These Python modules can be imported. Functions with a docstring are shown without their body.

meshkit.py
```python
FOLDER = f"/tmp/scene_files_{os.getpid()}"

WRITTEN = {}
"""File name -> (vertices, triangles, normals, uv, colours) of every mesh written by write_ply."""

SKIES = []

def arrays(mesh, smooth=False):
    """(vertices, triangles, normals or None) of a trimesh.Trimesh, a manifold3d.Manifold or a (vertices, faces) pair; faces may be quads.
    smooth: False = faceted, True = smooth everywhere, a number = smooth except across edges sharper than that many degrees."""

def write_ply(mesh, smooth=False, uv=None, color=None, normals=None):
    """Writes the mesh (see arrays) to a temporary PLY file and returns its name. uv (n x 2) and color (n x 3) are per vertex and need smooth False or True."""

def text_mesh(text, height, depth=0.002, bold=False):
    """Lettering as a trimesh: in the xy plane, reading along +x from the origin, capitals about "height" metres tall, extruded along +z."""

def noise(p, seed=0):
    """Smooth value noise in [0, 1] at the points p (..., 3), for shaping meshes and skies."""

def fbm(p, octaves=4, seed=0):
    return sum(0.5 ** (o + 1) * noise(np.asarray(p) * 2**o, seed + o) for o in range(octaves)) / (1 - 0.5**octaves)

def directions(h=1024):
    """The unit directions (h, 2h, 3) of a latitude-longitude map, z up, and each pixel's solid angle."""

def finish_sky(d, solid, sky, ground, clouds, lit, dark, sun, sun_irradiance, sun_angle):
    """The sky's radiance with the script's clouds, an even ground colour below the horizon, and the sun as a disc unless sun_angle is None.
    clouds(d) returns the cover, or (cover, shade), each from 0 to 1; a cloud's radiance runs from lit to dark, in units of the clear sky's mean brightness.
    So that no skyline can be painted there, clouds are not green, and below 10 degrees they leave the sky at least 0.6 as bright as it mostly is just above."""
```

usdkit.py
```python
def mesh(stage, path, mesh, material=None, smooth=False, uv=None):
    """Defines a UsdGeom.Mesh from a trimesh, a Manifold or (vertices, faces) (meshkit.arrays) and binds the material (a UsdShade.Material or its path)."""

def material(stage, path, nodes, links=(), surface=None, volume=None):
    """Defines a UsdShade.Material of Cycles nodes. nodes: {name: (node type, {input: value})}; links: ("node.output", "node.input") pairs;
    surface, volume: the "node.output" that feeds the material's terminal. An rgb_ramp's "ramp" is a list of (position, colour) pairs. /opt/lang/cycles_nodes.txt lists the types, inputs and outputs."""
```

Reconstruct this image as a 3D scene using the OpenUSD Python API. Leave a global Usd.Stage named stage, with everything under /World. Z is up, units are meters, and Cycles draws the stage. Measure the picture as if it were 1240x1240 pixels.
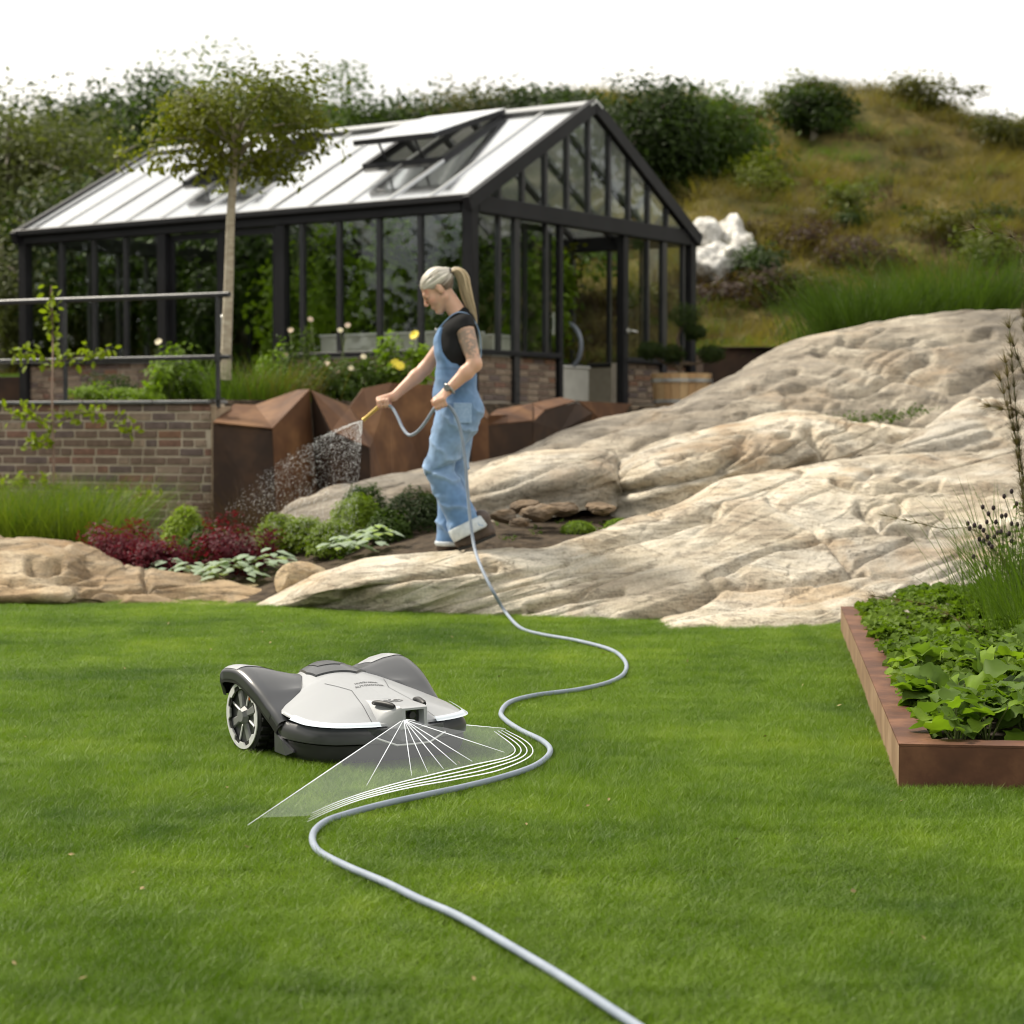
import math, numpy as np, trimesh, usdkit, meshkit
from pxr import Usd, UsdGeom, UsdLux, UsdShade, Gf, Sdf, Vt
from shapely.geometry import Polygon
from shapely.ops import unary_union

# ------------------------------------------------------------------ camera, sky, sun, exposure
stage = Usd.Stage.CreateInMemory()
UsdGeom.SetStageUpAxis(stage, 'Z')
UsdGeom.SetStageMetersPerUnit(stage, 1.0)
UsdGeom.Xform.Define(stage, '/World')
FPX, CX, CY, EYE = 2400.0, 620.0, 620.0, 1.07        # focal length in pixels of the 1240 px photograph, eye height
PITCH = math.atan2(100.0, FPX)                       # horizon at row 520
cam = UsdGeom.Camera.Define(stage, '/World/camera')
cam.CreateHorizontalApertureAttr(36.0)
cam.CreateVerticalApertureAttr(36.0)
cam.CreateFocalLengthAttr(36.0 * FPX / 1240.0)
cam.CreateFStopAttr(4.2)
cam.CreateFocusDistanceAttr(6.45)
cam.CreateExposureAttr(2.05)
cam.CreateClippingRangeAttr(Gf.Vec2f(0.05, 1000.0))
cam.AddTranslateOp().Set(Gf.Vec3d(0, 0, EYE))
cam.AddRotateXOp().Set(90.0 - math.degrees(PITCH))

SUN = np.array([-0.68, 0.32, 0.85]); SUN /= np.linalg.norm(SUN)
sun = UsdLux.DistantLight.Define(stage, '/World/sun')
sun.CreateIntensityAttr(0.4)
sun.CreateAngleAttr(10.0)
sun.CreateNormalizeAttr(True)
sun.CreateColorAttr(Gf.Vec3f(1.0, 0.92, 0.78))
_z = Gf.Vec3d(*SUN)
sun.AddOrientOp(UsdGeom.XformOp.PrecisionDouble).Set(Gf.Rotation(Gf.Vec3d(0, 0, 1), _z).GetQuat())

dome = UsdLux.DomeLight.Define(stage, '/World/sky')
_skym = usdkit.material(stage, '/World/Looks/sky', {
    's': ('sky_texture', {'sky_type': 'single_scattering', 'sun_disc': False, 'sun_elevation': float(math.asin(SUN[2])), 'sun_rotation': float(math.atan2(SUN[0], SUN[1]))}),
    'tc': ('texture_coordinate', {}),
    'n': ('noise_texture', {'scale': 1.6, 'detail': 6.0, 'roughness': 0.55}),
    'r': ('rgb_ramp', {'ramp': [(0.28, (0.55, 0.55, 0.55)), (0.45, (1, 1, 1))]}),
    'n2': ('noise_texture', {'scale': 3.5, 'detail': 5.0, 'roughness': 0.6}),
    'cc': ('rgb_ramp', {'ramp': [(0.30, (0.60, 0.61, 0.63)), (0.62, (1.0, 0.99, 0.97))]}),
    'cm': ('mix_color', {'blend_type': 'multiply', 'fac': 1.0, 'b': (3.75, 3.65, 3.42), 'use_clamp': False}),
    'm': ('mix_color', {'use_clamp': False}),
    'bg': ('background_shader', {'strength': 0.1})},
    [('tc.generated', 'n.vector'), ('n.fac', 'r.fac'), ('r.color', 'm.fac'), ('tc.generated', 'n2.vector'), ('n2.fac', 'cc.fac'),
     ('cc.color', 'cm.a'), ('s.color', 'm.a'), ('cm.result', 'm.b'), ('m.result', 'bg.color')], surface='bg.background')
UsdShade.MaterialBindingAPI.Apply(dome.GetPrim()).Bind(_skym)
dome.GetPrim().SetCustomDataByKey('kind', 'structure')

# ------------------------------------------------------------------ helpers
_F = np.array([0, math.cos(PITCH), -math.sin(PITCH)]); _U = np.array([0, math.sin(PITCH), math.cos(PITCH)])
def ray(px, py):
    return np.array([1.0, 0, 0]) * (px - CX) / FPX - _U * (py - CY) / FPX + _F
def at(px, py, d):
    """the point d metres in front (along y) seen at the photograph's pixel"""
    r = ray(px, py)
    return np.array([0, 0, EYE]) + r * (d / r[1])
def onz(px, py, z=0.0):
    """the point on the level z seen at the photograph's pixel"""
    r = ray(px, py)
    return np.array([0, 0, EYE]) + r * ((z - EYE) / r[2])
def project(P):
    q = np.asarray(P) - [0, 0, EYE]; f = q @ _F
    return CX + FPX * q[:, 0] / f, CY - FPX * (q @ _U) / f
def seg_dist(x, y, line):
    d = np.full(len(x), 1e9)
    for (a, b), (c, e) in zip(line[:-1], line[1:]):
        t = np.clip(((x - a) * (c - a) + (y - b) * (e - b)) / ((c - a) ** 2 + (e - b) ** 2), 0, 1); d = np.minimum(d, np.hypot(x - a - t * (c - a), y - b - t * (e - b)))
    return d
def sst(a, b, x):
    t = np.clip((np.asarray(x, float) - a) / (b - a), 0, 1)
    return t * t * (3 - 2 * t)
def unit(v):
    v = np.asarray(v, float)
    return v / np.maximum(np.linalg.norm(v, axis=-1, keepdims=True), 1e-12)

_used = {}
def numbered(parent, name):
    k = _used.get((parent, name), 0); _used[(parent, name)] = k + 1
    return name if k == 0 else f'{name}_{k:03d}'
def _pp(parent):
    return '/World' if parent is None else (parent if isinstance(parent, str) else str(parent.GetPath()))
def tag(p, label=None, cat=None, group=None, kind=None):
    for k, v in (('label', label), ('category', cat), ('group', group), ('kind', kind)):
        if v: p.SetCustomDataByKey(k, v)
    return p
def thing(name, label, cat, loc=(0, 0, 0), rz=0.0, group=None, scale=None):
    x = UsdGeom.Xform.Define(stage, '/World/' + numbered('/World', name))
    x.AddTranslateOp().Set(Gf.Vec3d(*map(float, loc)))
    if rz: x.AddRotateZOp().Set(math.degrees(rz))
    if scale is not None: x.AddScaleOp().Set(Gf.Vec3f(*([float(scale)] * 3 if np.ndim(scale) == 0 else map(float, scale))))
    return tag(x.GetPrim(), label, cat, group)
def obj(name, mesh, mat, parent=None, smooth=False, col=None, label=None, cat=None, group=None, kind=None):
    pp = _pp(parent)
    m = usdkit.mesh(stage, pp + '/' + numbered(pp, name), mesh, mat, smooth=smooth)
    if col is not None:
        UsdGeom.PrimvarsAPI(m).CreatePrimvar('col', Sdf.ValueTypeNames.Color3fArray, 'vertex').Set(Vt.Vec3fArray.FromNumpy(np.asarray(col, np.float32)))
    return tag(m.GetPrim(), label, cat, group, kind)
def copy(src, name, label, cat, loc, rz=0.0, group=None, scale=None):
    x = thing(name, label, cat, loc, rz, group, scale)
    x.GetReferences().AddInternalReference(src.GetPath())
    x.SetInstanceable(True)
    return x
def proto_class(name):
    return stage.CreateClassPrim('/World/Protos').GetPath() and stage.CreateClassPrim('/World/Protos/' + name)

def cat_m(parts):
    vs, fs, n = [], [], 0
    for v, f in parts:
        vs.append(np.asarray(v, float)); f = np.asarray(f, int)
        if f.shape[1] == 4: f = np.vstack([f[:, [0, 1, 2]], f[:, [0, 2, 3]]])
        fs.append(f + n); n += len(v)
    return np.vstack(vs), np.vstack(fs)
def xf(m, rot=None, loc=(0, 0, 0), scale=1.0):
    v = np.asarray(m[0], float) * scale
    if rot is not None: v = v @ np.asarray(rot).T
    return v + np.asarray(loc, float), m[1]
def rotz(a):
    c, s = math.cos(a), math.sin(a); return np.array([[c, -s, 0], [s, c, 0], [0, 0, 1.0]])
def bxm(x0, x1, y0, y1, z0, z1):
    v = np.array([[x, y, z] for x in (x0, x1) for y in (y0, y1) for z in (z0, z1)], float)
    f = [[0, 1, 3, 2], [4, 6, 7, 5], [0, 4, 5, 1], [2, 3, 7, 6], [0, 2, 6, 4], [1, 5, 7, 3]]
    return v, np.array(f)
def beam(p, q, w, h, up=(0, 0, 1)):
    """a square bar of width w and height h from p to q"""
    p, q = np.asarray(p, float), np.asarray(q, float)
    d = unit(q - p); s = np.cross(d, up)
    if np.linalg.norm(s) < 1e-6: s = np.cross(d, (1, 0, 0))
    s = unit(s); u = np.cross(s, d)
    v = np.array([c + s * a * w / 2 + u * b * h / 2 for c in (p, q) for a in (-1, 1) for b in (-1, 1)])
    f = [[0, 1, 3, 2], [4, 6, 7, 5], [0, 4, 5, 1], [2, 3, 7, 6], [0, 2, 6, 4], [1, 5, 7, 3]]
    return v, np.array(f)
def bevbox(x0, x1, y0, y1, z0, z1, b):
    """a box with its edges chamfered"""
    pts = []
    for x, sx in ((x0, 1), (x1, -1)):
        for y, sy in ((y0, 1), (y1, -1)):
            for z, sz in ((z0, 1), (z1, -1)):
                pts += [[x, y + sy * b, z + sz * b], [x + sx * b, y, z + sz * b], [x + sx * b, y + sy * b, z]]
    h = trimesh.convex.convex_hull(np.array(pts))
    return np.array(h.vertices), np.array(h.faces)
def tube(path, r, n=8, cap=True):
    p = np.asarray(path, float); r = np.broadcast_to(np.asarray(r, float), (len(p),))
    t = unit(np.gradient(p, axis=0))
    up = np.array([0, 0, 1.0]) if abs(t[0][2]) < 0.9 else np.array([1.0, 0, 0])
    s = unit(np.cross(t[0], up)); ss = []
    for k in range(len(p)):
        s = unit(s - t[k] * np.dot(s, t[k])); ss.append(s)
    ss = np.array(ss); uu = np.cross(ss, t)
    a = np.arange(n) / n * 2 * np.pi
    v = (p[:, None] + r[:, None, None] * (np.cos(a)[None, :, None] * ss[:, None] + np.sin(a)[None, :, None] * uu[:, None])).reshape(-1, 3)
    i = np.arange(len(p) - 1)[:, None] * n; j = np.arange(n)[None]; j2 = (j + 1) % n
    f = np.stack([i + j, i + n + j, i + n + j2, i + j2], -1).reshape(-1, 4)
    f = np.vstack([f[:, [0, 1, 2]], f[:, [0, 2, 3]]])
    if cap:
        v = np.vstack([v, p[0], p[-1]]); L = len(v)
        jj = np.arange(n)
        f = np.vstack([f, np.stack([np.full(n, L - 2), jj, (jj + 1) % n], 1), np.stack([np.full(n, L - 1), (len(p) - 1) * n + (jj + 1) % n, (len(p) - 1) * n + jj], 1)])
    return v, f
def spline(pts, n):
    """Catmull-Rom through the points, n samples evenly spaced in length"""
    p = np.asarray(pts, float)
    P = np.vstack([2 * p[0] - p[1], p, 2 * p[-1] - p[-2]])
    out = []
    for k in range(len(p) - 1):
        t = np.linspace(0, 1, 24, endpoint=False)[:, None]
        a, b, c, d = P[k], P[k + 1], P[k + 2], P[k + 3]
        out.append(0.5 * (2 * b + (c - a) * t + (2 * a - 5 * b + 4 * c - d) * t ** 2 + (3 * b - a - 3 * c + d) * t ** 3))
    q = np.vstack(out + [p[-1:]])
    s = np.concatenate([[0], np.cumsum(np.linalg.norm(np.diff(q, axis=0), axis=1))])
    return np.stack([np.interp(np.linspace(0, s[-1], n), s, q[:, k]) for k in range(q.shape[1])], 1)
def grid_faces(nu, nv, wrap=False):
    i = np.arange(nu if wrap else nu - 1)[:, None]; j = np.arange(nv - 1)[None]
    i2 = (i + 1) % nu
    f = np.stack(np.broadcast_arrays(i * nv + j, i2 * nv + j, i2 * nv + j + 1, i * nv + j + 1), -1).reshape(-1, 4)
    return np.vstack([f[:, [0, 1, 2]], f[:, [0, 2, 3]]])
def prism(poly3, thick, n=None):
    """a flat polygon of 3-D points given a thickness along its normal (away from n)"""
    p = np.asarray(poly3, float); c = p.mean(0)
    if n is None:
        n = np.zeros(3)
        for k in range(len(p)): n += np.cross(p[k] - c, p[(k + 1) % len(p)] - c)
    n = unit(n); k = len(p)
    v = np.vstack([p, p - n * thick, c, c - n * thick])
    f = []
    for a in range(k):
        b = (a + 1) % k
        f += [[2 * k, a, b], [2 * k + 1, k + b, k + a], [a, k + a, k + b], [a, k + b, b]]
    return v, np.array(f)
def facing(poly3, eye=(0, 0, EYE)):
    p = [np.asarray(q, float) for q in poly3]; c = np.mean(p, 0); n = np.zeros(3)
    for k in range(len(p)): n += np.cross(p[k] - c, p[(k + 1) % len(p)] - c)
    return p if np.dot(n, np.asarray(eye) - c) > 0 else p[::-1]

# ---- materials
def mk(name, nodes, links, surface):
    return usdkit.material(stage, '/World/Looks/' + name, nodes, links, surface=surface)
def nm(name, stops, scale=5.0, rough=0.7, bump=0.0, bdist=0.01, bscale=None, detail=6.0, stretch=(1, 1, 1), metallic=0.0, spec=0.5, rot=(0, 0, 0), coat=0.0, nrough=0.6, sheen=0.0):
    """principled with a noise-driven colour in world space and an optional bump"""
    if isinstance(stops[0], float): stops = [(0.3, tuple(np.array(stops) * 0.9)), (0.7, tuple(np.array(stops) * 1.1))]
    nodes = {'g': ('geometry', {}), 'mp': ('mapping', {'scale': stretch, 'rotation': rot}), 'n': ('noise_texture', {'scale': scale, 'detail': detail, 'roughness': nrough}),
             'r': ('rgb_ramp', {'ramp': stops}), 'p': ('principled_bsdf', {'roughness': rough, 'metallic': metallic, 'specular_ior_level': spec, 'coat_weight': coat, 'sheen_weight': sheen})}
    links = [('g.position', 'mp.vector'), ('mp.vector', 'n.vector'), ('n.fac', 'r.fac'), ('r.color', 'p.base_color')]
    if bump:
        nodes['bn'] = ('noise_texture', {'scale': bscale or scale * 3, 'detail': 5.0, 'roughness': 0.65})
        nodes['b'] = ('bump', {'strength': bump, 'distance': bdist})
        links += [('mp.vector', 'bn.vector'), ('bn.fac', 'b.height'), ('b.normal', 'p.normal')]
    return mk(name, nodes, links, 'p.BSDF')
def leafmat(name, stops, rough=0.5, trans=0.42, wscale=0.6, wamp=0.35, tint=(1.15, 1.25, 0.45), spec=0.16):
    """leaf or blade: a colour of its own for each leaf, drifting slowly through the plant; light passes through it"""
    nodes = {'g': ('geometry', {}), 'n': ('noise_texture', {'scale': wscale, 'detail': 3.0}), 'a': ('math', {'math_type': 'multiply', 'value2': 1.0 - wamp}),
             'b': ('math', {'math_type': 'multiply_add', 'value2': wamp * 2.2, 'value3': -wamp * 0.6}), 's': ('math', {'math_type': 'add', 'use_clamp': True}),
             'r': ('rgb_ramp', {'ramp': stops}), 'p': ('principled_bsdf', {'roughness': rough, 'specular_ior_level': spec}),
             'tm': ('mix_color', {'blend_type': 'multiply', 'fac': 1.0, 'b': tint, 'use_clamp': False}), 't': ('translucent_bsdf', {}), 'm': ('mix_closure', {'fac': trans})}
    links = [('g.random_per_island', 'a.value1'), ('g.position', 'n.vector'), ('n.fac', 'b.value1'), ('a.value', 's.value1'), ('b.value', 's.value2'), ('s.value', 'r.fac'),
             ('r.color', 'p.base_color'), ('r.color', 'tm.a'), ('tm.result', 't.color'), ('p.BSDF', 'm.closure1'), ('t.BSDF', 'm.closure2')]
    return mk(name, nodes, links, 'm.closure')

# ---- vegetation
def leaves(pos, size, rng, up=0.5, aspect=0.5, outward=None, shape='diamond'):
    """one small folded leaf at each position: (vertices, faces)"""
    n = len(pos)
    size = np.broadcast_to(size, (n,)) * rng.uniform(0.7, 1.3, n)
    nrm = rng.normal(size=(n, 3)); nrm[:, 2] = np.abs(nrm[:, 2]) + up
    if outward is not None: nrm = nrm + outward * 1.2
    nrm = unit(nrm)
    t = unit(np.cross(nrm, rng.normal(size=(n, 3)))); s = np.cross(nrm, t)
    L, W = size[:, None], (size * aspect)[:, None]
    if shape == 'diamond':
        a = pos; b = pos + t * L * 0.45 + s * W * 0.5; c = pos + t * L - nrm * L * 0.12; d = pos + t * L * 0.45 - s * W * 0.5
        v = np.stack([a, b, c, d], 1).reshape(-1, 3); k = np.arange(n)[:, None] * 4
        f = np.vstack([k + [0, 1, 2], k + [0, 2, 3]])
    else:
        a = pos; b = pos + t * L * .3 + s * W * .45; c = pos + t * L * .7 + s * W * .42; d = pos + t * L - nrm * L * .1; e = pos + t * L * .7 - s * W * .42; g = pos + t * L * .3 - s * W * .45
        v = np.stack([a, b, c, d, e, g], 1).reshape(-1, 3); k = np.arange(n)[:, None] * 6
        f = np.vstack([k + [0, 1, 2], k + [0, 2, 3], k + [0, 3, 4], k + [0, 4, 5]])
    return v, f
def crown(rng, n, centre, radii, leaf, clumps=30, spread=0.28, shell=0.75, up=0.5, aspect=0.5, flat=None):
    """leaf positions gathered in uneven clumps inside an ellipsoid"""
    radii = np.asarray(radii, float)
    d = unit(rng.normal(size=(clumps, 3))); r = rng.uniform(shell * 0.55, 1.0, clumps)[:, None]
    cc = d * r * (1 + 0.18 * rng.normal(size=(clumps, 1)))
    w = rng.uniform(0.3, 1.0, clumps); w /= w.sum()
    k = rng.choice(clumps, n, p=w)
    sp = spread * rng.uniform(0.6, 1.2, clumps)[k][:, None]
    off = np.clip(rng.normal(size=(n, 3)), -1.5, 1.5) * sp
    p = cc[k] + off
    if flat is not None: p[:, 2] = np.maximum(p[:, 2], flat)
    pos = np.asarray(centre) + p * radii
    return leaves(pos, leaf, rng, up=up, aspect=aspect, outward=unit(p))
def blades(rng, base, h, w, lean=0.35, bend=0.5, seg=3, dirs=None):
    """grass blades rooted at base: tapering strips that lean and bend"""
    n = len(base); h = np.broadcast_to(h, (n,)); w = np.broadcast_to(w, (n,))
    a = rng.uniform(0, 2 * np.pi, n) if dirs is None else dirs
    d = np.stack([np.cos(a), np.sin(a), np.zeros(n)], 1)
    ln = rng.uniform(0, lean, n)[:, None]; bd = rng.uniform(0.1, bend, n)[:, None]
    s0 = rng.uniform(0, 2 * np.pi, n); s = np.stack([np.cos(s0), np.sin(s0), np.zeros(n)], 1)
    vs = []
    for k in range(seg + 1):
        t = k / seg
        c = base + d * (ln * t + bd * t * t) * h[:, None] + np.array([0, 0, 1.0]) * (t - 0.35 * bd * t * t) * h[:, None]
        if k < seg:
            wd = (w * (1 - 0.75 * t))[:, None] * 0.5
            vs += [c - s * wd, c + s * wd]
        else: vs += [c]
    m = 2 * seg + 1
    v = np.stack(vs, 1).reshape(-1, 3); k = np.arange(n)[:, None] * m
    f = []
    for q in range(seg - 1):
        f += [k + [2 * q, 2 * q + 1, 2 * q + 3], k + [2 * q, 2 * q + 3, 2 * q + 2]]
    f += [k + [2 * seg - 2, 2 * seg - 1, 2 * seg]]
    return v, np.vstack(f)
def scatter(name, protos, pos, rz, sc, idx, label, cat, parent=None):
    """a PointInstancer of ground cover that nobody could count"""
    pp = _pp(parent); path = pp + '/' + numbered(pp, name)
    pi = UsdGeom.PointInstancer.Define(stage, path)
    for k, (m, mat) in enumerate(protos):
        usdkit.mesh(stage, f'{path}/patch_{k:03d}', m, mat)
        pi.CreatePrototypesRel().AddTarget(f'{path}/patch_{k:03d}')
    pi.CreatePositionsAttr(Vt.Vec3fArray.FromNumpy(np.asarray(pos, np.float32)))
    pi.CreateOrientationsAttr(Vt.QuathArray([Gf.Quath(float(math.cos(a / 2)), 0, 0, float(math.sin(a / 2))) for a in rz]))
    pi.CreateScalesAttr(Vt.Vec3fArray.FromNumpy(np.asarray(sc, np.float32)))
    pi.CreateProtoIndicesAttr(Vt.IntArray.FromNumpy(np.asarray(idx, np.int32)))
    return tag(pi.GetPrim(), label, cat, kind='stuff')

# ---- smooth shapes from blended round cones (surface nets)
class Field:
    def __init__(self, lo, hi, h):
        self.h = h; self.lo = np.asarray(lo, float); n = np.ceil((np.asarray(hi, float) - self.lo) / h).astype(int) + 1
        self.n = n; self.v = np.full(n, 1.0, np.float32)
    def win(self, lo, hi):
        a = np.maximum(np.floor((lo - self.lo) / self.h).astype(int), 0); b = np.minimum(np.ceil((hi - self.lo) / self.h).astype(int) + 1, self.n)
        sl = tuple(slice(x, y) for x, y in zip(a, b))
        g = np.meshgrid(*[(np.arange(x, y) * self.h + o).astype(np.float32) for x, y, o in zip(a, b, self.lo)], indexing='ij')
        return sl, np.stack(g, -1)
    def cone(self, a, b, r1, r2, k=0.02, cut=False):
        a, b = np.asarray(a, float), np.asarray(b, float); m = k * 2 + 0.03
        sl, p = self.win(np.minimum(a - r1, b - r2) - m, np.maximum(a + r1, b + r2) + m)
        ba = (b - a).astype(np.float32); L = max(float(ba @ ba), 1e-9)
        t = np.clip(((p - a.astype(np.float32)) @ ba) / L, 0, 1)
        d = np.linalg.norm(p - (a.astype(np.float32) + t[..., None] * ba), axis=-1) - (r1 + (r2 - r1) * t)
        self.mix(sl, d, k, cut)
    def ell(self, c, r, k=0.02, R=None, cut=False):
        c, r = np.asarray(c, float), np.asarray(r, float); m = r.max() + 2 * k + 0.03
        sl, p = self.win(c - m, c + m); q = p - c.astype(np.float32)
        if R is not None: q = q @ np.asarray(R, np.float32)
        k0 = np.linalg.norm(q / r, axis=-1); k1 = np.linalg.norm(q / r ** 2, axis=-1)
        self.mix(sl, k0 * (k0 - 1) / np.maximum(k1, 1e-6), k, cut)
    def mix(self, sl, d, k, cut):
        o = self.v[sl]
        if cut:
            h = np.clip(0.5 - 0.5 * (o + d) / k, 0, 1); self.v[sl] = o * (1 - h) - d * h + k * h * (1 - h)
        else:
            h = np.clip(0.5 + 0.5 * (d - o) / k, 0, 1); self.v[sl] = d * (1 - h) + o * h - k * h * (1 - h)
    def pts(self):
        return self.win(self.lo, self.lo + (self.n - 1) * self.h)[1]
    def mesh(self, smooth=1):
        return nets(self.v, self.lo, self.h, smooth)
def nets(v, lo, h, smooth=1):
    s = v < 0; nx, ny, nz = v.shape
    cnt = np.zeros((nx - 1, ny - 1, nz - 1), np.int8)
    for i, j, k in np.ndindex(2, 2, 2): cnt += s[i:nx - 1 + i, j:ny - 1 + j, k:nz - 1 + k]
    act = (cnt > 0) & (cnt < 8); cell = np.argwhere(act)
    idx = np.full(act.shape, -1, np.int64); idx[act] = np.arange(len(cell))
    acc = np.zeros((len(cell), 3)); num = np.zeros(len(cell))
    cs = np.array(list(np.ndindex(2, 2, 2)))
    for a in range(8):
        for b in range(a + 1, 8):
            if np.abs(cs[a] - cs[b]).sum() != 1: continue
            va = v[tuple((cell + cs[a]).T)]; vb = v[tuple((cell + cs[b]).T)]; x = (va < 0) != (vb < 0)
            t = np.where(x, va / np.where(x, va - vb, 1), 0)[:, None]
            acc += np.where(x[:, None], cs[a] + t * (cs[b] - cs[a]), 0); num += x
    V = (cell + acc / num[:, None]) * h + lo; F = []
    for ax in range(3):
        o = [0, 1, 2]; o.remove(ax)
        A = s.take(range(v.shape[ax] - 1), ax); B = s.take(range(1, v.shape[ax]), ax)
        e = np.argwhere(A != B); e = e[(e[:, o[0]] > 0) & (e[:, o[1]] > 0) & (e[:, o[0]] < v.shape[o[0]] - 1) & (e[:, o[1]] < v.shape[o[1]] - 1)]
        q = []
        for d0, d1 in ((0, 0), (1, 0), (1, 1), (0, 1)):
            c = e.copy(); c[:, o[0]] -= d0; c[:, o[1]] -= d1; q.append(idx[tuple(c.T)])
        q = np.stack(q, 1); flip = A[tuple(e.T)] ^ (ax == 1)
        q[~flip] = q[~flip][:, ::-1]; F.append(q)
    F = np.vstack(F); F = F[(F >= 0).all(1)]
    F = np.vstack([F[:, [0, 1, 2]], F[:, [0, 2, 3]]])
    if smooth:
        import scipy.sparse as sp
        e = np.vstack([F[:, [0, 1]], F[:, [1, 2]], F[:, [2, 0]]]); n = len(V)
        M = sp.coo_matrix((np.ones(len(e) * 2), (np.r_[e[:, 0], e[:, 1]], np.r_[e[:, 1], e[:, 0]])), shape=(n, n)).tocsr()
        M.data[:] = 1; M = sp.diags(1 / np.maximum(np.asarray(M.sum(1)).ravel(), 1)) @ M
        for _ in range(smooth):
            V = V + 0.5 * (M @ V - V); V = V - 0.53 * (M @ V - V)
    return V, F

# ------------------------------------------------------------------ terrain
C0 = np.array([-0.47, 22.6, 1.33])                    # near corner of the greenhouse
GV = np.array([0.559, 0.829, 0]); LV = np.array([-0.829, 0.559, 0]); GRZ = math.atan2(0.829, 0.559)
GW, GL, EAVE, RIDGE = 5.15, 7.32, 2.38, 3.76          # width, length, eave and ridge height above its base
def edge_y(x):
    return np.interp(x, [-12, -6.42, -2.55, -0.9, 1.22, 3, 6, 30], [20.2, 18.16, 16.75, 18.2, 21.0, 20.6, 20.2, 20.0])
def tz(x, y):
    x = np.asarray(x, float); y = np.asarray(y, float)
    left = 0.26 * sst(12.4, 13.9, y)
    right = 0.34 * sst(11.85, 12.45, y) + 0.10 * np.clip(y - 12.2, 0, 3.8)
    z = left + (right - left) * sst(-2.2, -0.2, x)
    e = edge_y(x)
    k = sst(e + 0.06, e + 0.22, y)
    z = z * (1 - k) + 1.33 * k
    # grass bank behind its retaining walls
    side = np.maximum(sst(2.55, 2.75, x), sst(28.0, 34.0, y))
    yb = np.interp(x, [-40, -3, 2.6, 9], [31, 31, 27.35, 28.0])
    z = z + side * 0.83 * sst(yb + 0.05, yb + 0.2, y)
    sl = sst(-6.1, -6.4, x) * sst(34, 28, y); z = z + sl * 0.45 * sst(27.3, 27.5, y)
    # hill
    up = 0.26 + 0.155 * sst(-7, 2, x)
    hy = np.clip(y - 30.2, 0, 14.6) + 0.10 * np.clip(y - 44.8, 0, 30)
    wob = meshkit.fbm(np.stack([x * .25, y * .25, 0 * x], -1), 4, 7) - 0.5
    z = z + up * hy + wob * 2.0 * sst(31, 36, y) + sst(29.5, 31, y) * 0.3 * (meshkit.fbm(np.stack([x * .9, y * .9, 0 * x], -1), 3, 9) - .5)
    return z
_xs = np.concatenate([np.linspace(-70, -9, 40)[:-1], np.linspace(-9, 9, 150), np.linspace(9, 70, 40)[1:]])
_ys = np.concatenate([np.linspace(-40, 11, 26)[:-1], np.linspace(11, 16.2, 45)[:-1], np.linspace(16.2, 21.6, 90)[:-1], np.linspace(21.6, 27, 20)[:-1], np.linspace(27, 28.4, 20)[:-1], np.linspace(28.4, 50, 70)[:-1], np.linspace(50, 160, 40)])
_X, _Y = np.meshgrid(_xs, _ys, indexing='ij')
_tv = np.stack([_X, _Y, tz(_X, _Y) - 0.004], -1).reshape(-1, 3)
M_soil = nm('soil', [(0.3, (.022, .016, .011)), (0.55, (.05, .036, .024)), (0.75, (.085, .062, .042))], scale=9, rough=0.95, bump=0.9, bdist=0.03, bscale=30)
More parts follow.
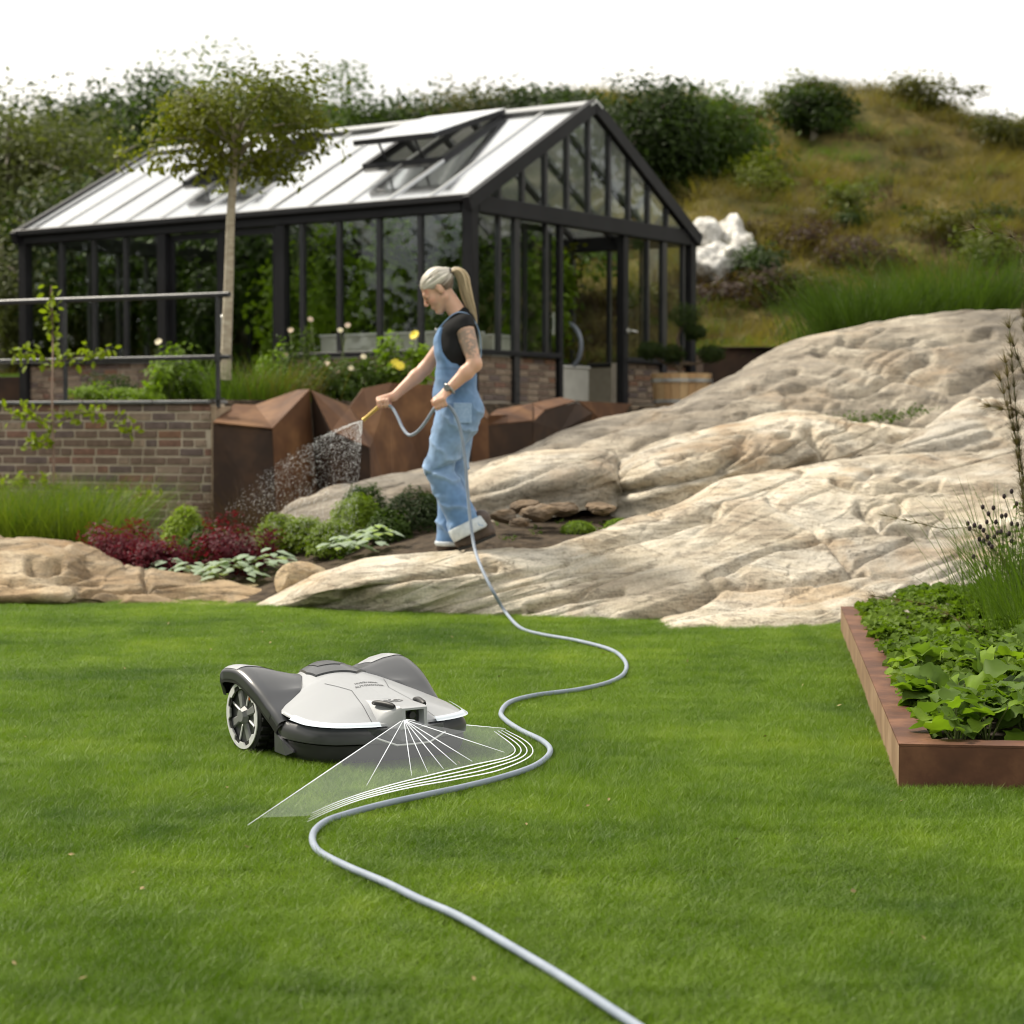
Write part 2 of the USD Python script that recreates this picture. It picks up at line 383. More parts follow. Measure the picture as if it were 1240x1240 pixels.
def ground_material():
    nodes = {'g': ('geometry', {}), 's': ('separate_xyz', {}), 'n': ('noise_texture', {'scale': 1.1, 'detail': 7.0, 'roughness': .65}), 'n2': ('noise_texture', {'scale': 14.0, 'detail': 4.0}),
             'soil': ('rgb_ramp', {'ramp': [(.3, (.025, .018, .012)), (.7, (.075, .055, .036))]}),
             'hill': ('rgb_ramp', {'ramp': [(.28, (.03, .034, .010)), (.45, (.085, .075, .022)), (.58, (.15, .115, .035)), (.72, (.055, .038, .02))]}),
             'f': ('map_range', {'from_min': 27.6, 'from_max': 28.2}), 'm': ('mix_color', {}), 'p': ('principled_bsdf', {'roughness': .95, 'specular_ior_level': .2}), 'b': ('bump', {'strength': .8, 'distance': .05})}
    return mk('ground', nodes, [('g.position', 's.vector'), ('g.position', 'n.vector'), ('g.position', 'n2.vector'), ('n2.fac', 'soil.fac'), ('n.fac', 'hill.fac'), ('s.y', 'f.value'),
              ('f.result', 'm.fac'), ('soil.color', 'm.a'), ('hill.color', 'm.b'), ('m.result', 'p.base_color'), ('n2.fac', 'b.height'), ('b.normal', 'p.normal')], 'p.BSDF')
obj('ground', (_tv, grid_faces(len(_xs), len(_ys))), ground_material(), smooth=True, kind='structure')

# lawn: a flat sheet with mown blades on it
M_lawn = nm('lawn_base', [(.3, (.030, .052, .010)), (.7, (.055, .085, .016))], scale=3, rough=.95, bump=.6, bdist=.02, bscale=60, spec=.1)
_gx = np.linspace(-9, 9, 60); _gy = np.linspace(-6, 12.4, 60)
_A, _B = np.meshgrid(_gx, _gy, indexing='ij')
obj('lawn', (np.stack([_A, _B, 0.0 * _A], -1).reshape(-1, 3), grid_faces(60, 60)), M_lawn, kind='structure')
rng = np.random.default_rng(11)
def blade_material():
    nodes = {'g': ('geometry', {}), 'n': ('noise_texture', {'scale': .85, 'detail': 4.0, 'roughness': .6}), 'n2': ('noise_texture', {'scale': 7.0, 'detail': 3.0}),
             'a': ('math', {'math_type': 'multiply', 'value2': .50}), 'b': ('math', {'math_type': 'multiply_add', 'value2': 1.3, 'value3': -.46}), 'c': ('math', {'math_type': 'multiply_add', 'value2': .5, 'value3': -.18}),
             'ab': ('math', {'math_type': 'add'}), 'abc': ('math', {'math_type': 'add', 'use_clamp': True}),
             'r': ('rgb_ramp', {'ramp': [(0, (.064, .125, .012)), (.35, (.150, .235, .019)), (.65, (.25, .33, .030)), (.88, (.35, .40, .055)), (1, (.42, .36, .13))]}),
             'p': ('principled_bsdf', {'roughness': .5, 'specular_ior_level': .3}), 't': ('translucent_bsdf', {}), 'tm': ('mix_color', {'blend_type': 'multiply', 'fac': 1.0, 'b': (1.1, 1.25, .45), 'use_clamp': False}), 'm': ('mix_closure', {'fac': .35})}
    return mk('grass_blade', nodes, [('g.random_per_island', 'a.value1'), ('g.position', 'n.vector'), ('g.position', 'n2.vector'), ('n.fac', 'b.value1'), ('n2.fac', 'c.value1'), ('a.value', 'ab.value1'), ('b.value', 'ab.value2'),
              ('ab.value', 'abc.value1'), ('c.value', 'abc.value2'), ('abc.value', 'r.fac'), ('r.color', 'p.base_color'), ('r.color', 'tm.a'), ('tm.result', 't.color'), ('p.BSDF', 'm.closure1'), ('t.BSDF', 'm.closure2')], 'm.closure')
M_blade = blade_material()
def lawn_patch(seed, n=13500, s=.5):
    r = np.random.default_rng(seed)
    b = np.stack([r.uniform(-s / 2 - .02, s / 2 + .02, n), r.uniform(-s / 2 - .02, s / 2 + .02, n), np.zeros(n)], 1)
    clump = meshkit.fbm(b * 14 + seed, 3, seed)
    h = (.018 + .020 * r.random(n)) * (.65 + .7 * clump)
    return blades(r, b, h, r.uniform(.0012, .0022, n), lean=.9, bend=.9, seg=3)
pos = []
for yy in np.arange(3.0, 12.4, .5):
    for xx in np.arange(-5.2, 5.4, .5):
        if abs(xx) < .275 * yy + 1.9 and not (xx > 1.55 + (yy - 5.9) * .126 and yy > 6.1): pos.append((xx, yy, 0))
pos = np.array(pos); k = len(pos)
scatter('grass', [(lawn_patch(s), M_blade) for s in (1, 2, 3, 4, 5)], pos + np.c_[rng.uniform(-.02, .02, (k, 2)), np.zeros(k)], rng.integers(0, 4, k) * np.pi / 2, np.c_[np.ones((k, 2)) * 1.04, rng.uniform(.85, 1.25, k)], rng.integers(0, 5, k),
        'short mown green lawn grass spread across the whole foreground', 'grass')
# a few dead leaves and clover flecks in the lawn
_n = 90; _p = np.c_[rng.uniform(-2.6, 2.4, _n), rng.uniform(3.6, 11, _n), rng.uniform(.022, .034, _n)]
obj('grass_litter', leaves(_p, .018, rng, up=1.5, aspect=.5), nm('dry_leaf', [(.3, (.16, .10, .035)), (.7, (.30, .24, .10))], scale=40, rough=.8), label='small dry leaf flecks lying scattered in the lawn', cat='leaf litter', kind='stuff')

# ------------------------------------------------------------------ bedrock
def rock_material(name, base, ochre=.5, grey=.3, seed=0.0, stain=.74):
    lo, mid, hi = base
    nodes = {'g': ('geometry', {}), 'mp': ('mapping', {'location': (seed, seed * .7, 0), 'scale': (1, 1, 1.6), 'rotation': (0, .3, 0)}),
             'ms': ('mapping', {'location': (seed, 0, 0), 'scale': (.8, 1.6, 5.0), 'rotation': (0, .35, 0)}),
             'n1': ('noise_texture', {'scale': 1.8, 'detail': 9.0, 'roughness': .62, 'distortion': .6}), 'r1': ('rgb_ramp', {'ramp': [(.28, lo), (.47, mid), (.62, hi), (.8, mid)]}),
             'n2': ('noise_texture', {'scale': 1.3, 'detail': 7.0, 'roughness': .6, 'distortion': 1.0}), 'r2': ('rgb_ramp', {'ramp': [(.52, (0, 0, 0)), (.70, (ochre,) * 3)]}),
             'm1': ('mix_color', {'b': (.32, .20, .095)}),
             'n3': ('noise_texture', {'scale': 5.0, 'detail': 9.0, 'roughness': .7}), 'r3': ('rgb_ramp', {'ramp': [(.50, (0, 0, 0)), (.72, (grey,) * 3)]}), 'm2': ('mix_color', {'b': (.17, .155, .135)}),
             'n4': ('noise_texture', {'scale': 1.3, 'detail': 8.0, 'roughness': .7, 'distortion': .8}), 'ab': ('math', {'math_type': 'subtract', 'value2': .5}), 'aa': ('math', {'math_type': 'absolute'}),
             'r4': ('rgb_ramp', {'ramp': [(0, (.6,) * 3), (.006, (.3,) * 3), (.016, (0, 0, 0))]}), 'm3': ('mix_color', {'b': (.085, .065, .045)}),
             'n6': ('noise_texture', {'scale': 70.0, 'detail': 4.0, 'roughness': .7}), 'r6': ('rgb_ramp', {'ramp': [(.32, (.70,) * 3), (.5, (1.0,) * 3), (.68, (1.16,) * 3)]}), 'm6': ('mix_color', {'blend_type': 'multiply', 'fac': 1.0, 'use_clamp': False}), 'n7': ('noise_texture', {'scale': .55, 'detail': 5.0, 'roughness': .6}), 'r7': ('rgb_ramp', {'ramp': [(.38, (stain, stain, stain * 1.02)), (.56, (1.08, 1.07, 1.05))]}), 'm7': ('mix_color', {'blend_type': 'multiply', 'fac': 1.0, 'use_clamp': False}), 'bs': ('math', {'math_type': 'multiply_add', 'value2': -.5}),
             'bn': ('noise_texture', {'scale': 9.0, 'detail': 8.0, 'roughness': .7}), 'b': ('bump', {'strength': .6, 'distance': .025}),
             'p': ('principled_bsdf', {'roughness': .85, 'specular_ior_level': .3})}
    links = [('g.position', 'mp.vector'), ('g.position', 'ms.vector'), ('mp.vector', 'n1.vector'), ('mp.vector', 'n2.vector'), ('ms.vector', 'n3.vector'), ('ms.vector', 'n4.vector'), ('ms.vector', 'bn.vector'),
             ('n1.fac', 'r1.fac'), ('n2.fac', 'r2.fac'), ('n3.fac', 'r3.fac'), ('n4.fac', 'ab.value1'), ('ab.value', 'aa.value1'), ('aa.value', 'r4.fac'),
             ('r1.color', 'm1.a'), ('r2.color', 'm1.fac'), ('m1.result', 'm2.a'), ('r3.color', 'm2.fac'), ('m2.result', 'm3.a'), ('r4.color', 'm3.fac'), ('g.position', 'n6.vector'), ('n6.fac', 'r6.fac'), ('m3.result', 'm6.a'), ('r6.color', 'm6.b'), ('g.position', 'n7.vector'), ('n7.fac', 'r7.fac'), ('m6.result', 'm7.a'), ('r7.color', 'm7.b'), ('m7.result', 'p.base_color'),
             ('r4.color', 'bs.value1'), ('bn.fac', 'bs.value3'), ('bs.value', 'b.height'), ('b.normal', 'p.normal')]
    return mk(name, nodes, links, 'p.BSDF')
CREAM = ((.25, .195, .14), (.40, .35, .27), (.51, .47, .395))
M_rock = rock_material('pale_rock', CREAM, .55, .35)
M_rock_d = rock_material('grey_rock', ((.17, .145, .115), (.275, .24, .19), (.39, .35, .285)), .3, .9, 5.0, .52)
M_rock_o = rock_material('ochre_rock', ((.20, .13, .07), (.32, .235, .14), (.43, .355, .25)), .8, .5, 9.0)
from scipy.interpolate import PchipInterpolator
def rock_slab(name, rows, label, mat, nv=110, step=1.6, amp=1.0, seed=0, cat='rock', tilt=.28, ends=(0, 0), clefts=(), ext=False):
    """bedrock stretched over guide lines (front foot, face, crest, back), each a list of (column, row, distance) points, then broken up by strata and cracks"""
    if ext:                                                         # the outcrop goes on and dies away beyond the picture
        rows = [list(r) + [(r[-1][0] + 480, r[-1][1] + 6, r[-1][2] + .3)] for r in rows]; ends = (ends[0], 380)
    lo, hi = rows[0][0][0], rows[0][-1][0]
    u = np.arange(lo, hi + .1, step); G = []
    for r in rows:
        r = np.array(r, float); py = PchipInterpolator(r[:, 0], r[:, 1])(u); d = PchipInterpolator(r[:, 0], r[:, 2])(u)
        G.append(np.stack([at(a, b, c) for a, b, c in zip(u, py, d)]))
    G = np.stack(G); m = len(G)
    for w, k in ((ends[0], (u - lo)), (ends[1], (hi - u))):
        if w:
            t = np.sqrt(np.clip(1 - (1 - np.clip(k / w, 0, 1)) ** 2, 0, 1))[None, :, None]; G[..., 2:] = G[:1, :, 2:] + (G[..., 2:] - G[:1, :, 2:]) * t; G[1:, :, 1:2] = G[:1, :, 1:2] + (G[1:, :, 1:2] - G[:1, :, 1:2]) * (.4 + .6 * t)
    wts = np.maximum(np.linalg.norm(np.diff(G, axis=0), axis=2).mean(1), .12); s = np.concatenate([[0], np.cumsum(wts)]); s /= s[-1]
    V = PchipInterpolator(s, G, axis=0)(np.linspace(0, 1, nv)).transpose(1, 0, 2)
    P = V.reshape(-1, 3); n = np.cross(np.gradient(V, axis=0), np.gradient(V, axis=1)); n = unit(n).reshape(-1, 3)
    if (n[:, 2]).mean() < 0: n = -n
    q = P + seed * 3.7; q = np.stack([q[:, 0] * .62, q[:, 1] * 1.1, (q[:, 2] - tilt * q[:, 0]) * 4.2], 1)
    wq = q + 0.5 * np.stack([meshkit.fbm(q * 1.3, 3, 50 + seed), meshkit.fbm(q * 1.3, 3, 60 + seed), meshkit.fbm(q * 1.3, 3, 70 + seed)], 1)
    ridge = 1 - np.abs(2 * meshkit.fbm(wq * 2.2, 4, 20 + seed) - 1)
    crack = np.exp(-(np.abs(2 * meshkit.fbm(wq * 1.1, 3, 30 + seed) - 1) / .05) ** 2)
    crack2 = np.exp(-(np.abs(2 * meshkit.noise(wq * np.array([.8, .8, 2.0]) + 9, 40 + seed) - 1) / .05) ** 2)
    facet = np.floor(meshkit.fbm(wq * .8, 2, 80 + seed) * 7) / 7
    disp = .24 * (meshkit.fbm(q * .6, 3, seed) - .5) + .045 * (ridge - .8) + .075 * (facet - .43) - .055 * crack - .02 * crack2 + .020 * (meshkit.fbm(wq * 9, 4, 90 + seed) - .5) + .02
    fade = np.minimum(1, np.minimum(np.arange(len(u)), np.arange(len(u))[::-1]) / 12.0); fade = np.repeat(.25 + .75 * fade, nv)
    disp = disp * amp
    if clefts:
        px, py = project(P); w_ = 6 * (meshkit.fbm(P * 5, 3, 95) - .5)
        for line, wd, dp in clefts:
            d = seg_dist(px, py + w_ * 1.5, line); dp = dp * .72; disp = disp - dp * np.exp(-(d / wd) ** 2) * (.35 + 1.3 * meshkit.fbm(P * 2.5, 2, 97)) + dp * .12 * np.exp(-((d - wd * 2.2) / (wd * 1.2)) ** 2)
    P = P + n * (disp * fade)[:, None]
    return obj(name, (P, grid_faces(len(u), nv)), mat, smooth=True, label=label, cat=cat)
def zrow(pts, z=-.03):
    """ground line: rows given, the distance follows from the level z"""
    return [(a, b, onz(a, b, z)[1]) for a, b in pts]
# front slab that the woman stands behind
_f = zrow([(296, 741), (340, 743), (420, 748), (520, 753), (620, 756), (720, 759), (790, 763), (880, 765), (1000, 764), (1120, 760), (1330, 752)])
rock_slab('front_rock_slab', [[(a, b + 22, d - .06) for a, b, d in _f], _f,
          [(296, 739, 11.85), (340, 733, 11.75), (400, 714, 11.45), (520, 706, 11.3), (620, 708, 11.3), (720, 712, 11.3), (790, 700, 11.3), (880, 690, 11.4), (1000, 680, 11.6), (1120, 668, 11.8), (1330, 655, 12.1)],
          [(296, 738, 12.0), (340, 724, 11.9), (400, 694, 11.75), (470, 680, 11.6), (560, 672, 11.55), (640, 674, 11.6), (700, 660, 11.75), (760, 642, 12.0), (820, 632, 12.1), (900, 612, 12.4), (1000, 600, 12.7), (1120, 590, 12.9), (1330, 575, 13.2)],
          [(296, 737, 12.15), (340, 720, 12.1), (400, 690, 11.95), (470, 674, 11.85), (560, 667, 11.8), (640, 668, 11.85), (700, 654, 12.0), (760, 629, 12.3), (820, 613, 12.6), (880, 582, 13.0), (960, 569, 13.4), (1050, 556, 13.7), (1140, 549, 13.9), (1240, 542, 14.0), (1330, 535, 14.1)],
          [(296, 760, 12.5), (340, 745, 12.5), (400, 712, 12.4), (470, 695, 12.3), (560, 686, 12.25), (640, 690, 12.3), (700, 676, 12.5), (820, 640, 13.1), (960, 600, 14.0), (1140, 575, 14.5), (1330, 560, 14.7)]],
          'long pale bedrock slab rising to the right in front of the denim clad woman', M_rock, nv=170, seed=1, amp=.55, ext=True,
          clefts=[([(765, 757), (805, 744), (846, 724), (862, 716)], 8, .20), ([(862, 716), (960, 710), (1045, 698)], 4, .11), ([(640, 738), (690, 726), (752, 716)], 4, .07), ([(858, 700), (930, 668), (1010, 652), (1100, 646), (1240, 650)], 4, .08), ([(690, 668), (790, 645), (870, 618)], 4, .07), ([(1010, 590), (1060, 600), (1130, 592), (1240, 600)], 4, .09), ([(1040, 618), (1065, 640), (1090, 618)], 5, .08), ([(420, 720), (500, 700), (600, 690)], 4, .06), ([(930, 610), (985, 640), (1030, 690)], 4, .06)])
_f = zrow([(770, 767), (830, 770), (900, 769), (980, 766), (1060, 760)], -.02)
rock_slab('rock_ledge', [[(a, b + 15, d - .05) for a, b, d in _f], _f, [(770, 764, 10.85), (830, 753, 10.65), (900, 748, 10.65), (980, 745, 10.75), (1060, 742, 10.9)],
          [(770, 762, 11.0), (830, 745, 10.95), (900, 738, 10.95), (980, 733, 11.0), (1060, 728, 11.1)], [(770, 761, 11.2), (830, 741, 11.4), (900, 733, 11.4), (980, 727, 11.5), (1060, 722, 11.6)]],
          'low flat rock ledge along the lawn edge left of the rusty planter corner', M_rock, nv=60, seed=2, amp=.35, ends=(40, 40))
# middle boulders
rock_slab('middle_boulder', [[(540, 640, 13.5), (604, 634, 13.3), (669, 625, 13.3), (705, 618, 13.4), (756, 612, 13.6)], [(540, 622, 13.6), (604, 614, 13.4), (669, 604, 13.4), (705, 592, 13.4), (756, 600, 13.7)],
          [(540, 612, 13.6), (604, 596, 13.4), (669, 586, 13.35), (705, 577, 13.4), (756, 585, 13.6)], [(540, 600, 13.9), (575, 586, 13.8), (620, 566, 13.8), (669, 560, 13.9), (720, 556, 13.9), (756, 566, 13.9)],
          [(540, 594, 14.3), (575, 576, 14.3), (620, 555, 14.4), (669, 549, 14.5), (720, 547, 14.4), (756, 556, 14.3)], [(540, 612, 14.6), (620, 580, 14.9), (720, 575, 14.9), (756, 580, 14.8)]],
          'smooth white boulder directly right of the woman\'s knees, overhanging small stones', M_rock, nv=80, seed=3, amp=.6, ends=(22, 14))
rock_slab('cracked_rock', [[(738, 625, 13.6), (800, 642, 13.2), (882, 630, 13.4), (978, 602, 13.9), (1050, 590, 14.1), (1150, 585, 14.4)], [(738, 606, 13.7), (800, 620, 13.3), (882, 606, 13.5), (978, 582, 14.0), (1050, 572, 14.2), (1150, 570, 14.5)],
          [(738, 588, 13.7), (800, 590, 13.3), (882, 580, 13.5), (978, 560, 14.0), (1050, 556, 14.2), (1150, 556, 14.6)], [(738, 574, 13.9), (785, 556, 13.7), (872, 535, 13.9), (959, 520, 14.3), (1007, 520, 14.5), (1050, 524, 14.6), (1150, 540, 15.0)],
          [(738, 566, 14.4), (785, 541, 14.5), (872, 516, 14.8), (959, 502, 15.2), (1007, 506, 15.2), (1050, 511, 15.1), (1150, 528, 15.3)], [(738, 590, 14.8), (872, 545, 15.4), (1050, 535, 15.7), (1150, 550, 15.8)]],
          'cracked cream rock hump in the middle of the outcrop above the green moss cushions', M_rock, nv=110, seed=4, amp=.7, ends=(16, 0), clefts=[([(752, 596), (800, 586), (862, 572), (905, 540)], 5, .12), ([(980, 525), (1000, 548), (1004, 572)], 6, .15), ([(800, 562), (850, 545), (900, 532)], 4, .07), ([(870, 600), (935, 585), (985, 560)], 5, .1)])
rock_slab('right_rock_hump', [[(960, 612, 14.0), (1051, 590, 14.0), (1150, 580, 14.0), (1330, 570, 14.1)], [(960, 586, 14.1), (1051, 566, 14.1), (1150, 556, 14.1), (1330, 545, 14.2)], [(960, 580, 14.2), (1051, 548, 14.2), (1150, 530, 14.2), (1330, 525, 14.3)],
          [(960, 581, 14.5), (1051, 553, 14.6), (1124, 515, 14.9), (1187, 482, 15.2), (1240, 484, 15.2), (1330, 470, 15.2)], [(960, 600, 15.2), (1124, 540, 15.7), (1330, 500, 16)]],
          'smooth cream rock hump at the right edge below the grey dome', M_rock, nv=80, seed=5, amp=.6, ext=True)
# big dome behind
rock_slab('grey_rock_dome', [[(318, 668, 13.9), (400, 660, 13.8), (480, 655, 13.8), (560, 640, 14.0), (700, 610, 14.6), (900, 600, 15.2), (1100, 580, 15.8), (1360, 560, 16)],
          [(318, 645, 14.0), (400, 632, 13.9), (480, 620, 14.0), (560, 604, 14.3), (700, 568, 14.9), (800, 545, 15.2), (900, 520, 15.5), (1100, 520, 16.0), (1360, 500, 16.2)],
          [(318, 635, 14.3), (400, 606, 14.3), (480, 590, 14.5), (560, 574, 14.9), (700, 534, 15.6), (800, 500, 16.0), (900, 470, 16.4), (1000, 450, 16.7), (1100, 440, 16.9), (1360, 430, 17.0)],
          [(318, 632, 14.6), (400, 590, 14.9), (447, 581, 15.2), (523, 569, 15.7), (620, 552, 16.3), (690, 522, 16.7), (760, 504, 17.1), (815, 492, 17.3), (870, 465, 17.5), (960, 415, 17.8), (1050, 394, 18.0), (1120, 382, 18.2), (1190, 376, 18.3), (1250, 381, 18.3), (1360, 400, 18.3)],
          [(318, 660, 15.2), (447, 605, 15.9), (620, 575, 17.0), (760, 520, 17.9), (870, 480, 18.6), (1050, 420, 19.4), (1190, 405, 19.8), (1360, 430, 19.8)],
          [(318, 680, 15.4), (620, 600, 17.4), (870, 520, 19.2), (1190, 470, 21.5), (1360, 480, 21.5)]],
          'big grey and cream rock dome sloping down behind the woman from the right', M_rock_d, nv=150, step=2.0, seed=6, amp=.5, ext=True, ends=(40, 0), clefts=[([(680, 545), (760, 512), (900, 474)], 5, .11), ([(990, 428), (1070, 450), (1150, 472), (1235, 440)], 5, .11), ([(790, 505), (870, 492), (965, 452)], 4, .07), ([(950, 474), (1040, 478), (1125, 436)], 5, .08), ([(640, 560), (700, 548), (740, 552)], 4, .08), ([(420, 625), (500, 605), (560, 588)], 5, .12), ([(1020, 415), (1120, 420), (1200, 408)], 4, .09)])
# left ledges
_f = zrow([(-330, 730), (-90, 733), (0, 735), (100, 734), (200, 737), (330, 742)])
rock_slab('left_rock_ledge', [[(a, b + 18, d - .05) for a, b, d in _f], _f, [(-330, 722, 12.0), (-90, 722, 11.9), (0, 722, 11.9), (70, 724, 11.9), (100, 728, 12.0), (200, 735, 12.0), (330, 741, 11.8)],
          [(-330, 700, 12.3), (-90, 690, 12.3), (0, 692, 12.3), (70, 702, 12.2), (115, 716, 12.2), (200, 722, 12.2), (330, 734, 12.0)], [(-330, 676, 12.7), (-90, 660, 12.9), (0, 664, 12.8), (70, 674, 12.6), (115, 692, 12.55), (160, 697, 12.5), (240, 705, 12.5), (330, 716, 12.4)],
          [(-330, 668, 13.1), (-90, 648, 13.3), (0, 653, 13.3), (70, 664, 13.1), (115, 678, 12.9), (160, 694, 12.8), (240, 703, 12.8), (330, 714, 12.7)], [(-330, 690, 13.4), (-90, 670, 13.6), (0, 678, 13.6), (115, 700, 13.3), (330, 735, 13.0)]],
          'tan rock ledge at the left edge of the lawn below the brick wall', M_rock_o, nv=130, seed=8, amp=.75, tilt=0, ends=(120, 0), clefts=[([(38, 692), (58, 695), (70, 692)], 5, .12), ([(95, 724), (120, 728), (150, 726)], 5, .07), ([(160, 722), (215, 724), (270, 728)], 4, .06), ([(-20, 705), (50, 712), (120, 708)], 3, .05), ([(175, 702), (180, 722)], 4, .08)])
M_rubble = rock_material('brown_rock', ((.10, .07, .045), (.19, .135, .085), (.28, .21, .14)), .5, .6, 13.0)
def boulder(name, px, py, d, r, label, mat, seed, group=None, amp=.3):
    s = trimesh.creation.icosphere(4); v = np.array(s.vertices)
    rg = np.random.default_rng(seed)
    for _ in range(7):
        n = unit(rg.normal(size=3)); h = rg.uniform(.55, .85); t = v @ n; v = v - n * np.maximum(t - h, 0)[:, None] * .85
    v = v * (1 + amp * (meshkit.fbm(v * 1.5 + seed, 4, seed) - .5))[:, None] * np.asarray(r)
    c = at(px, py, d)
    return obj(name, (v + c, np.array(s.faces)), mat, smooth=40, label=label, cat='stone', group=group)
boulder('stone', 366, 700, 12.3, (.17, .14, .12), 'brown angular stone between the white leaved plants and the front slab', M_rock_o, 3)
boulder('stone', 345, 706, 12.25, (.09, .10, .10), 'small tilted brown stone touching the left side of the angular stone', M_rock_o, 4)
for i, (px, py, d, r, w) in enumerate([(655, 622, 12.9, .10, 'largest'), (636, 614, 13.1, .08, 'pale'), (682, 616, 13.1, .08, 'flat'), (610, 626, 12.8, .075, 'leftmost'), (728, 616, 13.2, .08, 'rightmost'), (630, 634, 12.65, .055, 'nearest')]):
    boulder('rubble_stone', px, py, d, (r * 1.3, r, r * .6), f'{w} brown rubble stone in the soil under the white boulder', M_rubble, 20 + i, amp=.8)

# ------------------------------------------------------------------ brick wall on the left
def brickmat(name, c, d=.8):
    c = np.array(c); return nm(name, [(.3, tuple(c * .7)), (.55, tuple(c)), (.75, tuple(np.minimum(c * 1.35, .9)))], scale=18, rough=.9, bump=.5, bdist=.006, bscale=70)
BRK = [brickmat('brick_brown', (.165, .115, .085)), brickmat('brick_red', (.20, .112, .08)), brickmat('brick_plum', (.135, .10, .088)), brickmat('brick_orange', (.21, .115, .07)), brickmat('brick_buff', (.27, .205, .15))]
M_mortar = nm('mortar', (.46, .40, .31), scale=14, rough=.95, bump=.4, bdist=.005, bscale=90)
M_mortar_pale = nm('plinth_mortar', (.33, .29, .24), scale=14, rough=.95, bump=.4, bdist=.005, bscale=90)
M_slate = nm('slate_coping', [(.3, (.07, .075, .08)), (.7, (.19, .20, .205))], scale=9, rough=.6, bump=.4, bdist=.01)
M_steel = nm('black_steel', [(.3, (.012, .013, .015)), (.7, (.03, .031, .034))], scale=20, rough=.38, spec=.5)
W0, W1 = np.array([-2.52, 16.62]), np.array([-6.42, 18.05])      # right and left end of the wall's face
wd = unit(W0 - W1); WL = float(np.linalg.norm(W0 - W1)); wang = math.atan2(wd[1], wd[0]); WZ, WT = .22, 1.285
wall = thing('brick_wall', 'brown and red brick garden wall with a slate coping at the left, under the railing', 'brick wall', (W1[0], W1[1], 0), wang)
obj('mortar', bxm(.004, WL - .004, .0105, .24, WZ, WT), M_mortar, wall)
def lay(parent, x0, x1, y, z0, courses, ch, bl, mort, r, depth=.05, weights=(.46, .14, .24, .04, .12), axis=0, half=False):
    """courses of single bricks in a stretcher bond; face at y looking to -y (axis 0) or at x looking to -x (axis 1)"""
    k = 0
    for c in range(courses):
        x = x0 - (bl / 2 if c % 2 else 0) + r.uniform(-.02, .02)
        while x < x1 - .03:
            L = bl if r.random() > .18 else bl * .52
            a, b = max(x, x0) + mort / 2, min(x + L, x1) - mort / 2
            x += L
            if b - a < .035: continue
            pr = r.uniform(-.004, .005); z = z0 + c * ch
            m = bevbox(a, b, y - pr - .004, y + depth, z + mort / 2, z + ch - mort / 2, .004) if axis == 0 else bevbox(y - pr - .004, y + depth, a, b, z + mort / 2, z + ch - mort / 2, .004)
            obj('brick', m, BRK[r.choice(5, p=weights)], parent); k += 1
    return k
rng = np.random.default_rng(5)
nb = lay(wall, .0, WL, .006, WZ + .02, 14, .075, .232, .017, rng)
xx = 0.0
while xx < WL:
    w = min(rng.uniform(.5, .7), WL - xx); obj('coping_stone', bevbox(xx + .004, xx + w - .004, -.03, .30, WT + .002, WT + .03, .006), M_slate, wall); xx += w
M_trim = nm('rusty_trim', [(.3, (.20, .14, .085)), (.7, (.36, .28, .19))], scale=6, rough=.8, bump=.3, bdist=.006)
obj('end_trim', bevbox(WL, WL + .05, -.012, .26, WZ, WT - .02, .006), M_trim, wall)

# railing on the terrace
R0, R1 = at(271, 355, 16.5), at(-170, 370, 18.2)
rail = thing('railing', 'black tubular metal railing with two rails above the brick wall', 'railing')
def rpt(k, z): return np.array([R0[0] + (R1[0] - R0[0]) * k, R0[1] + (R1[1] - R0[1]) * k + .10, z])
obj('top_rail', tube(np.array([rpt(k, 2.195 + .0 * k) for k in np.linspace(-.01, 1, 8)]), .024, 10), M_steel, rail, smooth=60)
obj('lower_rail', tube(np.array([rpt(k, 1.675) for k in np.linspace(-.01, 1, 8)]), .02, 10), M_steel, rail, smooth=60)
for kk in (.02, .42, .93):
    p = obj('post', tube(np.array([rpt(kk, 1.25), rpt(kk, 2.19)]), .02, 10), M_steel, rail, smooth=60)
    obj('base_plate', xf(bxm(-.05, .05, -.05, .05, 0, .012), loc=rpt(kk, 1.318)), M_steel, p)
    obj('clamp', xf(tube(np.array([[0, 0, -.035], [0, 0, .035]]), .03, 10), loc=rpt(kk, 1.675)), M_steel, p, smooth=60)

# ------------------------------------------------------------------ folded rusty steel retaining wall
def rustmat(name, a, b, c, s=3.0):
    return nm(name, [(.25, a), (.5, b), (.72, c)], scale=s, rough=.72, bump=.25, bdist=.006, bscale=40, detail=9, spec=.35, metallic=.15)
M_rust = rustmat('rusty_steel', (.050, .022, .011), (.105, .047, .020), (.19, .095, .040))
M_rust_shaded = rustmat('shaded_rusty_steel', (.018, .011, .008), (.034, .019, .012), (.065, .034, .018))  # the same steel, with the shade of front faces put into its colour
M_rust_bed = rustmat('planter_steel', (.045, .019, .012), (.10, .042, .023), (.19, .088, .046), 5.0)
cw = thing('rusty_retaining_wall', 'folded rust brown steel retaining wall of angular panels behind the woman', 'retaining wall')
def panel(pts, mat=None, th=.012):
    p3 = facing([at(*q) for q in pts])
    obj('panel', prism(p3, th), mat or M_rust, cw)
a_, b_, c_, d_, e_ = (258, 511, 16.45), (330, 518, 16.30), (375, 471, 16.75), (309, 490, 17.1), (284, 489, 17.0)
panel([a_, e_, d_, b_]); panel([d_, (360, 472, 17.2), c_, b_])
panel([(258, 513, 16.47), (330, 520, 16.32), (336, 640, 16.28), (258, 650, 16.47)], M_rust_shaded)
panel([(331, 519, 16.3), (375, 473, 16.76), (386, 630, 16.9), (337, 640, 16.28)])
g_, gg = (447, 541, 16.35), (402, 521, 16.5)
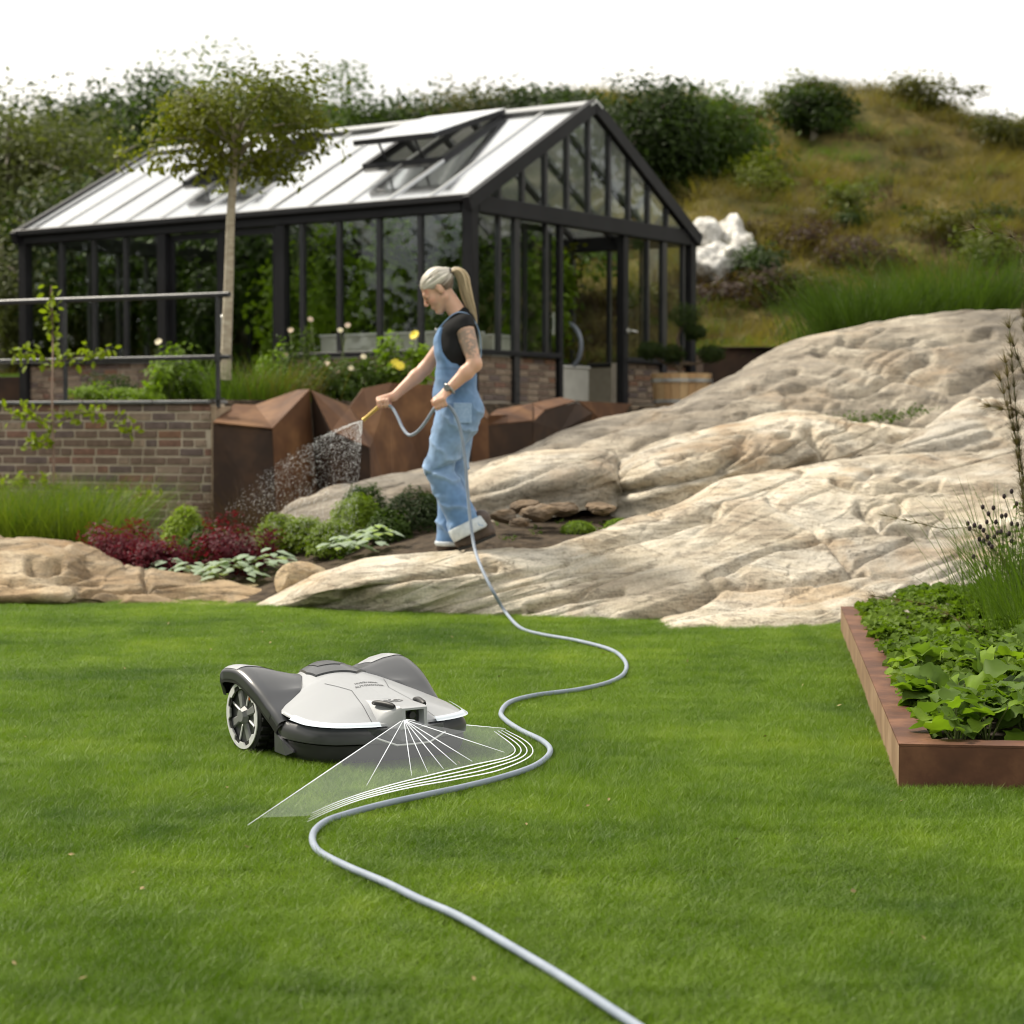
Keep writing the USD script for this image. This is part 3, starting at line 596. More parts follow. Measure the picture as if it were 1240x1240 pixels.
panel([(377, 472, 16.76), (424, 492, 17.1), g_, gg]); 
panel([(376, 473, 16.77), (401, 522, 16.52), (392, 632, 16.6), (387, 632, 16.9)], M_rust_shaded)
panel([(403, 523, 16.5), (447, 543, 16.36), (450, 625, 16.4), (393, 632, 16.6)], M_rust_shaded)
h1, h2, h3, h4 = (424, 492, 17.12), (440, 470, 17.3), (474, 463, 17.35), (526, 466, 17.75)
panel([h1, h2, h3, (475, 620, 17.0), (450, 600, 16.5), (448, 542, 16.37)]); panel([(475, 464, 17.36), h4, (526, 610, 17.7), (476, 620, 17.02)])
panel([(527, 467, 17.76), (571, 489, 18.3), (572, 600, 18.25), (527, 610, 17.7)], M_rust_shaded)
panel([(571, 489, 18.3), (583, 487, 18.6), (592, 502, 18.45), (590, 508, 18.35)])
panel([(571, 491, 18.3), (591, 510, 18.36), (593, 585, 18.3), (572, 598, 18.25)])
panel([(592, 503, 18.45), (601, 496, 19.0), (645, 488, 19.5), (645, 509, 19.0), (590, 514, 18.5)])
panel([(591, 515, 18.5), (645, 511, 19.0), (645, 580, 19.0), (592, 585, 18.5)], M_rust_shaded)
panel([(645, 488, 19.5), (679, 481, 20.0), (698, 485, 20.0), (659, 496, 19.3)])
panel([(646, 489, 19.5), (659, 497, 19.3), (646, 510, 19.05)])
panel([(659, 498, 19.3), (699, 487, 20.0), (718, 500, 20.1), (700, 560, 20.1), (646, 575, 19.05), (646, 511, 19.05)], M_rust_shaded)
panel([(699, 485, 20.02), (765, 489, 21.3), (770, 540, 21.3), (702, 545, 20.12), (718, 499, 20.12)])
bw = thing('rusty_bank_wall', 'low rust brown steel wall holding the grass bank behind the barrel', 'retaining wall')
obj('panel', prism(facing([(2.62, 27.2, 1.2), (9.2, 27.9, 1.2), (9.2, 27.9, 2.18), (2.62, 27.2, 2.18)]), .02), M_rust_shaded, bw)
obj('panel', prism(facing([(2.62, 27.2, 1.2), (2.62, 28.6, 1.2), (2.62, 28.6, 2.18), (2.62, 27.2, 2.18)], (0, 27.5, 1)), .02), M_rust_shaded, bw)
obj('cap', bevbox(2.6, 9.2, 27.18, 27.3, 2.18, 2.2, .004), M_rust_shaded, bw)
bl = thing('rusty_corner_wall', 'low rusty steel corner wall left of the greenhouse behind the railing', 'retaining wall')
obj('panel', bevbox(-11.0, -6.35, 27.1, 27.14, 1.2, 1.79, .004), M_rust_shaded, bl)
obj('panel', bevbox(-6.33, -6.29, 27.1, 28.6, 1.2, 1.79, .004), M_rust_shaded, bl)

# ------------------------------------------------------------------ greenhouse (local x along the gable, y along the long side)
M_frame = nm('black_frame', [(.3, (.006, .006, .007)), (.7, (.012, .012, .014))], scale=3, rough=.5, spec=.22)
M_frame_soft = nm('black_bar', [(.3, (.014, .014, .016)), (.7, (.026, .026, .028))], scale=3, rough=.35, spec=.4)
M_pane = mk('window_glass', {'f': ('layer_weight', {'blend': .5}), 'pw': ('math', {'math_type': 'power', 'value2': 4.0}), 't': ('transparent_bsdf', {'color': (.93, .95, .93)}), 'g': ('glossy_bsdf', {'roughness': .01, 'color': (.95, .97, 1.0)}), 'k': ('math', {'math_type': 'multiply_add', 'value2': .42, 'value3': .022, 'use_clamp': True}), 'm': ('mix_closure', {})},
            [('f.facing', 'pw.value1'), ('pw.value', 'k.value1'), ('k.value', 'm.fac'), ('t.BSDF', 'm.closure1'), ('g.BSDF', 'm.closure2')], 'm.closure')
M_roof = mk('roof_glass', {'f': ('layer_weight', {'blend': .5}), 'pw': ('math', {'math_type': 'power', 'value2': 1.0}), 'k': ('math', {'math_type': 'multiply_add', 'value2': 1.05, 'value3': .10, 'use_clamp': True}), 'g': ('glossy_bsdf', {'roughness': .10, 'color': (.96, .97, .98)}), 'c': ('transparent_bsdf', {'color': (.86, .88, .86)}),
            'd': ('translucent_bsdf', {'color': (.8, .8, .8)}), 'm1': ('mix_closure', {'fac': .05}), 'm': ('mix_closure', {})},
           [('f.facing', 'pw.value1'), ('pw.value', 'k.value1'), ('c.BSDF', 'm1.closure1'), ('d.BSDF', 'm1.closure2'), ('k.value', 'm.fac'), ('m1.closure', 'm.closure1'), ('g.BSDF', 'm.closure2')], 'm.closure')
M_metal = nm('brushed_metal', (.55, .55, .54), scale=30, rough=.3, metallic=.9)
gh = thing('greenhouse', 'black framed glass greenhouse on a brick plinth with a white reflecting roof', 'greenhouse', C0, GRZ)
SILL = .60
DG = (1.87, 3.40); DL = (2.80, 4.75)                 # door bays in the gable and in the long side
rng = np.random.default_rng(8)
# plinth: mortar core and single bricks
def plinth(x0, x1, y0, y1): obj('plinth_core', bxm(x0, x1, y0, y1, -.15, SILL - .01), M_mortar_pale, gh)
plinth(.03, DG[0] - .02, .03, .2); plinth(DG[1] + .02, GW - .03, .03, .2); plinth(.03, .2, .2, DL[0] - .02); plinth(.03, .2, DL[1] + .02, GL - .03); plinth(GW - .2, GW - .03, .2, GL - .03); plinth(.2, GW - .2, GL - .2, GL - .03)
WW = (.30, .10, .08, .06, .46)
lay(gh, .05, DG[0] - .05, .022, .07, 7, .0745, .232, .012, rng, .03, WW)
lay(gh, DG[1] + .05, GW - .05, .022, .07, 7, .0745, .232, .012, rng, .03, WW)
lay(gh, .05, DL[0] - .05, .022, .07, 7, .0745, .232, .012, rng, .03, WW, axis=1)
lay(gh, DL[1] + .05, GL - .05, .022, .07, 7, .0745, .232, .012, rng, .03, WW, axis=1)
# corner posts and eaves
for (x, y) in ((0, 0), (GW, 0), (0, GL), (GW, GL)):
    obj('corner_post', bevbox(x - .06 if x == 0 else x - .08, x + .08 if x == 0 else x + .06, y - .06 if y == 0 else y - .08, y + .08 if y == 0 else y + .06, -.1, EAVE - .002, .006), M_frame, gh)
obj('eave_beam', bevbox(-.07, .07, .09, GL - .09, EAVE - .17, EAVE + .03, .008), M_frame, gh); obj('gutter', bevbox(-.14, -.072, -.1, GL + .1, EAVE - .06, EAVE + .02, .012), M_frame, gh)
obj('eave_beam', bevbox(GW - .07, GW + .07, .09, GL - .09, EAVE - .17, EAVE + .03, .008), M_frame, gh); obj('gutter', bevbox(GW + .072, GW + .14, -.1, GL + .1, EAVE - .06, EAVE + .02, .012), M_frame, gh)
obj('tie_beam', bevbox(.09, GW - .09, -.06, .07, EAVE - .17, EAVE + .03, .008), M_frame, gh)
obj('tie_beam', bevbox(.09, GW - .09, GL - .07, GL + .06, EAVE - .17, EAVE + .03, .008), M_frame, gh)
# sills
obj('sill', bevbox(-.045, .06, .09, DL[0], SILL, SILL + .06, .006), M_frame, gh); obj('sill', bevbox(-.045, .06, DL[1], GL - .09, SILL, SILL + .06, .006), M_frame, gh)
obj('sill', bevbox(.09, DG[0], -.045, .06, SILL, SILL + .06, .006), M_frame, gh); obj('sill', bevbox(DG[1], GW - .09, -.045, .06, SILL, SILL + .06, .006), M_frame, gh)
obj('sill', bevbox(GW - .06, GW + .04, .09, GL - .09, SILL, SILL + .06, .006), M_frame, gh); obj('sill', bevbox(.09, GW - .09, GL - .06, GL + .04, SILL, SILL + .06, .006), M_frame, gh)
HB = EAVE - .172
def vbar(x, y, w=.045, z0=SILL + .062, z1=HB, d=.07, name='glazing_bar', m=None):
    obj(name, bevbox(x - w / 2 if d else x, x + w / 2, y - d / 2, y + d / 2, z0, z1, .004), m or M_frame_soft, gh)
def pane_x(x0, x1, y, z0, z1): obj('window_pane', bxm(x0, x1, y - .004, y + .004, z0, z1), M_pane, gh)
def pane_y(y0, y1, x, z0, z1): obj('window_pane', bxm(x - .004, x + .004, y0, y1, z0, z1), M_pane, gh)
# gable facing the viewer's right
gx = [.09, .55, .91, 1.55]; 
vbar(.55, 0); vbar(1.55, 0); vbar(.91, 0, .11, -.1); vbar(DG[0], 0, .08, -.1, name='door_jamb', m=M_frame); vbar(DG[1], 0, .12, -.1, name='door_jamb', m=M_frame); vbar(4.40, 0, .12, -.1); vbar(3.97, 0); vbar(4.92, 0)
xs = [.082, .55, .91, 1.55, DG[0]]
for a, b in zip(xs[:-1], xs[1:]): pane_x(a + .03, b - .03, 0, SILL + .05, HB + .01)
xs = [DG[1], 3.97, 4.40, 4.92, GW - .08]
for a, b in zip(xs[:-1], xs[1:]): pane_x(a + .03, b - .03, 0, SILL + .05, HB + .01)
def roofz(s): return EAVE + (RIDGE - EAVE) * (1 - abs(s - GW / 2) / (GW / 2))
ss = [.55 + .49 * k for k in range(9)]
for y in (0.0, GL):
    for s_ in ss: obj('gable_bar', bevbox(s_ - .028, s_ + .028, y - .035, y + .035, EAVE + .032, roofz(s_) - .06, .004), M_frame_soft, gh)
    eds = [.12] + ss + [GW - .12]
    for a, b in zip(eds[:-1], eds[1:]):
        a2, b2 = a + .03, b - .03; pl = [(a2, EAVE + .02), (b2, EAVE + .02), (b2, roofz(b2) - .05)] + ([(GW / 2, roofz(GW / 2) - .05)] if a2 < GW / 2 < b2 else []) + [(a2, roofz(a2) - .05)]
        obj('gable_pane', prism([(q[0], y - .004, q[1]) for q in pl], -.008 if False else .008), M_pane, gh)
    for s0, s1 in ((-.14, GW / 2), (GW + .14, GW / 2)):
        z0 = EAVE - .075; z1 = RIDGE
        obj('barge_board', beam((s0, y - .05 if y == 0 else y + .05, z0 - .02), (s1, y - .05 if y == 0 else y + .05, z1 - .02), .09, .16), M_frame, gh)
# long side facing the viewer
ts = [.10, .70, 1.30, 1.90, 2.47, DL[0]]
for t_ in ts[1:-1]: obj('glazing_bar', bevbox(-.035, .035, t_ - .032, t_ + .032, SILL + .062, HB, .004), M_frame_soft, gh)
for a, b in zip(ts[:-1], ts[1:]): pane_y(a + .03, b - .03, 0, SILL + .05, HB + .01)
obj('door_jamb', bevbox(-.06, .06, DL[0] - .08, DL[0] + .06, -.1, HB, .006), M_frame, gh); obj('door_jamb', bevbox(-.06, .06, DL[1] - .06, DL[1] + .08, -.1, HB, .006), M_frame, gh)
ts = [DL[1], 5.42, 5.99, 6.59, GL - .09]
for t_ in ts[1:-1]: obj('glazing_bar', bevbox(-.035, .035, t_ - .032, t_ + .032, SILL + .062, HB, .004), M_frame_soft, gh)
for a, b in zip(ts[:-1], ts[1:]): pane_y(a + .03, b - .03, 0, SILL + .05, HB + .01)
# sliding door leaves of the long side
def leaf_door(y0, y1, x):
    f = .075
    d = obj('door', cat_m([bxm(x - .02, x + .02, y0, y0 + f, .0, HB - .01), bxm(x - .02, x + .02, y1 - f, y1, .0, HB - .01), bxm(x - .02, x + .02, y0 + f, y1 - f, .0, .16), bxm(x - .02, x + .02, y0 + f, y1 - f, HB - .01 - f, HB - .01)]), M_frame, gh)
    obj('door_pane', bxm(x - .004, x + .004, y0 + f - .005, y1 - f + .005, .155, HB - f), M_pane, d)
    return d
d1 = leaf_door(DL[0] + .062, 3.80, -.0); d2 = leaf_door(3.81, DL[1] - .062, .045)
obj('handle', bevbox(-.06, -.025, 3.72, 3.75, .85, 1.15, .006), M_metal, d1)
# far long side and far gable
tf = np.linspace(.09, GL - .09, 13)
for t_ in tf[1:-1]: obj('glazing_bar', bxm(GW - .03, GW + .03, t_ - .028, t_ + .028, SILL + .062, HB), M_frame_soft, gh)
for a, b in zip(tf[:-1], tf[1:]): pane_y(a + .03, b - .03, GW, SILL + .05, HB + .01)
tf = np.linspace(.09, GW - .09, 10)
for t_ in tf[1:-1]: obj('glazing_bar', bxm(t_ - .028, t_ + .028, GL - .03, GL + .03, SILL + .062, HB), M_frame_soft, gh)
for a, b in zip(tf[:-1], tf[1:]): pane_x(a + .03, b - .03, GL, SILL + .05, HB + .01)
# double doors in the gable stand open, slid aside: one leaf in front of each neighbour bay
def slide_door(x0, x1, y, hx):
    f = .07
    d = obj('door', cat_m([bxm(x0, x0 + f, y - .02, y + .02, .0, HB - .02), bxm(x1 - f, x1, y - .02, y + .02, .0, HB - .02), bxm(x0 + f, x1 - f, y - .02, y + .02, .0, .12), bxm(x0 + f, x1 - f, y - .02, y + .02, HB - .09, HB - .02)]), M_frame, gh)
    obj('door_pane', bxm(x0 + f - .005, x1 - f + .005, y - .004, y + .004, .115, HB - .085), M_pane, d)
    h = cat_m([bevbox(hx - .015, hx + .015, y - .075, y - .05, .88, 1.16, .006), bxm(hx - .01, hx + .01, y - .05, y - .02, .92, .94), bxm(hx - .01, hx + .01, y - .05, y - .02, 1.10, 1.12)])
    obj('handle', h, M_metal, d)
slide_door(1.22, 1.83, .10, 1.80); slide_door(3.42, 4.05, .10, 3.46)
lever = cat_m([tube(np.array([[3.40, -.06, 1.0], [3.40, -.12, 1.0]]), .012, 8), tube(np.array([[3.40, -.12, 1.0], [3.52, -.12, .985]]), .013, 8), tube(np.array([[3.40, -.058, 1.0], [3.40, -.068, 1.0]]), .035, 12)])
obj('lever_handle', lever, M_metal, gh, smooth=40)
# roof: rafters, panes, ridge, two raised vents on the slope toward the viewer
def RP(t_, q, up=0.0, far=False):
    s_ = GW / 2 * q; s_ = GW - s_ if far else s_
    k = (RIDGE - EAVE) / (GW / 2); n = unit(np.array([-k if not far else k, 0, 1.0]))
    return np.array([s_, t_, EAVE + (RIDGE - EAVE) * q]) + n * up
bays = np.linspace(0, GL, 13); VENTS = ((2, 3), (7, 8)); Q0, Q1 = .45, .975
for far in (False, True):
    for k, t_ in enumerate(bays):
        w = .05
        obj('rafter', beam(RP(t_, -.03, -.03, far), RP(t_, 1.0, -.03, far), w, .07), M_frame_soft, gh)
        obj('roof_bar', beam(RP(t_, -.03, .016, far), RP(t_, .985, .016, far), .035, .02), M_metal, gh)
    for k in range(12):
        q1 = 1.0
        if not far and any(k in v for v in VENTS): q1 = Q0
        p = [RP(bays[k] + .02, -.03, .006, far), RP(bays[k + 1] - .02, -.03, .006, far), RP(bays[k + 1] - .02, q1 - .006, .006, far), RP(bays[k] + .02, q1 - .006, .006, far)]
        obj('roof_pane', prism(facing(p, (GW * (1.5 if far else -.5), 3, 9)), .01), M_roof, gh)
obj('ridge_cap', cat_m([beam((GW / 2 - .07, -.1, RIDGE + .0), (GW / 2 - .07, GL + .1, RIDGE + .0), .16, .03, (-.45, 0, .9)), beam((GW / 2 + .07, -.1, RIDGE + .0), (GW / 2 + .07, GL + .1, RIDGE + .0), .16, .03, (.45, 0, .9))]), M_metal, gh)
for (k0, k1) in VENTS:
    t0, t1 = bays[k0], bays[k1 + 1]
    op = obj('roof_vent', cat_m([beam(RP(t0, Q0, .02), RP(t1, Q0, .02), .07, .06), beam(RP(t0 + .02, Q0, .02), RP(t0 + .02, Q1, .02), .08, .06, (0, 0, 1)), beam(RP(t1 - .02, Q0, .02), RP(t1 - .02, Q1, .02), .08, .06)]), M_frame, gh)
    hinge = RP(0, Q1, .05); k = (RIDGE - EAVE) / (GW / 2); sl = math.atan(k); L = float(np.linalg.norm(RP(0, Q1) - RP(0, Q0))) + .06; ang = sl - math.radians(10.5 if k0 == 2 else 8)
    def VP(t_, a, up=0.0): return np.array([hinge[0] - math.cos(ang) * a - math.sin(ang) * up, t_, hinge[2] - math.sin(ang) * a + math.cos(ang) * up])
    fr = cat_m([beam(VP(t0, L), VP(t1, L), .06, .06), beam(VP(t0 + .02, 0), VP(t0 + .02, L), .05, .07), beam(VP(t1 - .02, 0), VP(t1 - .02, L), .05, .07), beam(VP(t0, .02), VP(t1, .02), .06, .05), beam(VP((t0 + t1) / 2, 0, -.01), VP((t0 + t1) / 2, L, -.01), .04, .04)])
    obj('vent_frame', fr, M_frame, op)
    pp = [VP(t0 - .01, -.02, .042), VP(t1 + .01, -.02, .042), VP(t1 + .01, L + .03, .042), VP(t0 - .01, L + .03, .042)]
    obj('vent_pane', prism(facing(pp, (-3, 3, 9)), .01), M_roof, op)
    mid = (t0 + t1) / 2
    for o in (-.28, .28): obj('opener_arm', tube(np.array([RP(mid + o, Q0 + .02, .0), VP(mid + o, L - .05, -.02)]), .016, 6), M_frame, op)
# floor
M_paving = nm('paving', [(.3, (.17, .16, .145)), (.7, (.29, .27, .245))], scale=4, rough=.9, bump=.3, bdist=.01)
obj('floor', bxm(.2, GW - .2, .2, GL - .2, .004, .03), M_paving, gh)
obj('threshold', bevbox(DG[0] - .05, DG[1] + .05, -.15, .2, -.12, .035, .006), M_paving, gh)

def G2W(s, t, z=0.0): return C0 + GV * s + LV * t + np.array([0, 0, z])
M_white = nm('off_white_paint', [(.3, (.52, .52, .49)), (.7, (.64, .63, .60))], scale=4, rough=.6)
M_conc = nm('pale_concrete', [(.3, (.42, .41, .37)), (.7, (.55, .54, .49))], scale=5, rough=.8, bump=.2, bdist=.005)
def planter_box(s0, s1, t0, t1, z0, z1, label):
    t = thing('white_planter_box', label, 'planter', G2W((s0 + s1) / 2, (t0 + t1) / 2), GRZ)
    a, b = (s1 - s0) / 2, (t1 - t0) / 2
    obj('box', cat_m([bevbox(-a, a, -b, -b + .04, z0, z1, .006), bevbox(-a, a, b - .04, b, z0, z1, .006), bevbox(-a, -a + .04, -b + .041, b - .041, z0, z1, .006), bevbox(a - .04, a, -b + .041, b - .041, z0, z1, .006)]), M_conc, t)
    obj('rim', cat_m([bevbox(-a - .015, a + .015, -b - .015, -b + .05, z1 + .001, z1 + .03, .004), bevbox(-a - .015, a + .015, b - .05, b + .015, z1 + .001, z1 + .03, .004), bevbox(-a - .015, -a + .05, -b + .051, b - .051, z1 + .001, z1 + .03, .004), bevbox(a - .05, a + .015, -b + .051, b - .051, z1 + .001, z1 + .03, .004)]), M_white, t)
    obj('soil', bxm(-a + .041, a - .041, -b + .041, b - .041, z0 + .1, z1 - .03), M_soil, t)
planter_box(.30, .75, .35, 2.45, .04, .86, 'long white planter box inside the greenhouse behind the long side panes')
planter_box(1.95, 3.28, .45, .95, .04, .52, 'low pale concrete planter box standing in the open gable doorway')
planter_box(.95, 1.5, .35, .85, .04, .84, 'white planter box behind the gable panes right of the woman')
# arched hoop in the doorway: a grey wheel leaning inside
whl = thing('grey_hoop', 'grey hoop like a cart wheel rim leaning among the vines in the doorway', 'hoop', G2W(2.9, .62, .5), GRZ)
_a = np.linspace(0, 2 * np.pi, 40); obj('rim', tube(np.stack([.07 * np.cos(_a) + .05, .30 * np.cos(_a), .30 + .30 * np.sin(_a)], 1), .03, 8), nm('hoop_metal', (.16, .18, .22), rough=.4), whl, smooth=60)

# half barrel with a cloud pruned pine
bc = at(825, 490, 25.0); BZ = 1.33; bc[2] = BZ
M_oak = [nm(f'oak_stave_{k}', [(.3, tuple(np.array(c) * .75)), (.7, c)], scale=7, rough=.6, bump=.25, bdist=.004, stretch=(1, 1, .12)) for k, c in zip('abc', ((.52, .33, .16), (.58, .39, .20), (.46, .28, .13)))]
barrel = thing('half_barrel', 'half oak barrel planter with grey hoops beside the greenhouse corner', 'barrel', bc)
NS = 22
for k in range(NS):
    a0, a1 = 2 * np.pi * (k + .03) / NS, 2 * np.pi * (k + .97) / NS
    prof = [(.33, 0.0), (.355, .16), (.375, .32), (.385, .44)]
    v = [];
    for r_, z in prof:
        for a in (a0, a1):
            for o in (0, -.028): v.append([(r_ + o) * math.cos(a), (r_ + o) * math.sin(a), z])
    v = np.array(v); q = []
    for j in range(3):
        b = j * 4; q += [[b, b + 2, b + 6, b + 4], [b + 1, b + 5, b + 7, b + 3], [b, b + 4, b + 5, b + 1], [b + 2, b + 3, b + 7, b + 6]]
    q += [[0, 1, 3, 2], [12, 14, 15, 13]]
    obj('stave', (v, np.array(q)), M_oak[(k * 7) % 3], barrel)
for z, r_ in ((.07, .349), (.33, .382)):
    a = np.linspace(0, 2 * np.pi, 49); ring = np.array([[x * math.cos(t_), x * math.sin(t_), zz] for t_ in a for x, zz in ((r_, z), (r_ + .006, z), (r_ + .008, z + .045), (r_ + .002, z + .045))])
    obj('hoop', (ring, grid_faces(49, 4)), M_metal, barrel)
obj('soil', xf(tube(np.array([[0, 0, .30], [0, 0, .40]]), .345, 22)), M_soil, barrel)

# ------------------------------------------------------------------ robotic lawn mower (local x forward, y to its left)
def mmat(name, c, rough=.4, spec=.5, coat=0.0, b=.15):
    c = np.array(c); return nm(name, [(.3, tuple(c * .985)), (.7, tuple(c * 1.015))], scale=160, rough=rough, spec=spec, coat=coat, bump=b, bdist=.0008, bscale=500)
M_shell = mmat('mower_white', (.30, .31, .325), .34, .5, .15); M_grey = mmat('mower_dark_grey', (.038, .039, .043), .33, .5); M_mid = mmat('mower_mid_grey', (.052, .054, .060), .30, .5)
M_skirt = mmat('mower_black', (.014, .014, .015), .5, .4, 0, .5); M_tyre = mmat('tyre_rubber', (.018, .018, .018), .75, .3, 0, .6); M_silver = mmat('wheel_silver', (.55, .56, .57), .32, .5); M_spoke = mmat('wheel_grey', (.17, .175, .18), .38)
M_ink = nm('grey_lettering', (.09, .09, .095), rough=.5); M_lens = nm('black_lens', (.01, .01, .012), rough=.08); M_orange = nm('orange_tag', (.75, .17, .03), rough=.4)
M_led = mk('led_strip', {'p': ('principled_bsdf', {'base_color': (.42, .46, .50), 'roughness': .12, 'emission_color': (.85, .93, 1.0), 'emission_strength': .06})}, [], 'p.BSDF')
MH = math.atan2(-.82, .57)
mower = thing('robot_mower', 'white and grey four wheeled robot lawn mower on the lawn beside the hose', 'robot mower', (-.624, 6.68, 0.0), MH, None, .94)
half = spline([(-.14, .13), (-.05, .155), (.05, .175), (.12, .20), (.175, .265), (.215, .312), (.27, .322), (.35, .318), (.43, .300), (.492, .262), (.533, .185), (.552, .095), (.557, 0)], 46)
outl = np.vstack([half * [1, -1], half[::-1][1:]])                 # from the rear right round the front to the rear left
closed = np.vstack([outl, [[-.15, .06], [-.15, -.06]]]); NO = len(closed)
nrm2 = np.gradient(closed, axis=0); nrm2 = unit(np.stack([nrm2[:, 1], -nrm2[:, 0]], 1))
if np.dot(nrm2[40], [1, 0]) < 0: nrm2 = -nrm2
def band(levels, cap0=False, cap1=False, sel=None):
    """a skin through outlines at heights z, each moved inward by inset"""
    sel = np.arange(NO) if sel is None else sel; w = len(sel) == NO
    V = np.stack([np.c_[closed[sel] - nrm2[sel] * i, np.full(len(sel), z)] for z, i in levels], 1)
    f = grid_faces(len(sel), len(levels), wrap=w); v = V.reshape(-1, 3)
    for on, k in ((cap0, 0), (cap1, len(levels) - 1)):
        if on:
            v = np.vstack([v, V[:, k].mean(0)]); c = len(v) - 1; j = np.arange(len(sel)) * len(levels) + k
            f = np.vstack([f, np.stack([np.full(len(sel), c), j, np.roll(j, -1)], 1)])
    return v, f
obj('skirt', band([(.022, .035), (.026, .018), (.045, .008), (.07, .004), (.084, .005), (.087, .02)], cap0=True, cap1=True), M_skirt, mower, smooth=50)
obj('bumper', band([(.086, .022), (.0865, .004), (.090, -.004), (.112, -.006), (.128, -.001), (.141, .008), (.1445, .013), (.145, .03)], cap1=True), M_grey, mower, smooth=45)
# side wedges of the bumper in front of the wheels
for s in (-1, 1):
    pts = np.array([(.16, .255, .10), (.16, .262, .045), (.20, .322, .035), (.30, .334, .035), (.34, .326, .05), (.27, .336, .088), (.205, .326, .105), (.19, .30, .118), (.25, .26, .09), (.3, .26, .04)]) * [1, s, 1]
    h = trimesh.convex.convex_hull(pts); obj('bumper_wedge', h, M_mid, mower)
def Hc(u): return np.interp(u, [-.15, -.08, .0, .08, .16, .25, .34, .42, .50, .56], [.245, .288, .300, .297, .281, .258, .234, .213, .190, .162])
def Ze(u): return np.interp(u, [-.15, .05, .15, .22, .40, .57], [.21, .232, .220, .178, .155, .150])
def spine(p): return np.stack([np.clip(p[..., 0] * .92, -.10, .40), 0 * p[..., 1]], -1)
_half = .02
fr = np.linspace(0, 1, 26) ** 1.15
ring = []
for f_ in fr:
    o = closed - nrm2 * .008; sp_ = spine(o); xy = o + (sp_ - o) * f_
    z = Ze(o[:, 0]) + (Hc(xy[:, 0]) - Ze(o[:, 0])) * (1 - (1 - f_) ** 1.55)
    ring.append(np.c_[xy, z])
lip = np.c_[closed - nrm2 * .006, Ze(closed[:, 0]) - .007]
SV = np.stack([lip] + ring, 1)
obj('shell', (SV.reshape(-1, 3), grid_faces(NO, len(fr) + 1, wrap=True)), M_shell, mower, smooth=50)
from scipy.interpolate import LinearNDInterpolator, NearestNDInterpolator
_sp = SV[:, 1:].reshape(-1, 3) + np.random.default_rng(0).normal(size=(NO * len(fr), 3)) * [1e-7, 1e-7, 0]
_li = LinearNDInterpolator(_sp[:, :2], _sp[:, 2]); _ni = NearestNDInterpolator(_sp[:, :2], _sp[:, 2])
def HZ(u, v):
    z = _li(u, v); return np.where(np.isnan(z), _ni(u, v), z)
def patch(poly, name, mat, up=.003, n=26, parent=None, th=.0):
    """a plate that hugs the shell: a polygon in plan"""
    P = Polygon(poly); x0, y0, x1, y1 = P.bounds; V = []; F = []; 
    pp = np.array(poly); c = pp.mean(0); K = []
    bd = np.vstack([np.linspace(pp[i], pp[(i + 1) % len(pp)], 12, endpoint=False) for i in range(len(pp))])
    R = [c + (bd - c) * t for t in (1.0, .97, .8, .55, .3, .02)]
    Zs = [HZ(r[:, 0], r[:, 1]) + u for r, u in zip(R, (-.002, up, up, up, up, up))]
    V = np.stack([np.c_[r, z] for r, z in zip(R, Zs)], 1)
    return obj(name, (V.reshape(-1, 3), grid_faces(len(bd), 6, wrap=True)), mat, parent or mower, smooth=40)
patch([(-.11, -.06), (.02, -.10), (.10, -.105), (.175, 0.02), (.10, .105), (.02, .10), (-.11, .06)], 'control_panel', M_mid, .007)
patch([(-.06, -.05), (.03, -.06), (.09, 0), (.03, .06), (-.06, .05)], 'control_screen', M_grey, .0095)
# seams between shell pieces
def seam(p, q, w=.0022, up=.0012):
    t = np.linspace(0, 1, 24)[:, None]; c = np.array(p) + (np.array(q) - np.array(p)) * t; n = unit(np.array([-(q[1] - p[1]), q[0] - p[0]])) * w
    V = np.stack([np.c_[c + n * a, HZ((c + n * a)[:, 0], (c + n * a)[:, 1]) + up] for a in (-.5, .5)], 1)
    obj('seam', (V.reshape(-1, 3), grid_faces(24, 2)), M_grey, mower)
for s in (-1, 1): seam((.30, s * .075), (.522, s * .125)); seam((.19, s * .12), (.30, s * .075))
# light strips along the front edge
for s in (1, -1):
    sel = np.arange(NO); m = (closed[:, 1] * s > .105) & (closed[:, 0] > .30); sel = sel[m]
    V = np.stack([np.c_[closed[sel] - nrm2[sel] * i, Ze(closed[sel, 0]) + z] for z, i in ((-.004, -.012), (-.004, -.007), (.001, -.003), (.0065, .004), (.009, .012))], 1)
    obj('led_strip', (V.reshape(-1, 3), grid_faces(len(sel), 5)), M_led, mower, smooth=60)
# sensor housing with its dark window
import manifold3d as m3
def hullm(p): return m3.Manifold.hull_points(np.asarray(p, np.float64))
hs = hullm([(.36, y, .215) for y in (-.075, .075)] + [(.575, y, .210) for y in (-.050, .050)] + [(.590, y, .205) for y in (-.049, .049)] + [(.594, y, .137) for y in (-.047, .047)] + [(.586, y, .132) for y in (-.052, .052)] + [(.50, y, .138) for y in (-.115, .115)] + [(.52, y, .185) for y in (-.085, .085)] + [(.30, y, .19) for y in (-.06, .06)])
hole = hullm([(.54, y, z) for y in (-.026, .026) for z in (.155, .19)] + [(.61, y, z) for y in (-.0405, .0405) for z in (.1415, .2015)])
obj('sensor_housing', hs - hole, M_shell, mower, smooth=30)
obj('sensor_window', bevbox(.558, .566, -.034, .034, .147, .197, .002), M_lens, mower)
obj('camera_lens', xf(tube(np.array([[0, 0, 0], [.016, 0, 0]]), .012, 16), loc=(.562, 0, .178)), M_skirt, mower, smooth=40)
obj('sensor_floor', bevbox(.55, .596, -.034, .034, .1405, .146, .002), M_grey, mower)
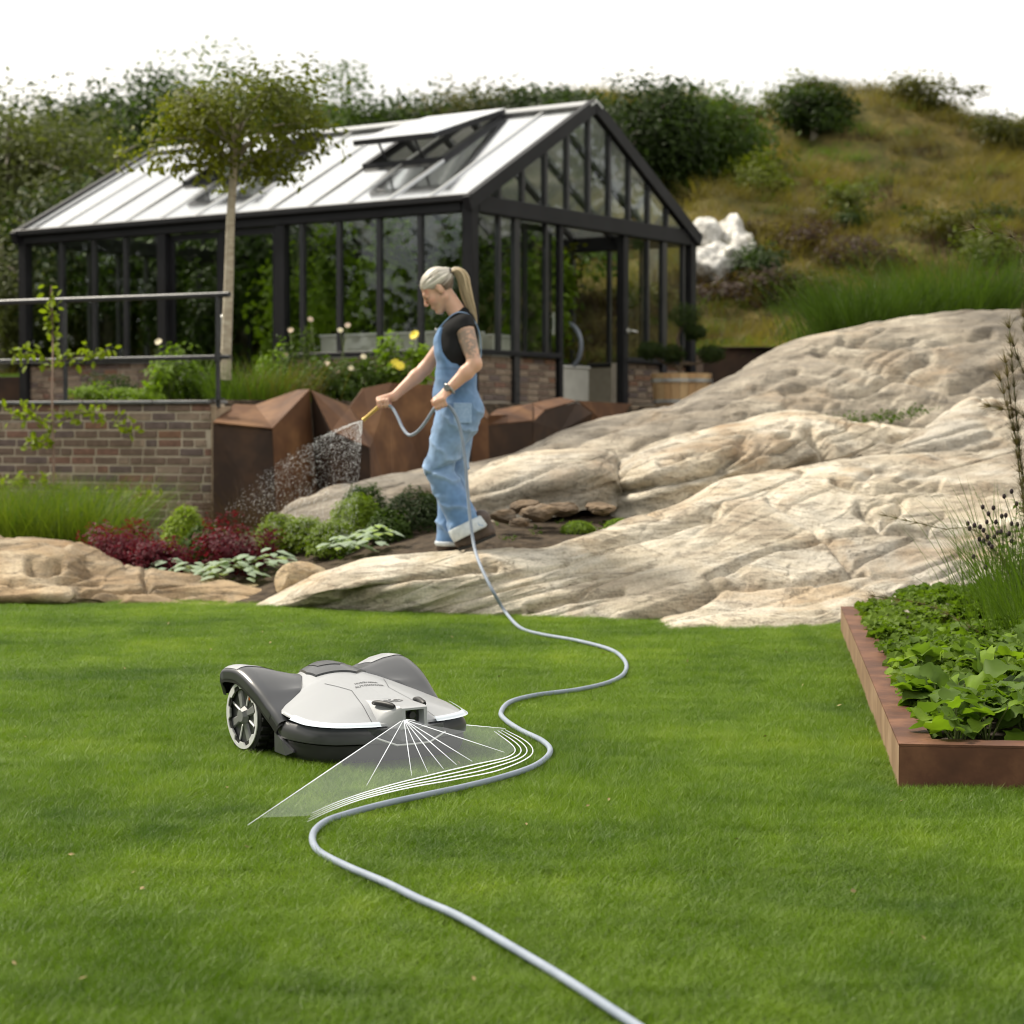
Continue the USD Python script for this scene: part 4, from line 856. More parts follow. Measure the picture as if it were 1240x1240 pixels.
for s in (-1, 1):
    p = spline([(.455, s * .082, .212), (.49, s * .079, .2155), (.535, s * .066, .213), (.556, s * .060, .209)], 10)
    obj('ultrasonic_bar', tube(p, np.array([.006, .0085, .0095, .0095, .0095, .0095, .0095, .0095, .0095, .007]), 10), M_skirt, mower, smooth=60)
chin = hullm([(.565, y, .1395) for y in (-.125, .125)] + [(.585, y, .139) for y in (-.06, .06)] + [(.592, y, .095) for y in (-.05, .05)] + [(.576, y, .0785) for y in (-.07, .07)] + [(.53, y, .10) for y in (-.16, .16)] + [(.52, y, .139) for y in (-.17, .17)])
obj('chin_guard', chin, M_mid, mower)
obj('chin_line', tube(np.array([[.570, -.135, .110], [.583, -.065, .083], [.586, 0, .0825], [.583, .065, .083], [.570, .135, .110]]), .0035, 6), M_silver, mower)
# fenders over the rear wheels
for s in (-1, 1):
    path = spline([(-.175, .205), (-.172, .25), (-.15, .284), (-.10, .297), (-.02, .296), (.06, .270), (.125, .236), (.18, .198), (.225, .168), (.255, .142)], 40)
    tn = unit(np.gradient(path, axis=0)); nn = np.stack([-tn[:, 1], tn[:, 0]], 1)
    if nn[15][1] < 0: nn = -nn
    k = np.linspace(0, 1, 40); vin = np.interp(k, [0, .45, .7, 1], [.10, .10, .17, .262]); vcr = np.interp(k, [0, .5, 1], [.30, .30, .31]); vou = np.interp(k, [0, .12, .6, 1], [.335, .355, .352, .334])
    zin = HZ(np.clip(path[:, 0], -.11, .4), s * vin) + .004; zin = np.where(k < .12, np.minimum(zin, path[:, 1] - .01), zin)
    V = []
    for f_, dz in ((0, -.040), (0, -.016), (.12, -.004), (.4, .003), (.75, .006), (1, .006)):
        v_ = vou + (vcr - vou) * f_; V.append(np.stack([path[:, 0] + nn[:, 0] * dz, s * v_, path[:, 1] + nn[:, 1] * dz], 1))
    top = V[-1]
    for f_ in (.25, .5, .75, .92, 1.0):
        v_ = vcr + (vin - vcr) * f_; w_ = f_ * f_ * (3 - 2 * f_); z = top[:, 2] * (1 - w_) + np.minimum(zin, top[:, 2] + .01) * w_ - (.012 if f_ == 1.0 else 0); V.append(np.stack([top[:, 0], s * v_, z], 1))
    V = np.stack(V, 1)
    fe = obj('fender', (V.reshape(-1, 3), grid_faces(40, V.shape[1])), M_mid, mower, smooth=40)
    Vi = V[:, :9].copy(); Vi[:, :, 2] -= .012
    obj('fender_liner', (Vi.reshape(-1, 3), grid_faces(40, 9)), M_skirt, fe, smooth=50)
    cp = V[8:16, 2:8].copy(); cp[:, :, 2] += .002
    obj('fender_cap', (cp.reshape(-1, 3), grid_faces(8, 6)), M_shell, fe, smooth=50)
    side = V[8:36, 0:2].copy(); side[:, :, 1] += s * .0015
    obj('fender_lip', (side.reshape(-1, 3), grid_faces(28, 2)), M_grey, fe)
    inner = np.array([(-.15, .14, .24), (-.15, .14, .06), (.18, .16, .06), (.18, .2, .16), (.0, .16, .26)]) * [1, s, 1]
    obj('wheel_well', trimesh.convex.convex_hull(np.vstack([inner, inner * [1, .6, 1]])), M_skirt, mower)
# wheels
for s in (-1, 1):
    R, W = .136, .088; yc = .298; prof = [(.092, -W / 2), (.121, -W / 2), (.131, -W / 2 + .006), (R - .006, -W / 2 + .016), (R - .006, W / 2 - .016), (.131, W / 2 - .006), (.121, W / 2), (.092, W / 2)]
    a = np.linspace(0, 2 * np.pi, 65)
    V = np.array([[r * math.cos(t), s * (yc + y), R + r * math.sin(t)] for t in a for r, y in prof])
    wh = obj('wheel', (V, grid_faces(65, 8)), M_tyre, mower, smooth=50)
    lugs = []
    for k in range(26):
        for side in (-1, 1):
            t = 2 * np.pi * (k + .5 * (side > 0)) / 26; c, d = math.cos(t), math.sin(t)
            rot = np.array([[c, 0, -d], [0, 1, 0], [d, 0, c]])
            lugs.append(xf(bevbox(R - .012, R + .003, .004 if side > 0 else -.037, .037 if side > 0 else -.004, -.0075, .0075, .002), rot, (0, s * yc, R)))
    obj('tread', cat_m(lugs), M_tyre, wh)
    yo = s * (yc + W / 2)
    # notched silver rim ring
    aa = np.linspace(0, 2 * np.pi, 16 * 5, endpoint=False); notch = np.array([0.094 if (int((t / (2 * np.pi) * 16) + .5) % 2 == 0) else .106 for t in aa])
    outer = [(.1165 * math.cos(t), .1165 * math.sin(t)) for t in aa]; innr = [(n * math.cos(t), n * math.sin(t)) for n, t in zip(notch, aa)]
    ringm = trimesh.creation.extrude_polygon(Polygon(outer, [innr]), .008, engine='earcut')
    def onwheel(m, off):                                            # disc coordinates (x, z, out) to the mower
        v = np.asarray(m[0]); return np.c_[v[:, 0], yo + s * (v[:, 2] + off), R + v[:, 1]], m[1]
    obj('rim_ring', onwheel((ringm.vertices, ringm.faces), -.004), M_silver, wh, smooth=30)
    disc = trimesh.creation.cylinder(.113, .006, sections=48); obj('wheel_disc', onwheel((disc.vertices, disc.faces), -.014), M_grey, wh, smooth=40)
    for k in range(8):
        t = 2 * np.pi * (k + .5) / 8; c, d = math.cos(t), math.sin(t); rot = np.array([[c, -d, 0], [d, c, 0], [0, 0, 1]])
        if k % 2 == 0: m = xf((lambda h: (np.array(h.vertices), np.array(h.faces)))(trimesh.convex.convex_hull(np.array([(.03, -.012, 0), (.03, .012, 0), (.107, -.02, 0), (.107, .02, 0), (.03, -.008, .010), (.03, .008, .010), (.106, -.013, .006), (.106, .013, .006)]))), rot)
        else: m = xf(bevbox(.037, .098, -.004, .004, 0, .006, .002), rot)
        obj('spoke', onwheel(m, -.012), M_spoke if k % 2 == 0 else M_silver, wh)
    hub = trimesh.convex.convex_hull(np.vstack([[(.034 * math.cos(t), .034 * math.sin(t), 0) for t in np.arange(8) / 8 * 2 * np.pi], [(.022 * math.cos(t), .022 * math.sin(t), .018) for t in np.arange(8) / 8 * 2 * np.pi]]))
    obj('hub_cap', onwheel((np.array(hub.vertices), np.array(hub.faces)), -.008), M_spoke, wh)
    obj('tag', onwheel(xf(bevbox(-.004, .004, -.015, .015, 0, .003, .001), rotz(-.15), (.037, .072, 0)), -.0105), M_orange, wh)
    obj('axle', tube(np.array([[0, s * .12, R], [0, s * (yc - .03), R]]), .03, 12), M_skirt, wh)
# lettering and emblem
def letter(text, h, u0, v0, bold=False):
    t = meshkit.text_mesh(text, h, .0006, bold); v = np.array(t.vertices); v[:, 0] -= (v[:, 0].min() + v[:, 0].max()) / 2
    u = u0 - v[:, 1]; w = v0 + v[:, 0]
    return np.c_[u, w, HZ(u, w) + .0009 + v[:, 2]], np.array(t.faces)
obj('lettering', letter('AUTOMOWER', .0125, .292, .004), M_ink, mower); obj('lettering', letter('HUSQVARNA', .0105, .266, .006), M_ink, mower)
a = np.linspace(-.35 * np.pi, 1.35 * np.pi, 40); ro, ri = .030, .024
emb = Polygon([(ro * math.cos(t) * 1.1, -ro * math.sin(t) * .85) for t in a] + [(ri * math.cos(t) * 1.1, -ri * math.sin(t) * .85) for t in a[::-1]])
from shapely.geometry import box as sbox
emb = unary_union([emb, sbox(-.014, -.017, -.009, .017), sbox(.009, -.017, .014, .017), sbox(-.012, -.0025, .012, .0025), sbox(-.026, .020, -.018, .026), sbox(.018, .020, .026, .026), sbox(-.004, .024, .004, .030)])
em = trimesh.util.concatenate([trimesh.creation.extrude_polygon(g, .0012, engine='earcut') for g in getattr(emb, 'geoms', [emb])])
v = np.array(em.vertices); zt = lambda u: np.interp(u, [.36, .575], [.2152, .2102])
obj('emblem', (np.c_[.455 - v[:, 1], v[:, 0] * 1.0, zt(.455 - v[:, 1]) + v[:, 2]], np.array(em.faces)), M_ink, mower)

# ------------------------------------------------------------------ hose
M_hose = nm('hose_rubber', [(.3, (.17, .205, .265)), (.7, (.245, .285, .35))], scale=10, rough=.6, bump=.1, bdist=.001, bscale=300)
gp = [(900, 1330), (820, 1275), (740, 1222), (680, 1183), (620, 1147), (556, 1110), (508, 1089), (467, 1069), (422, 1050), (389, 1033), (379, 1020), (381, 1006), (396, 994), (422, 985), (463, 974), (508, 964), (560, 953), (608, 941), (648, 927), (666, 911), (658, 898), (630, 884), (611, 871), (607, 862), (618, 850), (648, 842), (700, 835), (738, 826), (756, 815), (757, 801), (740, 787), (700, 776), (655, 768), (630, 760)]
hp = [onz(a, b, .026) for a, b in gp]
HAND_N = at(533, 489, 11.62); HAND_F = at(464, 489, 11.98)
hp += [at(*q) for q in ((612, 741, 11.12), (597, 716, 11.12), (584, 690, 11.24), (577, 672, 11.40), (573, 655, 11.5), (569, 625, 11.55), (566, 590, 11.58), (563, 555, 11.6), (557, 518, 11.61), (549, 498, 11.61), (541, 490, 11.62))]
hp += [HAND_N] + [at(*q) for q in ((525, 496, 11.63), (516, 510, 11.66), (506, 522, 11.72), (496, 527, 11.78), (488, 519, 11.84), (481, 504, 11.9), (474, 493, 11.95))] + [HAND_F, at(457, 494, 11.99)]
hose = thing('garden_hose', 'pale grey blue garden hose winding across the lawn up to the woman\'s hands', 'hose')
obj('hose_tube', tube(spline(hp, 900), .0094, 12), M_hose, hose, smooth=70)
M_brass = nm('brass', (.45, .32, .10), scale=30, rough=.35, metallic=.8)
npth = [at(459, 492.5, 11.985), at(452, 498, 12.0), at(444, 505, 12.01), at(440, 508.5, 12.02)]
nz = obj('nozzle', tube(np.array(npth), np.array([.013, .011, .009, .014]), 12), M_brass, hose, smooth=50)
# water spray: fine drops thrown down and to the left
rng = np.random.default_rng(21); N = 4200
tip = at(439, 509, 12.02); tt = rng.random(N) ** .8 * .60; ang = rng.beta(1.3, 1.3, N); edge = rng.random(N) < .35
ang = np.where(edge, np.where(rng.random(N) < .5, rng.normal(.05, .05, N), rng.normal(.93, .07, N)), ang); ang = np.clip(ang, 0, 1)
sp = rng.uniform(1.1, 1.6, N); dirx = -np.cos(np.radians(25 + 62 * ang)); dirz = -np.sin(np.radians(25 + 62 * ang)) * .9
near = edge & (rng.random(N) < .3); tt = np.where(near, tt * .32, tt)
vx, vz = dirx * sp, dirz * sp; vy = rng.normal(0, .14, N)
P0 = tip + np.stack([vx * tt, vy * tt, vz * tt * .6 - .9 * tt * tt], 1); vel = unit(np.stack([vx, vy, vz * .6 - 1.8 * tt], 1))
keep = (P0[:, 2] > tz(P0[:, 0], P0[:, 1]) + .02); P0, vel, tt = P0[keep], vel[keep], tt[keep]
L = rng.uniform(.005, .020, len(P0))[:, None]; wv = rng.uniform(.0003, .0007, len(P0))[:, None]; s1 = unit(np.cross(vel, [0, 1, .2])); s2 = np.cross(vel, s1)
V = np.stack([P0 - vel * L * .5, P0 + s1 * wv, P0 + s2 * wv, P0 - s1 * wv, P0 - s2 * wv, P0 + vel * L * .5], 1).reshape(-1, 3); k = np.arange(len(P0))[:, None] * 6
F = np.vstack([k + q for q in ([0, 2, 1], [0, 3, 2], [0, 4, 3], [0, 1, 4], [5, 1, 2], [5, 2, 3], [5, 3, 4], [5, 4, 1])])
M_drop = mk('water_drops', {'p': ('principled_bsdf', {'base_color': (.88, .9, .92), 'roughness': .1, 'transmission_weight': .3, 'ior': 1.33}), 't': ('translucent_bsdf', {'color': (.9, .92, .94)}), 'c': ('transparent_bsdf', {}), 'm': ('mix_closure', {'fac': .4}), 'm2': ('mix_closure', {'fac': .55})}, [('p.BSDF', 'm.closure1'), ('t.BSDF', 'm.closure2'), ('m.closure', 'm2.closure1'), ('c.BSDF', 'm2.closure2')], 'm2.closure')
obj('water_spray', (V, F), M_drop, label='fine white water spray falling from the hose nozzle onto the bed', cat='water', kind='stuff')

# ------------------------------------------------------------------ overlay graphic of sensing lines, added as glowing geometry
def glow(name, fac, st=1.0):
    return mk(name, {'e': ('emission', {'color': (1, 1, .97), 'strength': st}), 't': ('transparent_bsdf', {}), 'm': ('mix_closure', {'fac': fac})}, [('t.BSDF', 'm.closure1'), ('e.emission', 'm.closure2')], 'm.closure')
M_ray = glow('overlay_ray', .8, .33); M_fan = glow('overlay_fan', .085, .40)
lf = thing('overlay_lines', 'added overlay graphic, a fan of thin white glowing lines from the mower front to the hose bend', 'overlay graphic')
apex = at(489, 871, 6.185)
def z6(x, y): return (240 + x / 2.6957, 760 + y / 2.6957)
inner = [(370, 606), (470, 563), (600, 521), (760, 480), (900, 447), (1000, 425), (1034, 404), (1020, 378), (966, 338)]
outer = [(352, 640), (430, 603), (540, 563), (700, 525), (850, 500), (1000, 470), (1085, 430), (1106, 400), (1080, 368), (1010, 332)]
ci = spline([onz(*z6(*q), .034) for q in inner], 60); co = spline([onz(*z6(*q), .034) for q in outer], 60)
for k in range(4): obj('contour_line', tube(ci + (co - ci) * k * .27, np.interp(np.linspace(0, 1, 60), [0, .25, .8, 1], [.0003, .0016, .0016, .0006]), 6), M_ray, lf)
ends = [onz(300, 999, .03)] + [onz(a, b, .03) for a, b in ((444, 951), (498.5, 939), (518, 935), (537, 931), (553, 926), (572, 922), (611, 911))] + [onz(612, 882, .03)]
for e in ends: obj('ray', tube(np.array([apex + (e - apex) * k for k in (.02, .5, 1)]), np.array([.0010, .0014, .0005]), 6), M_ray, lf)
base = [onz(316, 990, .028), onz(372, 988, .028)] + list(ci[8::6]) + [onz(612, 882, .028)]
V = np.vstack([apex, base]); obj('overlay_sheet', (V, np.array([[0, k, k + 1] for k in range(1, len(base))])), M_fan, lf)

# ------------------------------------------------------------------ rusty raised bed at the right
B0 = onz(1088, 957); B1 = onz(1018, 766); B2 = onz(1240, 967) + np.array([3.2, -.30, 0])
for b in (B0, B1, B2): b[2] = 0
BH = .135
bed = thing('raised_bed', 'rust red steel edged raised planting bed in the right foreground', 'raised bed')
e1, e2 = unit(B1 - B0), unit(B2 - B0); i1 = np.array([e1[1], -e1[0], 0]); i2 = np.array([-e2[1], e2[0], 0])
dd = unit(i1 + i2); FL = .105; ci0 = B0 + dd * FL / max(np.dot(dd, i1), .3)
Z = np.array([0, 0, 1.0])
def slabz(p4, z0, z1): return cat_m([(np.array([np.array(q) * [1, 1, 0] + Z * z for z in (z0, z1) for q in p4]), np.array([[0, 3, 2, 1], [4, 5, 6, 7], [0, 1, 5, 4], [1, 2, 6, 5], [2, 3, 7, 6], [3, 0, 4, 7]]))])
M_rust_lit = rustmat('planter_steel_lit', (.14, .085, .05), (.21, .135, .08), (.29, .20, .13), 5.0)  # the same bed steel, with the light on the left face put into its colour
obj('left_panel', slabz([B0 + i1 * .0, B1, B1 + i1 * .01, B0 + dd * .012], -.03, BH - .004), M_rust_lit, bed)
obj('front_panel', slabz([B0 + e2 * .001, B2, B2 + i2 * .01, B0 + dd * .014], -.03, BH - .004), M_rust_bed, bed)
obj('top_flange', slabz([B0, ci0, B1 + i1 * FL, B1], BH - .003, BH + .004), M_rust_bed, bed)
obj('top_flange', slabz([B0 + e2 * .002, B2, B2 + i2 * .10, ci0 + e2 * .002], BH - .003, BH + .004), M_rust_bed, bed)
far = B1 + np.array([3.2, .15, 0]); nearr = B2 + np.array([1.4, 3.0, 0])
_gx, _gy = np.meshgrid(np.linspace(0, 1, 50), np.linspace(0, 1, 60), indexing='ij')
q0, q1, q2, q3 = ci0, B1 + i1 * .09, B1 + np.array([5.2, .3, 0]), B2 + np.array([-.02, .05, 0])
S = ((1 - _gx)[..., None] * ((1 - _gy)[..., None] * q0 + _gy[..., None] * q1) + _gx[..., None] * ((1 - _gy)[..., None] * q3 + _gy[..., None] * q2))
S[..., 2] = .10 + .10 * _gx + .03 * (meshkit.fbm(S * 4, 3, 4) - .5)
obj('bed_soil', (S.reshape(-1, 3), grid_faces(50, 60)), M_soil, bed, smooth=True)

# ------------------------------------------------------------------ the woman with the hose
PD = 11.9
def J(px, py, dy=0.0): return at(px, py, PD + dy)
PB = J(552, 663)                                                    # where she stands
woman = thing('person', 'woman in light blue dungarees and black T-shirt watering with the hose, blonde ponytail', 'person', PB)
def W(m): return np.asarray(m[0]) - PB, m[1]
LO, HI = (-.97, 11.42, .28), (-.03, 12.34, 2.08); HS = .0062
def torso(F, o, k=.045):
    for s in (-1, 1):
        F.cone(J(553, 404, s * .085), J(553, 426, s * .08), .092 + o, .096 + o, k)
        F.cone(J(553, 426, s * .08), J(552, 455, s * .055), .096 + o, .098 + o, k)
        F.cone(J(552, 455, s * .055), J(555, 490, s * .075), .098 + o, .112 + o, k)
        F.cone(J(560, 396, s * .125), J(560, 393, 0), .058 + o, .066 + o, k)
        F.cone(J(538, 414, s * .075), J(541, 423, s * .075), .050 + o, .056 + o, k)
        F.cone(J(564, 497, s * .08), J(561, 506, s * .085), .092 + o, .095 + o, k)
    F.cone(J(540, 478), J(543, 492), .07 + o, .075 + o, k)
# head frame
HF = unit(np.array([-.80, -.06, -.58])); HU = unit(np.array([-.58, 0, .80]) - HF * np.dot([-.58, 0, .80], HF)); HS_ = np.cross(HU, HF); HC = J(530, 352)
if HS_[1] < 0: HS_ = -HS_
HR = np.stack([HF, HS_, HU], 1)
def H(a, b, c): return HC + HR @ np.array([a, b, c])
def hand(F, wrist, C, a, p, q, flip=1):
    a, p, q = unit(a), unit(p), unit(q); p = unit(p - a * np.dot(p, a)); q = unit(q - a * np.dot(q, a) - p * np.dot(q, p))
    def pt(o, th, r): return C + a * o + (p * math.cos(math.radians(th)) + q * math.sin(math.radians(th))) * r
    for i, o in enumerate((-.030, -.010, .010, .029)):
        sc = (.92, 1.0, 1.02, .9)[i]; c = [pt(o, t, r) for t, r in ((18, .036), (85, .029 * sc), (150, .024), (215, .021))]
        F.cone(wrist, c[0], .021, .0125, .012)
        for k in range(3): F.cone(c[k], c[k + 1], .0100 - .0007 * k, .0094 - .0008 * k, .004)
    o = .036 * flip; t = [pt(o * .5, -25, .034), pt(o, -62, .033), pt(o * 1.05, -112, .027), pt(o * .95, -165, .022)]
    F.cone(wrist, t[0], .020, .016, .012); F.cone(t[0], t[1], .016, .012, .006); F.cone(t[1], t[2], .0115, .0105, .004); F.cone(t[2], t[3], .0105, .0085, .004)
NS, NE, NW = J(564, 400, -.165), J(575, 441, -.215), J(541, 474, -.245)
FS, FE, FW = J(550, 400, .16), J(515, 446, .18), J(477, 480, .10)
F = Field(LO, HI, HS)
torso(F, -.006)
for s, hp_, kn, an in ((-1, J(553, 505, -.09), J(533, 568, -.10), J(582, 640, -.11)), (1, J(555, 505, .09), J(547, 580, .09), J(547, 655, .10))):
    F.cone(hp_, kn, .085, .055, .03); F.cone(kn, an, .052, .036, .02)
F.cone(H(-.025, 0, -.05), J(560, 388), .050, .056, .02)
F.ell(H(-.012, 0, .035), (.094, .074, .086), .02, HR); F.ell(H(.028, 0, -.03), (.058, .055, .082), .02, HR)
for s in (-1, 1):
    F.cone(H(-.005, s * .046, -.055), H(.060, s * .010, -.103), .024, .020, .02)
    F.ell(H(.05, s * .034, -.028), (.03, .026, .03), .02, HR)
    F.ell(H(.090, s * .031, .006), (.013, .014, .010), .012, HR, cut=True); F.ell(H(.070, s * .031, .003), (.0135, .0135, .0135), .006, HR)
    F.ell(H(-.012, s * .076, -.004), (.019, .010, .033), .008, HR); F.ell(H(-.008, s * .088, -.002), (.009, .006, .018), .006, HR, cut=True)
    F.cone(H(.099, s * .009, -.036), H(.095, s * .011, -.036), .0075, .007, .006)
F.cone(H(.083, -.028, .021), H(.083, .028, .021), .010, .010, .015)
F.cone(H(.086, 0, .008), H(.108, 0, -.029), .008, .0105, .010)
F.cone(H(.086, -.016, -.060), H(.086, .016, -.060), .007, .007, .006); F.cone(H(.083, -.014, -.072), H(.083, .014, -.072), .0075, .0075, .006)
F.cone(H(.062, 0, -.103), H(.070, 0, -.100), .020, .016, .012)
F.cone(NS, NE, .052, .041, .03); F.cone(NE, NE + (NW - NE) * .3, .041, .042, .02); F.cone(NE + (NW - NE) * .3, NW, .042, .027, .02)
F.cone(FS, FE, .050, .040, .03); F.cone(FE, FE + (FW - FE) * .3, .040, .041, .02); F.cone(FE + (FW - FE) * .3, FW, .041, .026, .02)
hand(F, NW, HAND_N, unit(J(525, 496) - J(541, 490)), (.15, -.55, .8), (0, -.8, -.6))
hand(F, FW, HAND_F, unit(J(457, 494) - J(472, 492)), (.35, .5, .8), (-.1, -.9, .3), -1)
bv, bf = F.mesh(2)
rel = (bv - HC) @ HR
col = np.tile([.50, .305, .215], (len(bv), 1)) * (.93 + .14 * meshkit.fbm(bv * 25, 3, 3))[:, None]
lips = np.exp(-((rel - [.092, 0, -.066]) ** 2 / [.012 ** 2, .02 ** 2, .011 ** 2]).sum(1)); col = col * (1 - lips[:, None] * .55) + np.array([.38, .13, .11]) * lips[:, None] * .55
chk = np.exp(-((np.abs(rel) - [.06, .045, .03]) ** 2 / .022 ** 2).sum(1)) * (rel[:, 0] > 0); col *= 1 - chk[:, None] * np.array([0, .18, .16])
brow = np.exp(-((rel[:, 0] - .088) / .02) ** 2 - ((np.abs(rel[:, 1]) - .03) / .016) ** 2 - ((rel[:, 2] - .027) / .006) ** 2); col = col * (1 - .55 * brow[:, None]) + np.array([.14, .09, .06]) * .55 * brow[:, None]
ax = unit(NE - NS); t_ = ((bv - NS) @ ax) / np.linalg.norm(NE - NS); rr = np.linalg.norm(bv - NS - ((bv - NS) @ ax)[:, None] * ax, axis=1)
ink = (sst(.58, .50, np.abs(meshkit.fbm(bv * 34, 3, 12) * 2 - 1) * 2.2) * .8 + .2) * sst(-.05, .1, t_) * sst(.95, .75, t_) * sst(.08, .06, rr) * (bv[:, 1] < PD - .10)
col = col * (1 - .62 * ink[:, None]) + np.array([.11, .125, .115]) * .62 * ink[:, None]
M_skin = mk('skin', {'a': ('attribute', {'attribute': 'col'}), 'g': ('geometry', {}), 'n': ('noise_texture', {'scale': 260.0, 'detail': 3.0}), 'b': ('bump', {'strength': .15, 'distance': .001}), 'p': ('principled_bsdf', {'roughness': .48, 'specular_ior_level': .4, 'subsurface_weight': .12, 'subsurface_scale': .01})},
            [('a.color', 'p.base_color'), ('g.position', 'n.vector'), ('n.fac', 'b.height'), ('b.normal', 'p.normal')], 'p.BSDF')
obj('body', W((bv, bf)), M_skin, woman, smooth=True, col=col)
M_dark = nm('dark_lash', (.03, .02, .015), rough=.6)
for s in (-1, 1):
    e = obj('eye', W(tube(np.array([H(.0815, s * .021, -.004), H(.0845, s * .030, -.007), H(.080, s * .041, -.004)]), .0022, 6)), M_dark, woman)
# T-shirt
T = Field(LO, HI, HS); torso(T, .004)
T.cone(J(560, 388), J(559, 383), .063, .060, .02)
P = T.pts(); zc = at(550, 462, PD)[2]; T.v = np.maximum(T.v, (zc - P[..., 2]))
ns = unit(NE - NS); SL = Field(LO, HI, HS); SL.cone(J(562, 393, -.14), NS + (NE - NS) * .25, .066, .062, .02); SL.cone(J(552, 394, .14), J(550, 404, .19), .062, .058, .02)
SL.v = np.where(P[..., 1] < PD - .10, np.maximum(SL.v, (P - (NS - ns * .0 + ns * -.005)) @ ns.astype(np.float32)), SL.v)
_h = np.clip(.5 + .5 * (SL.v - T.v) / .02, 0, 1); T.v = (SL.v * (1 - _h) + T.v * _h - .02 * _h * (1 - _h)).astype(np.float32)
tv, tf_ = T.mesh(2); tv = tv + unit(tv - [PB[0], PD, 0]) * 0 
tn = meshkit.fbm(tv * [14, 14, 6], 3, 5)[:, None] - .5
M_tee = nm('black_jersey', (.012, .012, .013), scale=50, rough=.9, bump=.3, bdist=.002, bscale=400, spec=.2)
obj('t_shirt', W((tv + tn * .006 * unit(np.c_[tv[:, 0] - PB[0], tv[:, 1] - PD, 0 * tv[:, 0]]), tf_)), M_tee, woman, smooth=True)
# dungarees
D = Field(LO, HI, HS); torso(D, .014)
dx = (P[..., 0] - at(550, 420, PD)[0]) * 201.7 + 550; dpy = 420 - (P[..., 2] - at(550, 420, PD)[2]) * 201.7     # back to photograph columns and rows, for the pattern pieces
line = 545 + (dpy - 398) * .24
bib = np.maximum(np.maximum((dx - line), (401 - (dx - 523) * .25 - dpy)), -1e3) / 201.7
bib = np.maximum(bib, np.abs(P[..., 1] - PD) - (.125 + (dpy - 400) * .0012))
low = (446 - (dx - 550) * .22 - dpy) / 201.7
D.v = np.maximum(D.v, np.minimum(bib, low)).astype(np.float32)
L1 = Field(LO, HI, HS); kn1, hm1 = J(531, 569, -.10), J(569, 646, -.115)
L1.cone(J(553, 500, -.085), J(549, 515, -.09), .118, .118, .03); L1.cone(J(549, 515, -.09), kn1, .118, .088, .03); L1.cone(kn1, kn1 + (hm1 - kn1) * .5, .087, .092, .02); L1.cone(kn1 + (hm1 - kn1) * .5, hm1 + (hm1 - kn1) * .1, .092, .112, .02)
L1.v = np.maximum(L1.v, (P - hm1.astype(np.float32)) @ unit(hm1 - kn1).astype(np.float32))
L2 = Field(LO, HI, HS); kn2, hm2 = J(547, 580, .09), J(546, 659, .10)
L2.cone(J(555, 500, .085), kn2, .118, .088, .03); L2.cone(kn2, hm2 + (hm2 - kn2) * .1, .086, .096, .02)
L2.v = np.maximum(L2.v, (P - hm2.astype(np.float32)) @ unit(hm2 - kn2).astype(np.float32))
def smin(a, b, k):
    h = np.clip(.5 + .5 * (b - a) / k, 0, 1); return b * (1 - h) + a * h - k * h * (1 - h)
D.v = smin(smin(D.v, L1.v, .03), L2.v, .015)
dv, df = D.mesh(2)
# folds: creases slanting across the knees and the seat, finer crumpling elsewhere
dn = meshkit.arrays((dv, df), True)[2]
qx = (dv[:, 0] - at(550, 420, PD)[0]) * 201.7 + 550; qy = 420 - (dv[:, 2] - at(550, 420, PD)[2]) * 201.7
u_ = dv[:, 2] * 1.0 + dv[:, 0] * .55; wrp = meshkit.fbm(dv * 7, 3, 31) * 2.2
fold = (1 - np.abs(np.sin(u_ * 17 + wrp * 2.4))) ** 1.6
wgt = .3 + .55 * np.exp(-((qy - 570) / 26) ** 2) + .7 * np.exp(-((qy - 632) / 30) ** 2) + .45 * np.exp(-((qy - 515) / 18) ** 2)
fine = meshkit.fbm(dv * [22, 22, 12], 3, 33) - .5
cre = np.exp(-(((qy - 568) - (qx - 531) * -.35) / 3.0) ** 2) * (qx > 515) * (dv[:, 1] < PD + .02)
dv = dv + dn * ((fold - .45) * .019 * wgt * sst(455, 475, qy) + fine * .005 - cre * .016)[:, None]
wear = np.clip(.55 * np.exp(-((qy - 540) / 45) ** 2) + .5 * fold * wgt + .35 * (meshkit.fbm(dv * 6, 3, 35) - .5), 0, 1)[:, None]
dcol = np.array([.105, .20, .37]) * (1 - wear) + np.array([.30, .42, .61]) * wear
dcol *= np.where((np.abs(qy - 447) < 1.3) & (qx < 556), .8, 1.0)[:, None] * np.where((np.abs(dv[:, 1] - PD) < .012), .9, 1.0)[:, None]
M_denim = mk('denim', {'a': ('attribute', {'attribute': 'col'}), 'g': ('geometry', {}), 'mp': ('mapping', {'scale': (1, 1, 1.6)}), 'n': ('noise_texture', {'scale': 190.0, 'detail': 4.0, 'roughness': .7}), 'n2': ('noise_texture', {'scale': 30.0, 'detail': 5.0}), 'r': ('rgb_ramp', {'ramp': [(.3, (.86,) * 3), (.7, (1.1,) * 3)]}),
             'm': ('mix_color', {'blend_type': 'multiply', 'fac': 1.0, 'use_clamp': False}), 'b': ('bump', {'strength': .35, 'distance': .002}), 'p': ('principled_bsdf', {'roughness': .9, 'specular_ior_level': .2, 'sheen_weight': .15})},
             [('g.position', 'mp.vector'), ('mp.vector', 'n.vector'), ('g.position', 'n2.vector'), ('n2.fac', 'r.fac'), ('a.color', 'm.a'), ('r.color', 'm.b'), ('m.result', 'p.base_color'), ('n.fac', 'b.height'), ('b.normal', 'p.normal')], 'p.BSDF')
dung = obj('dungarees', W((dv, df)), M_denim, woman, smooth=True, col=dcol)
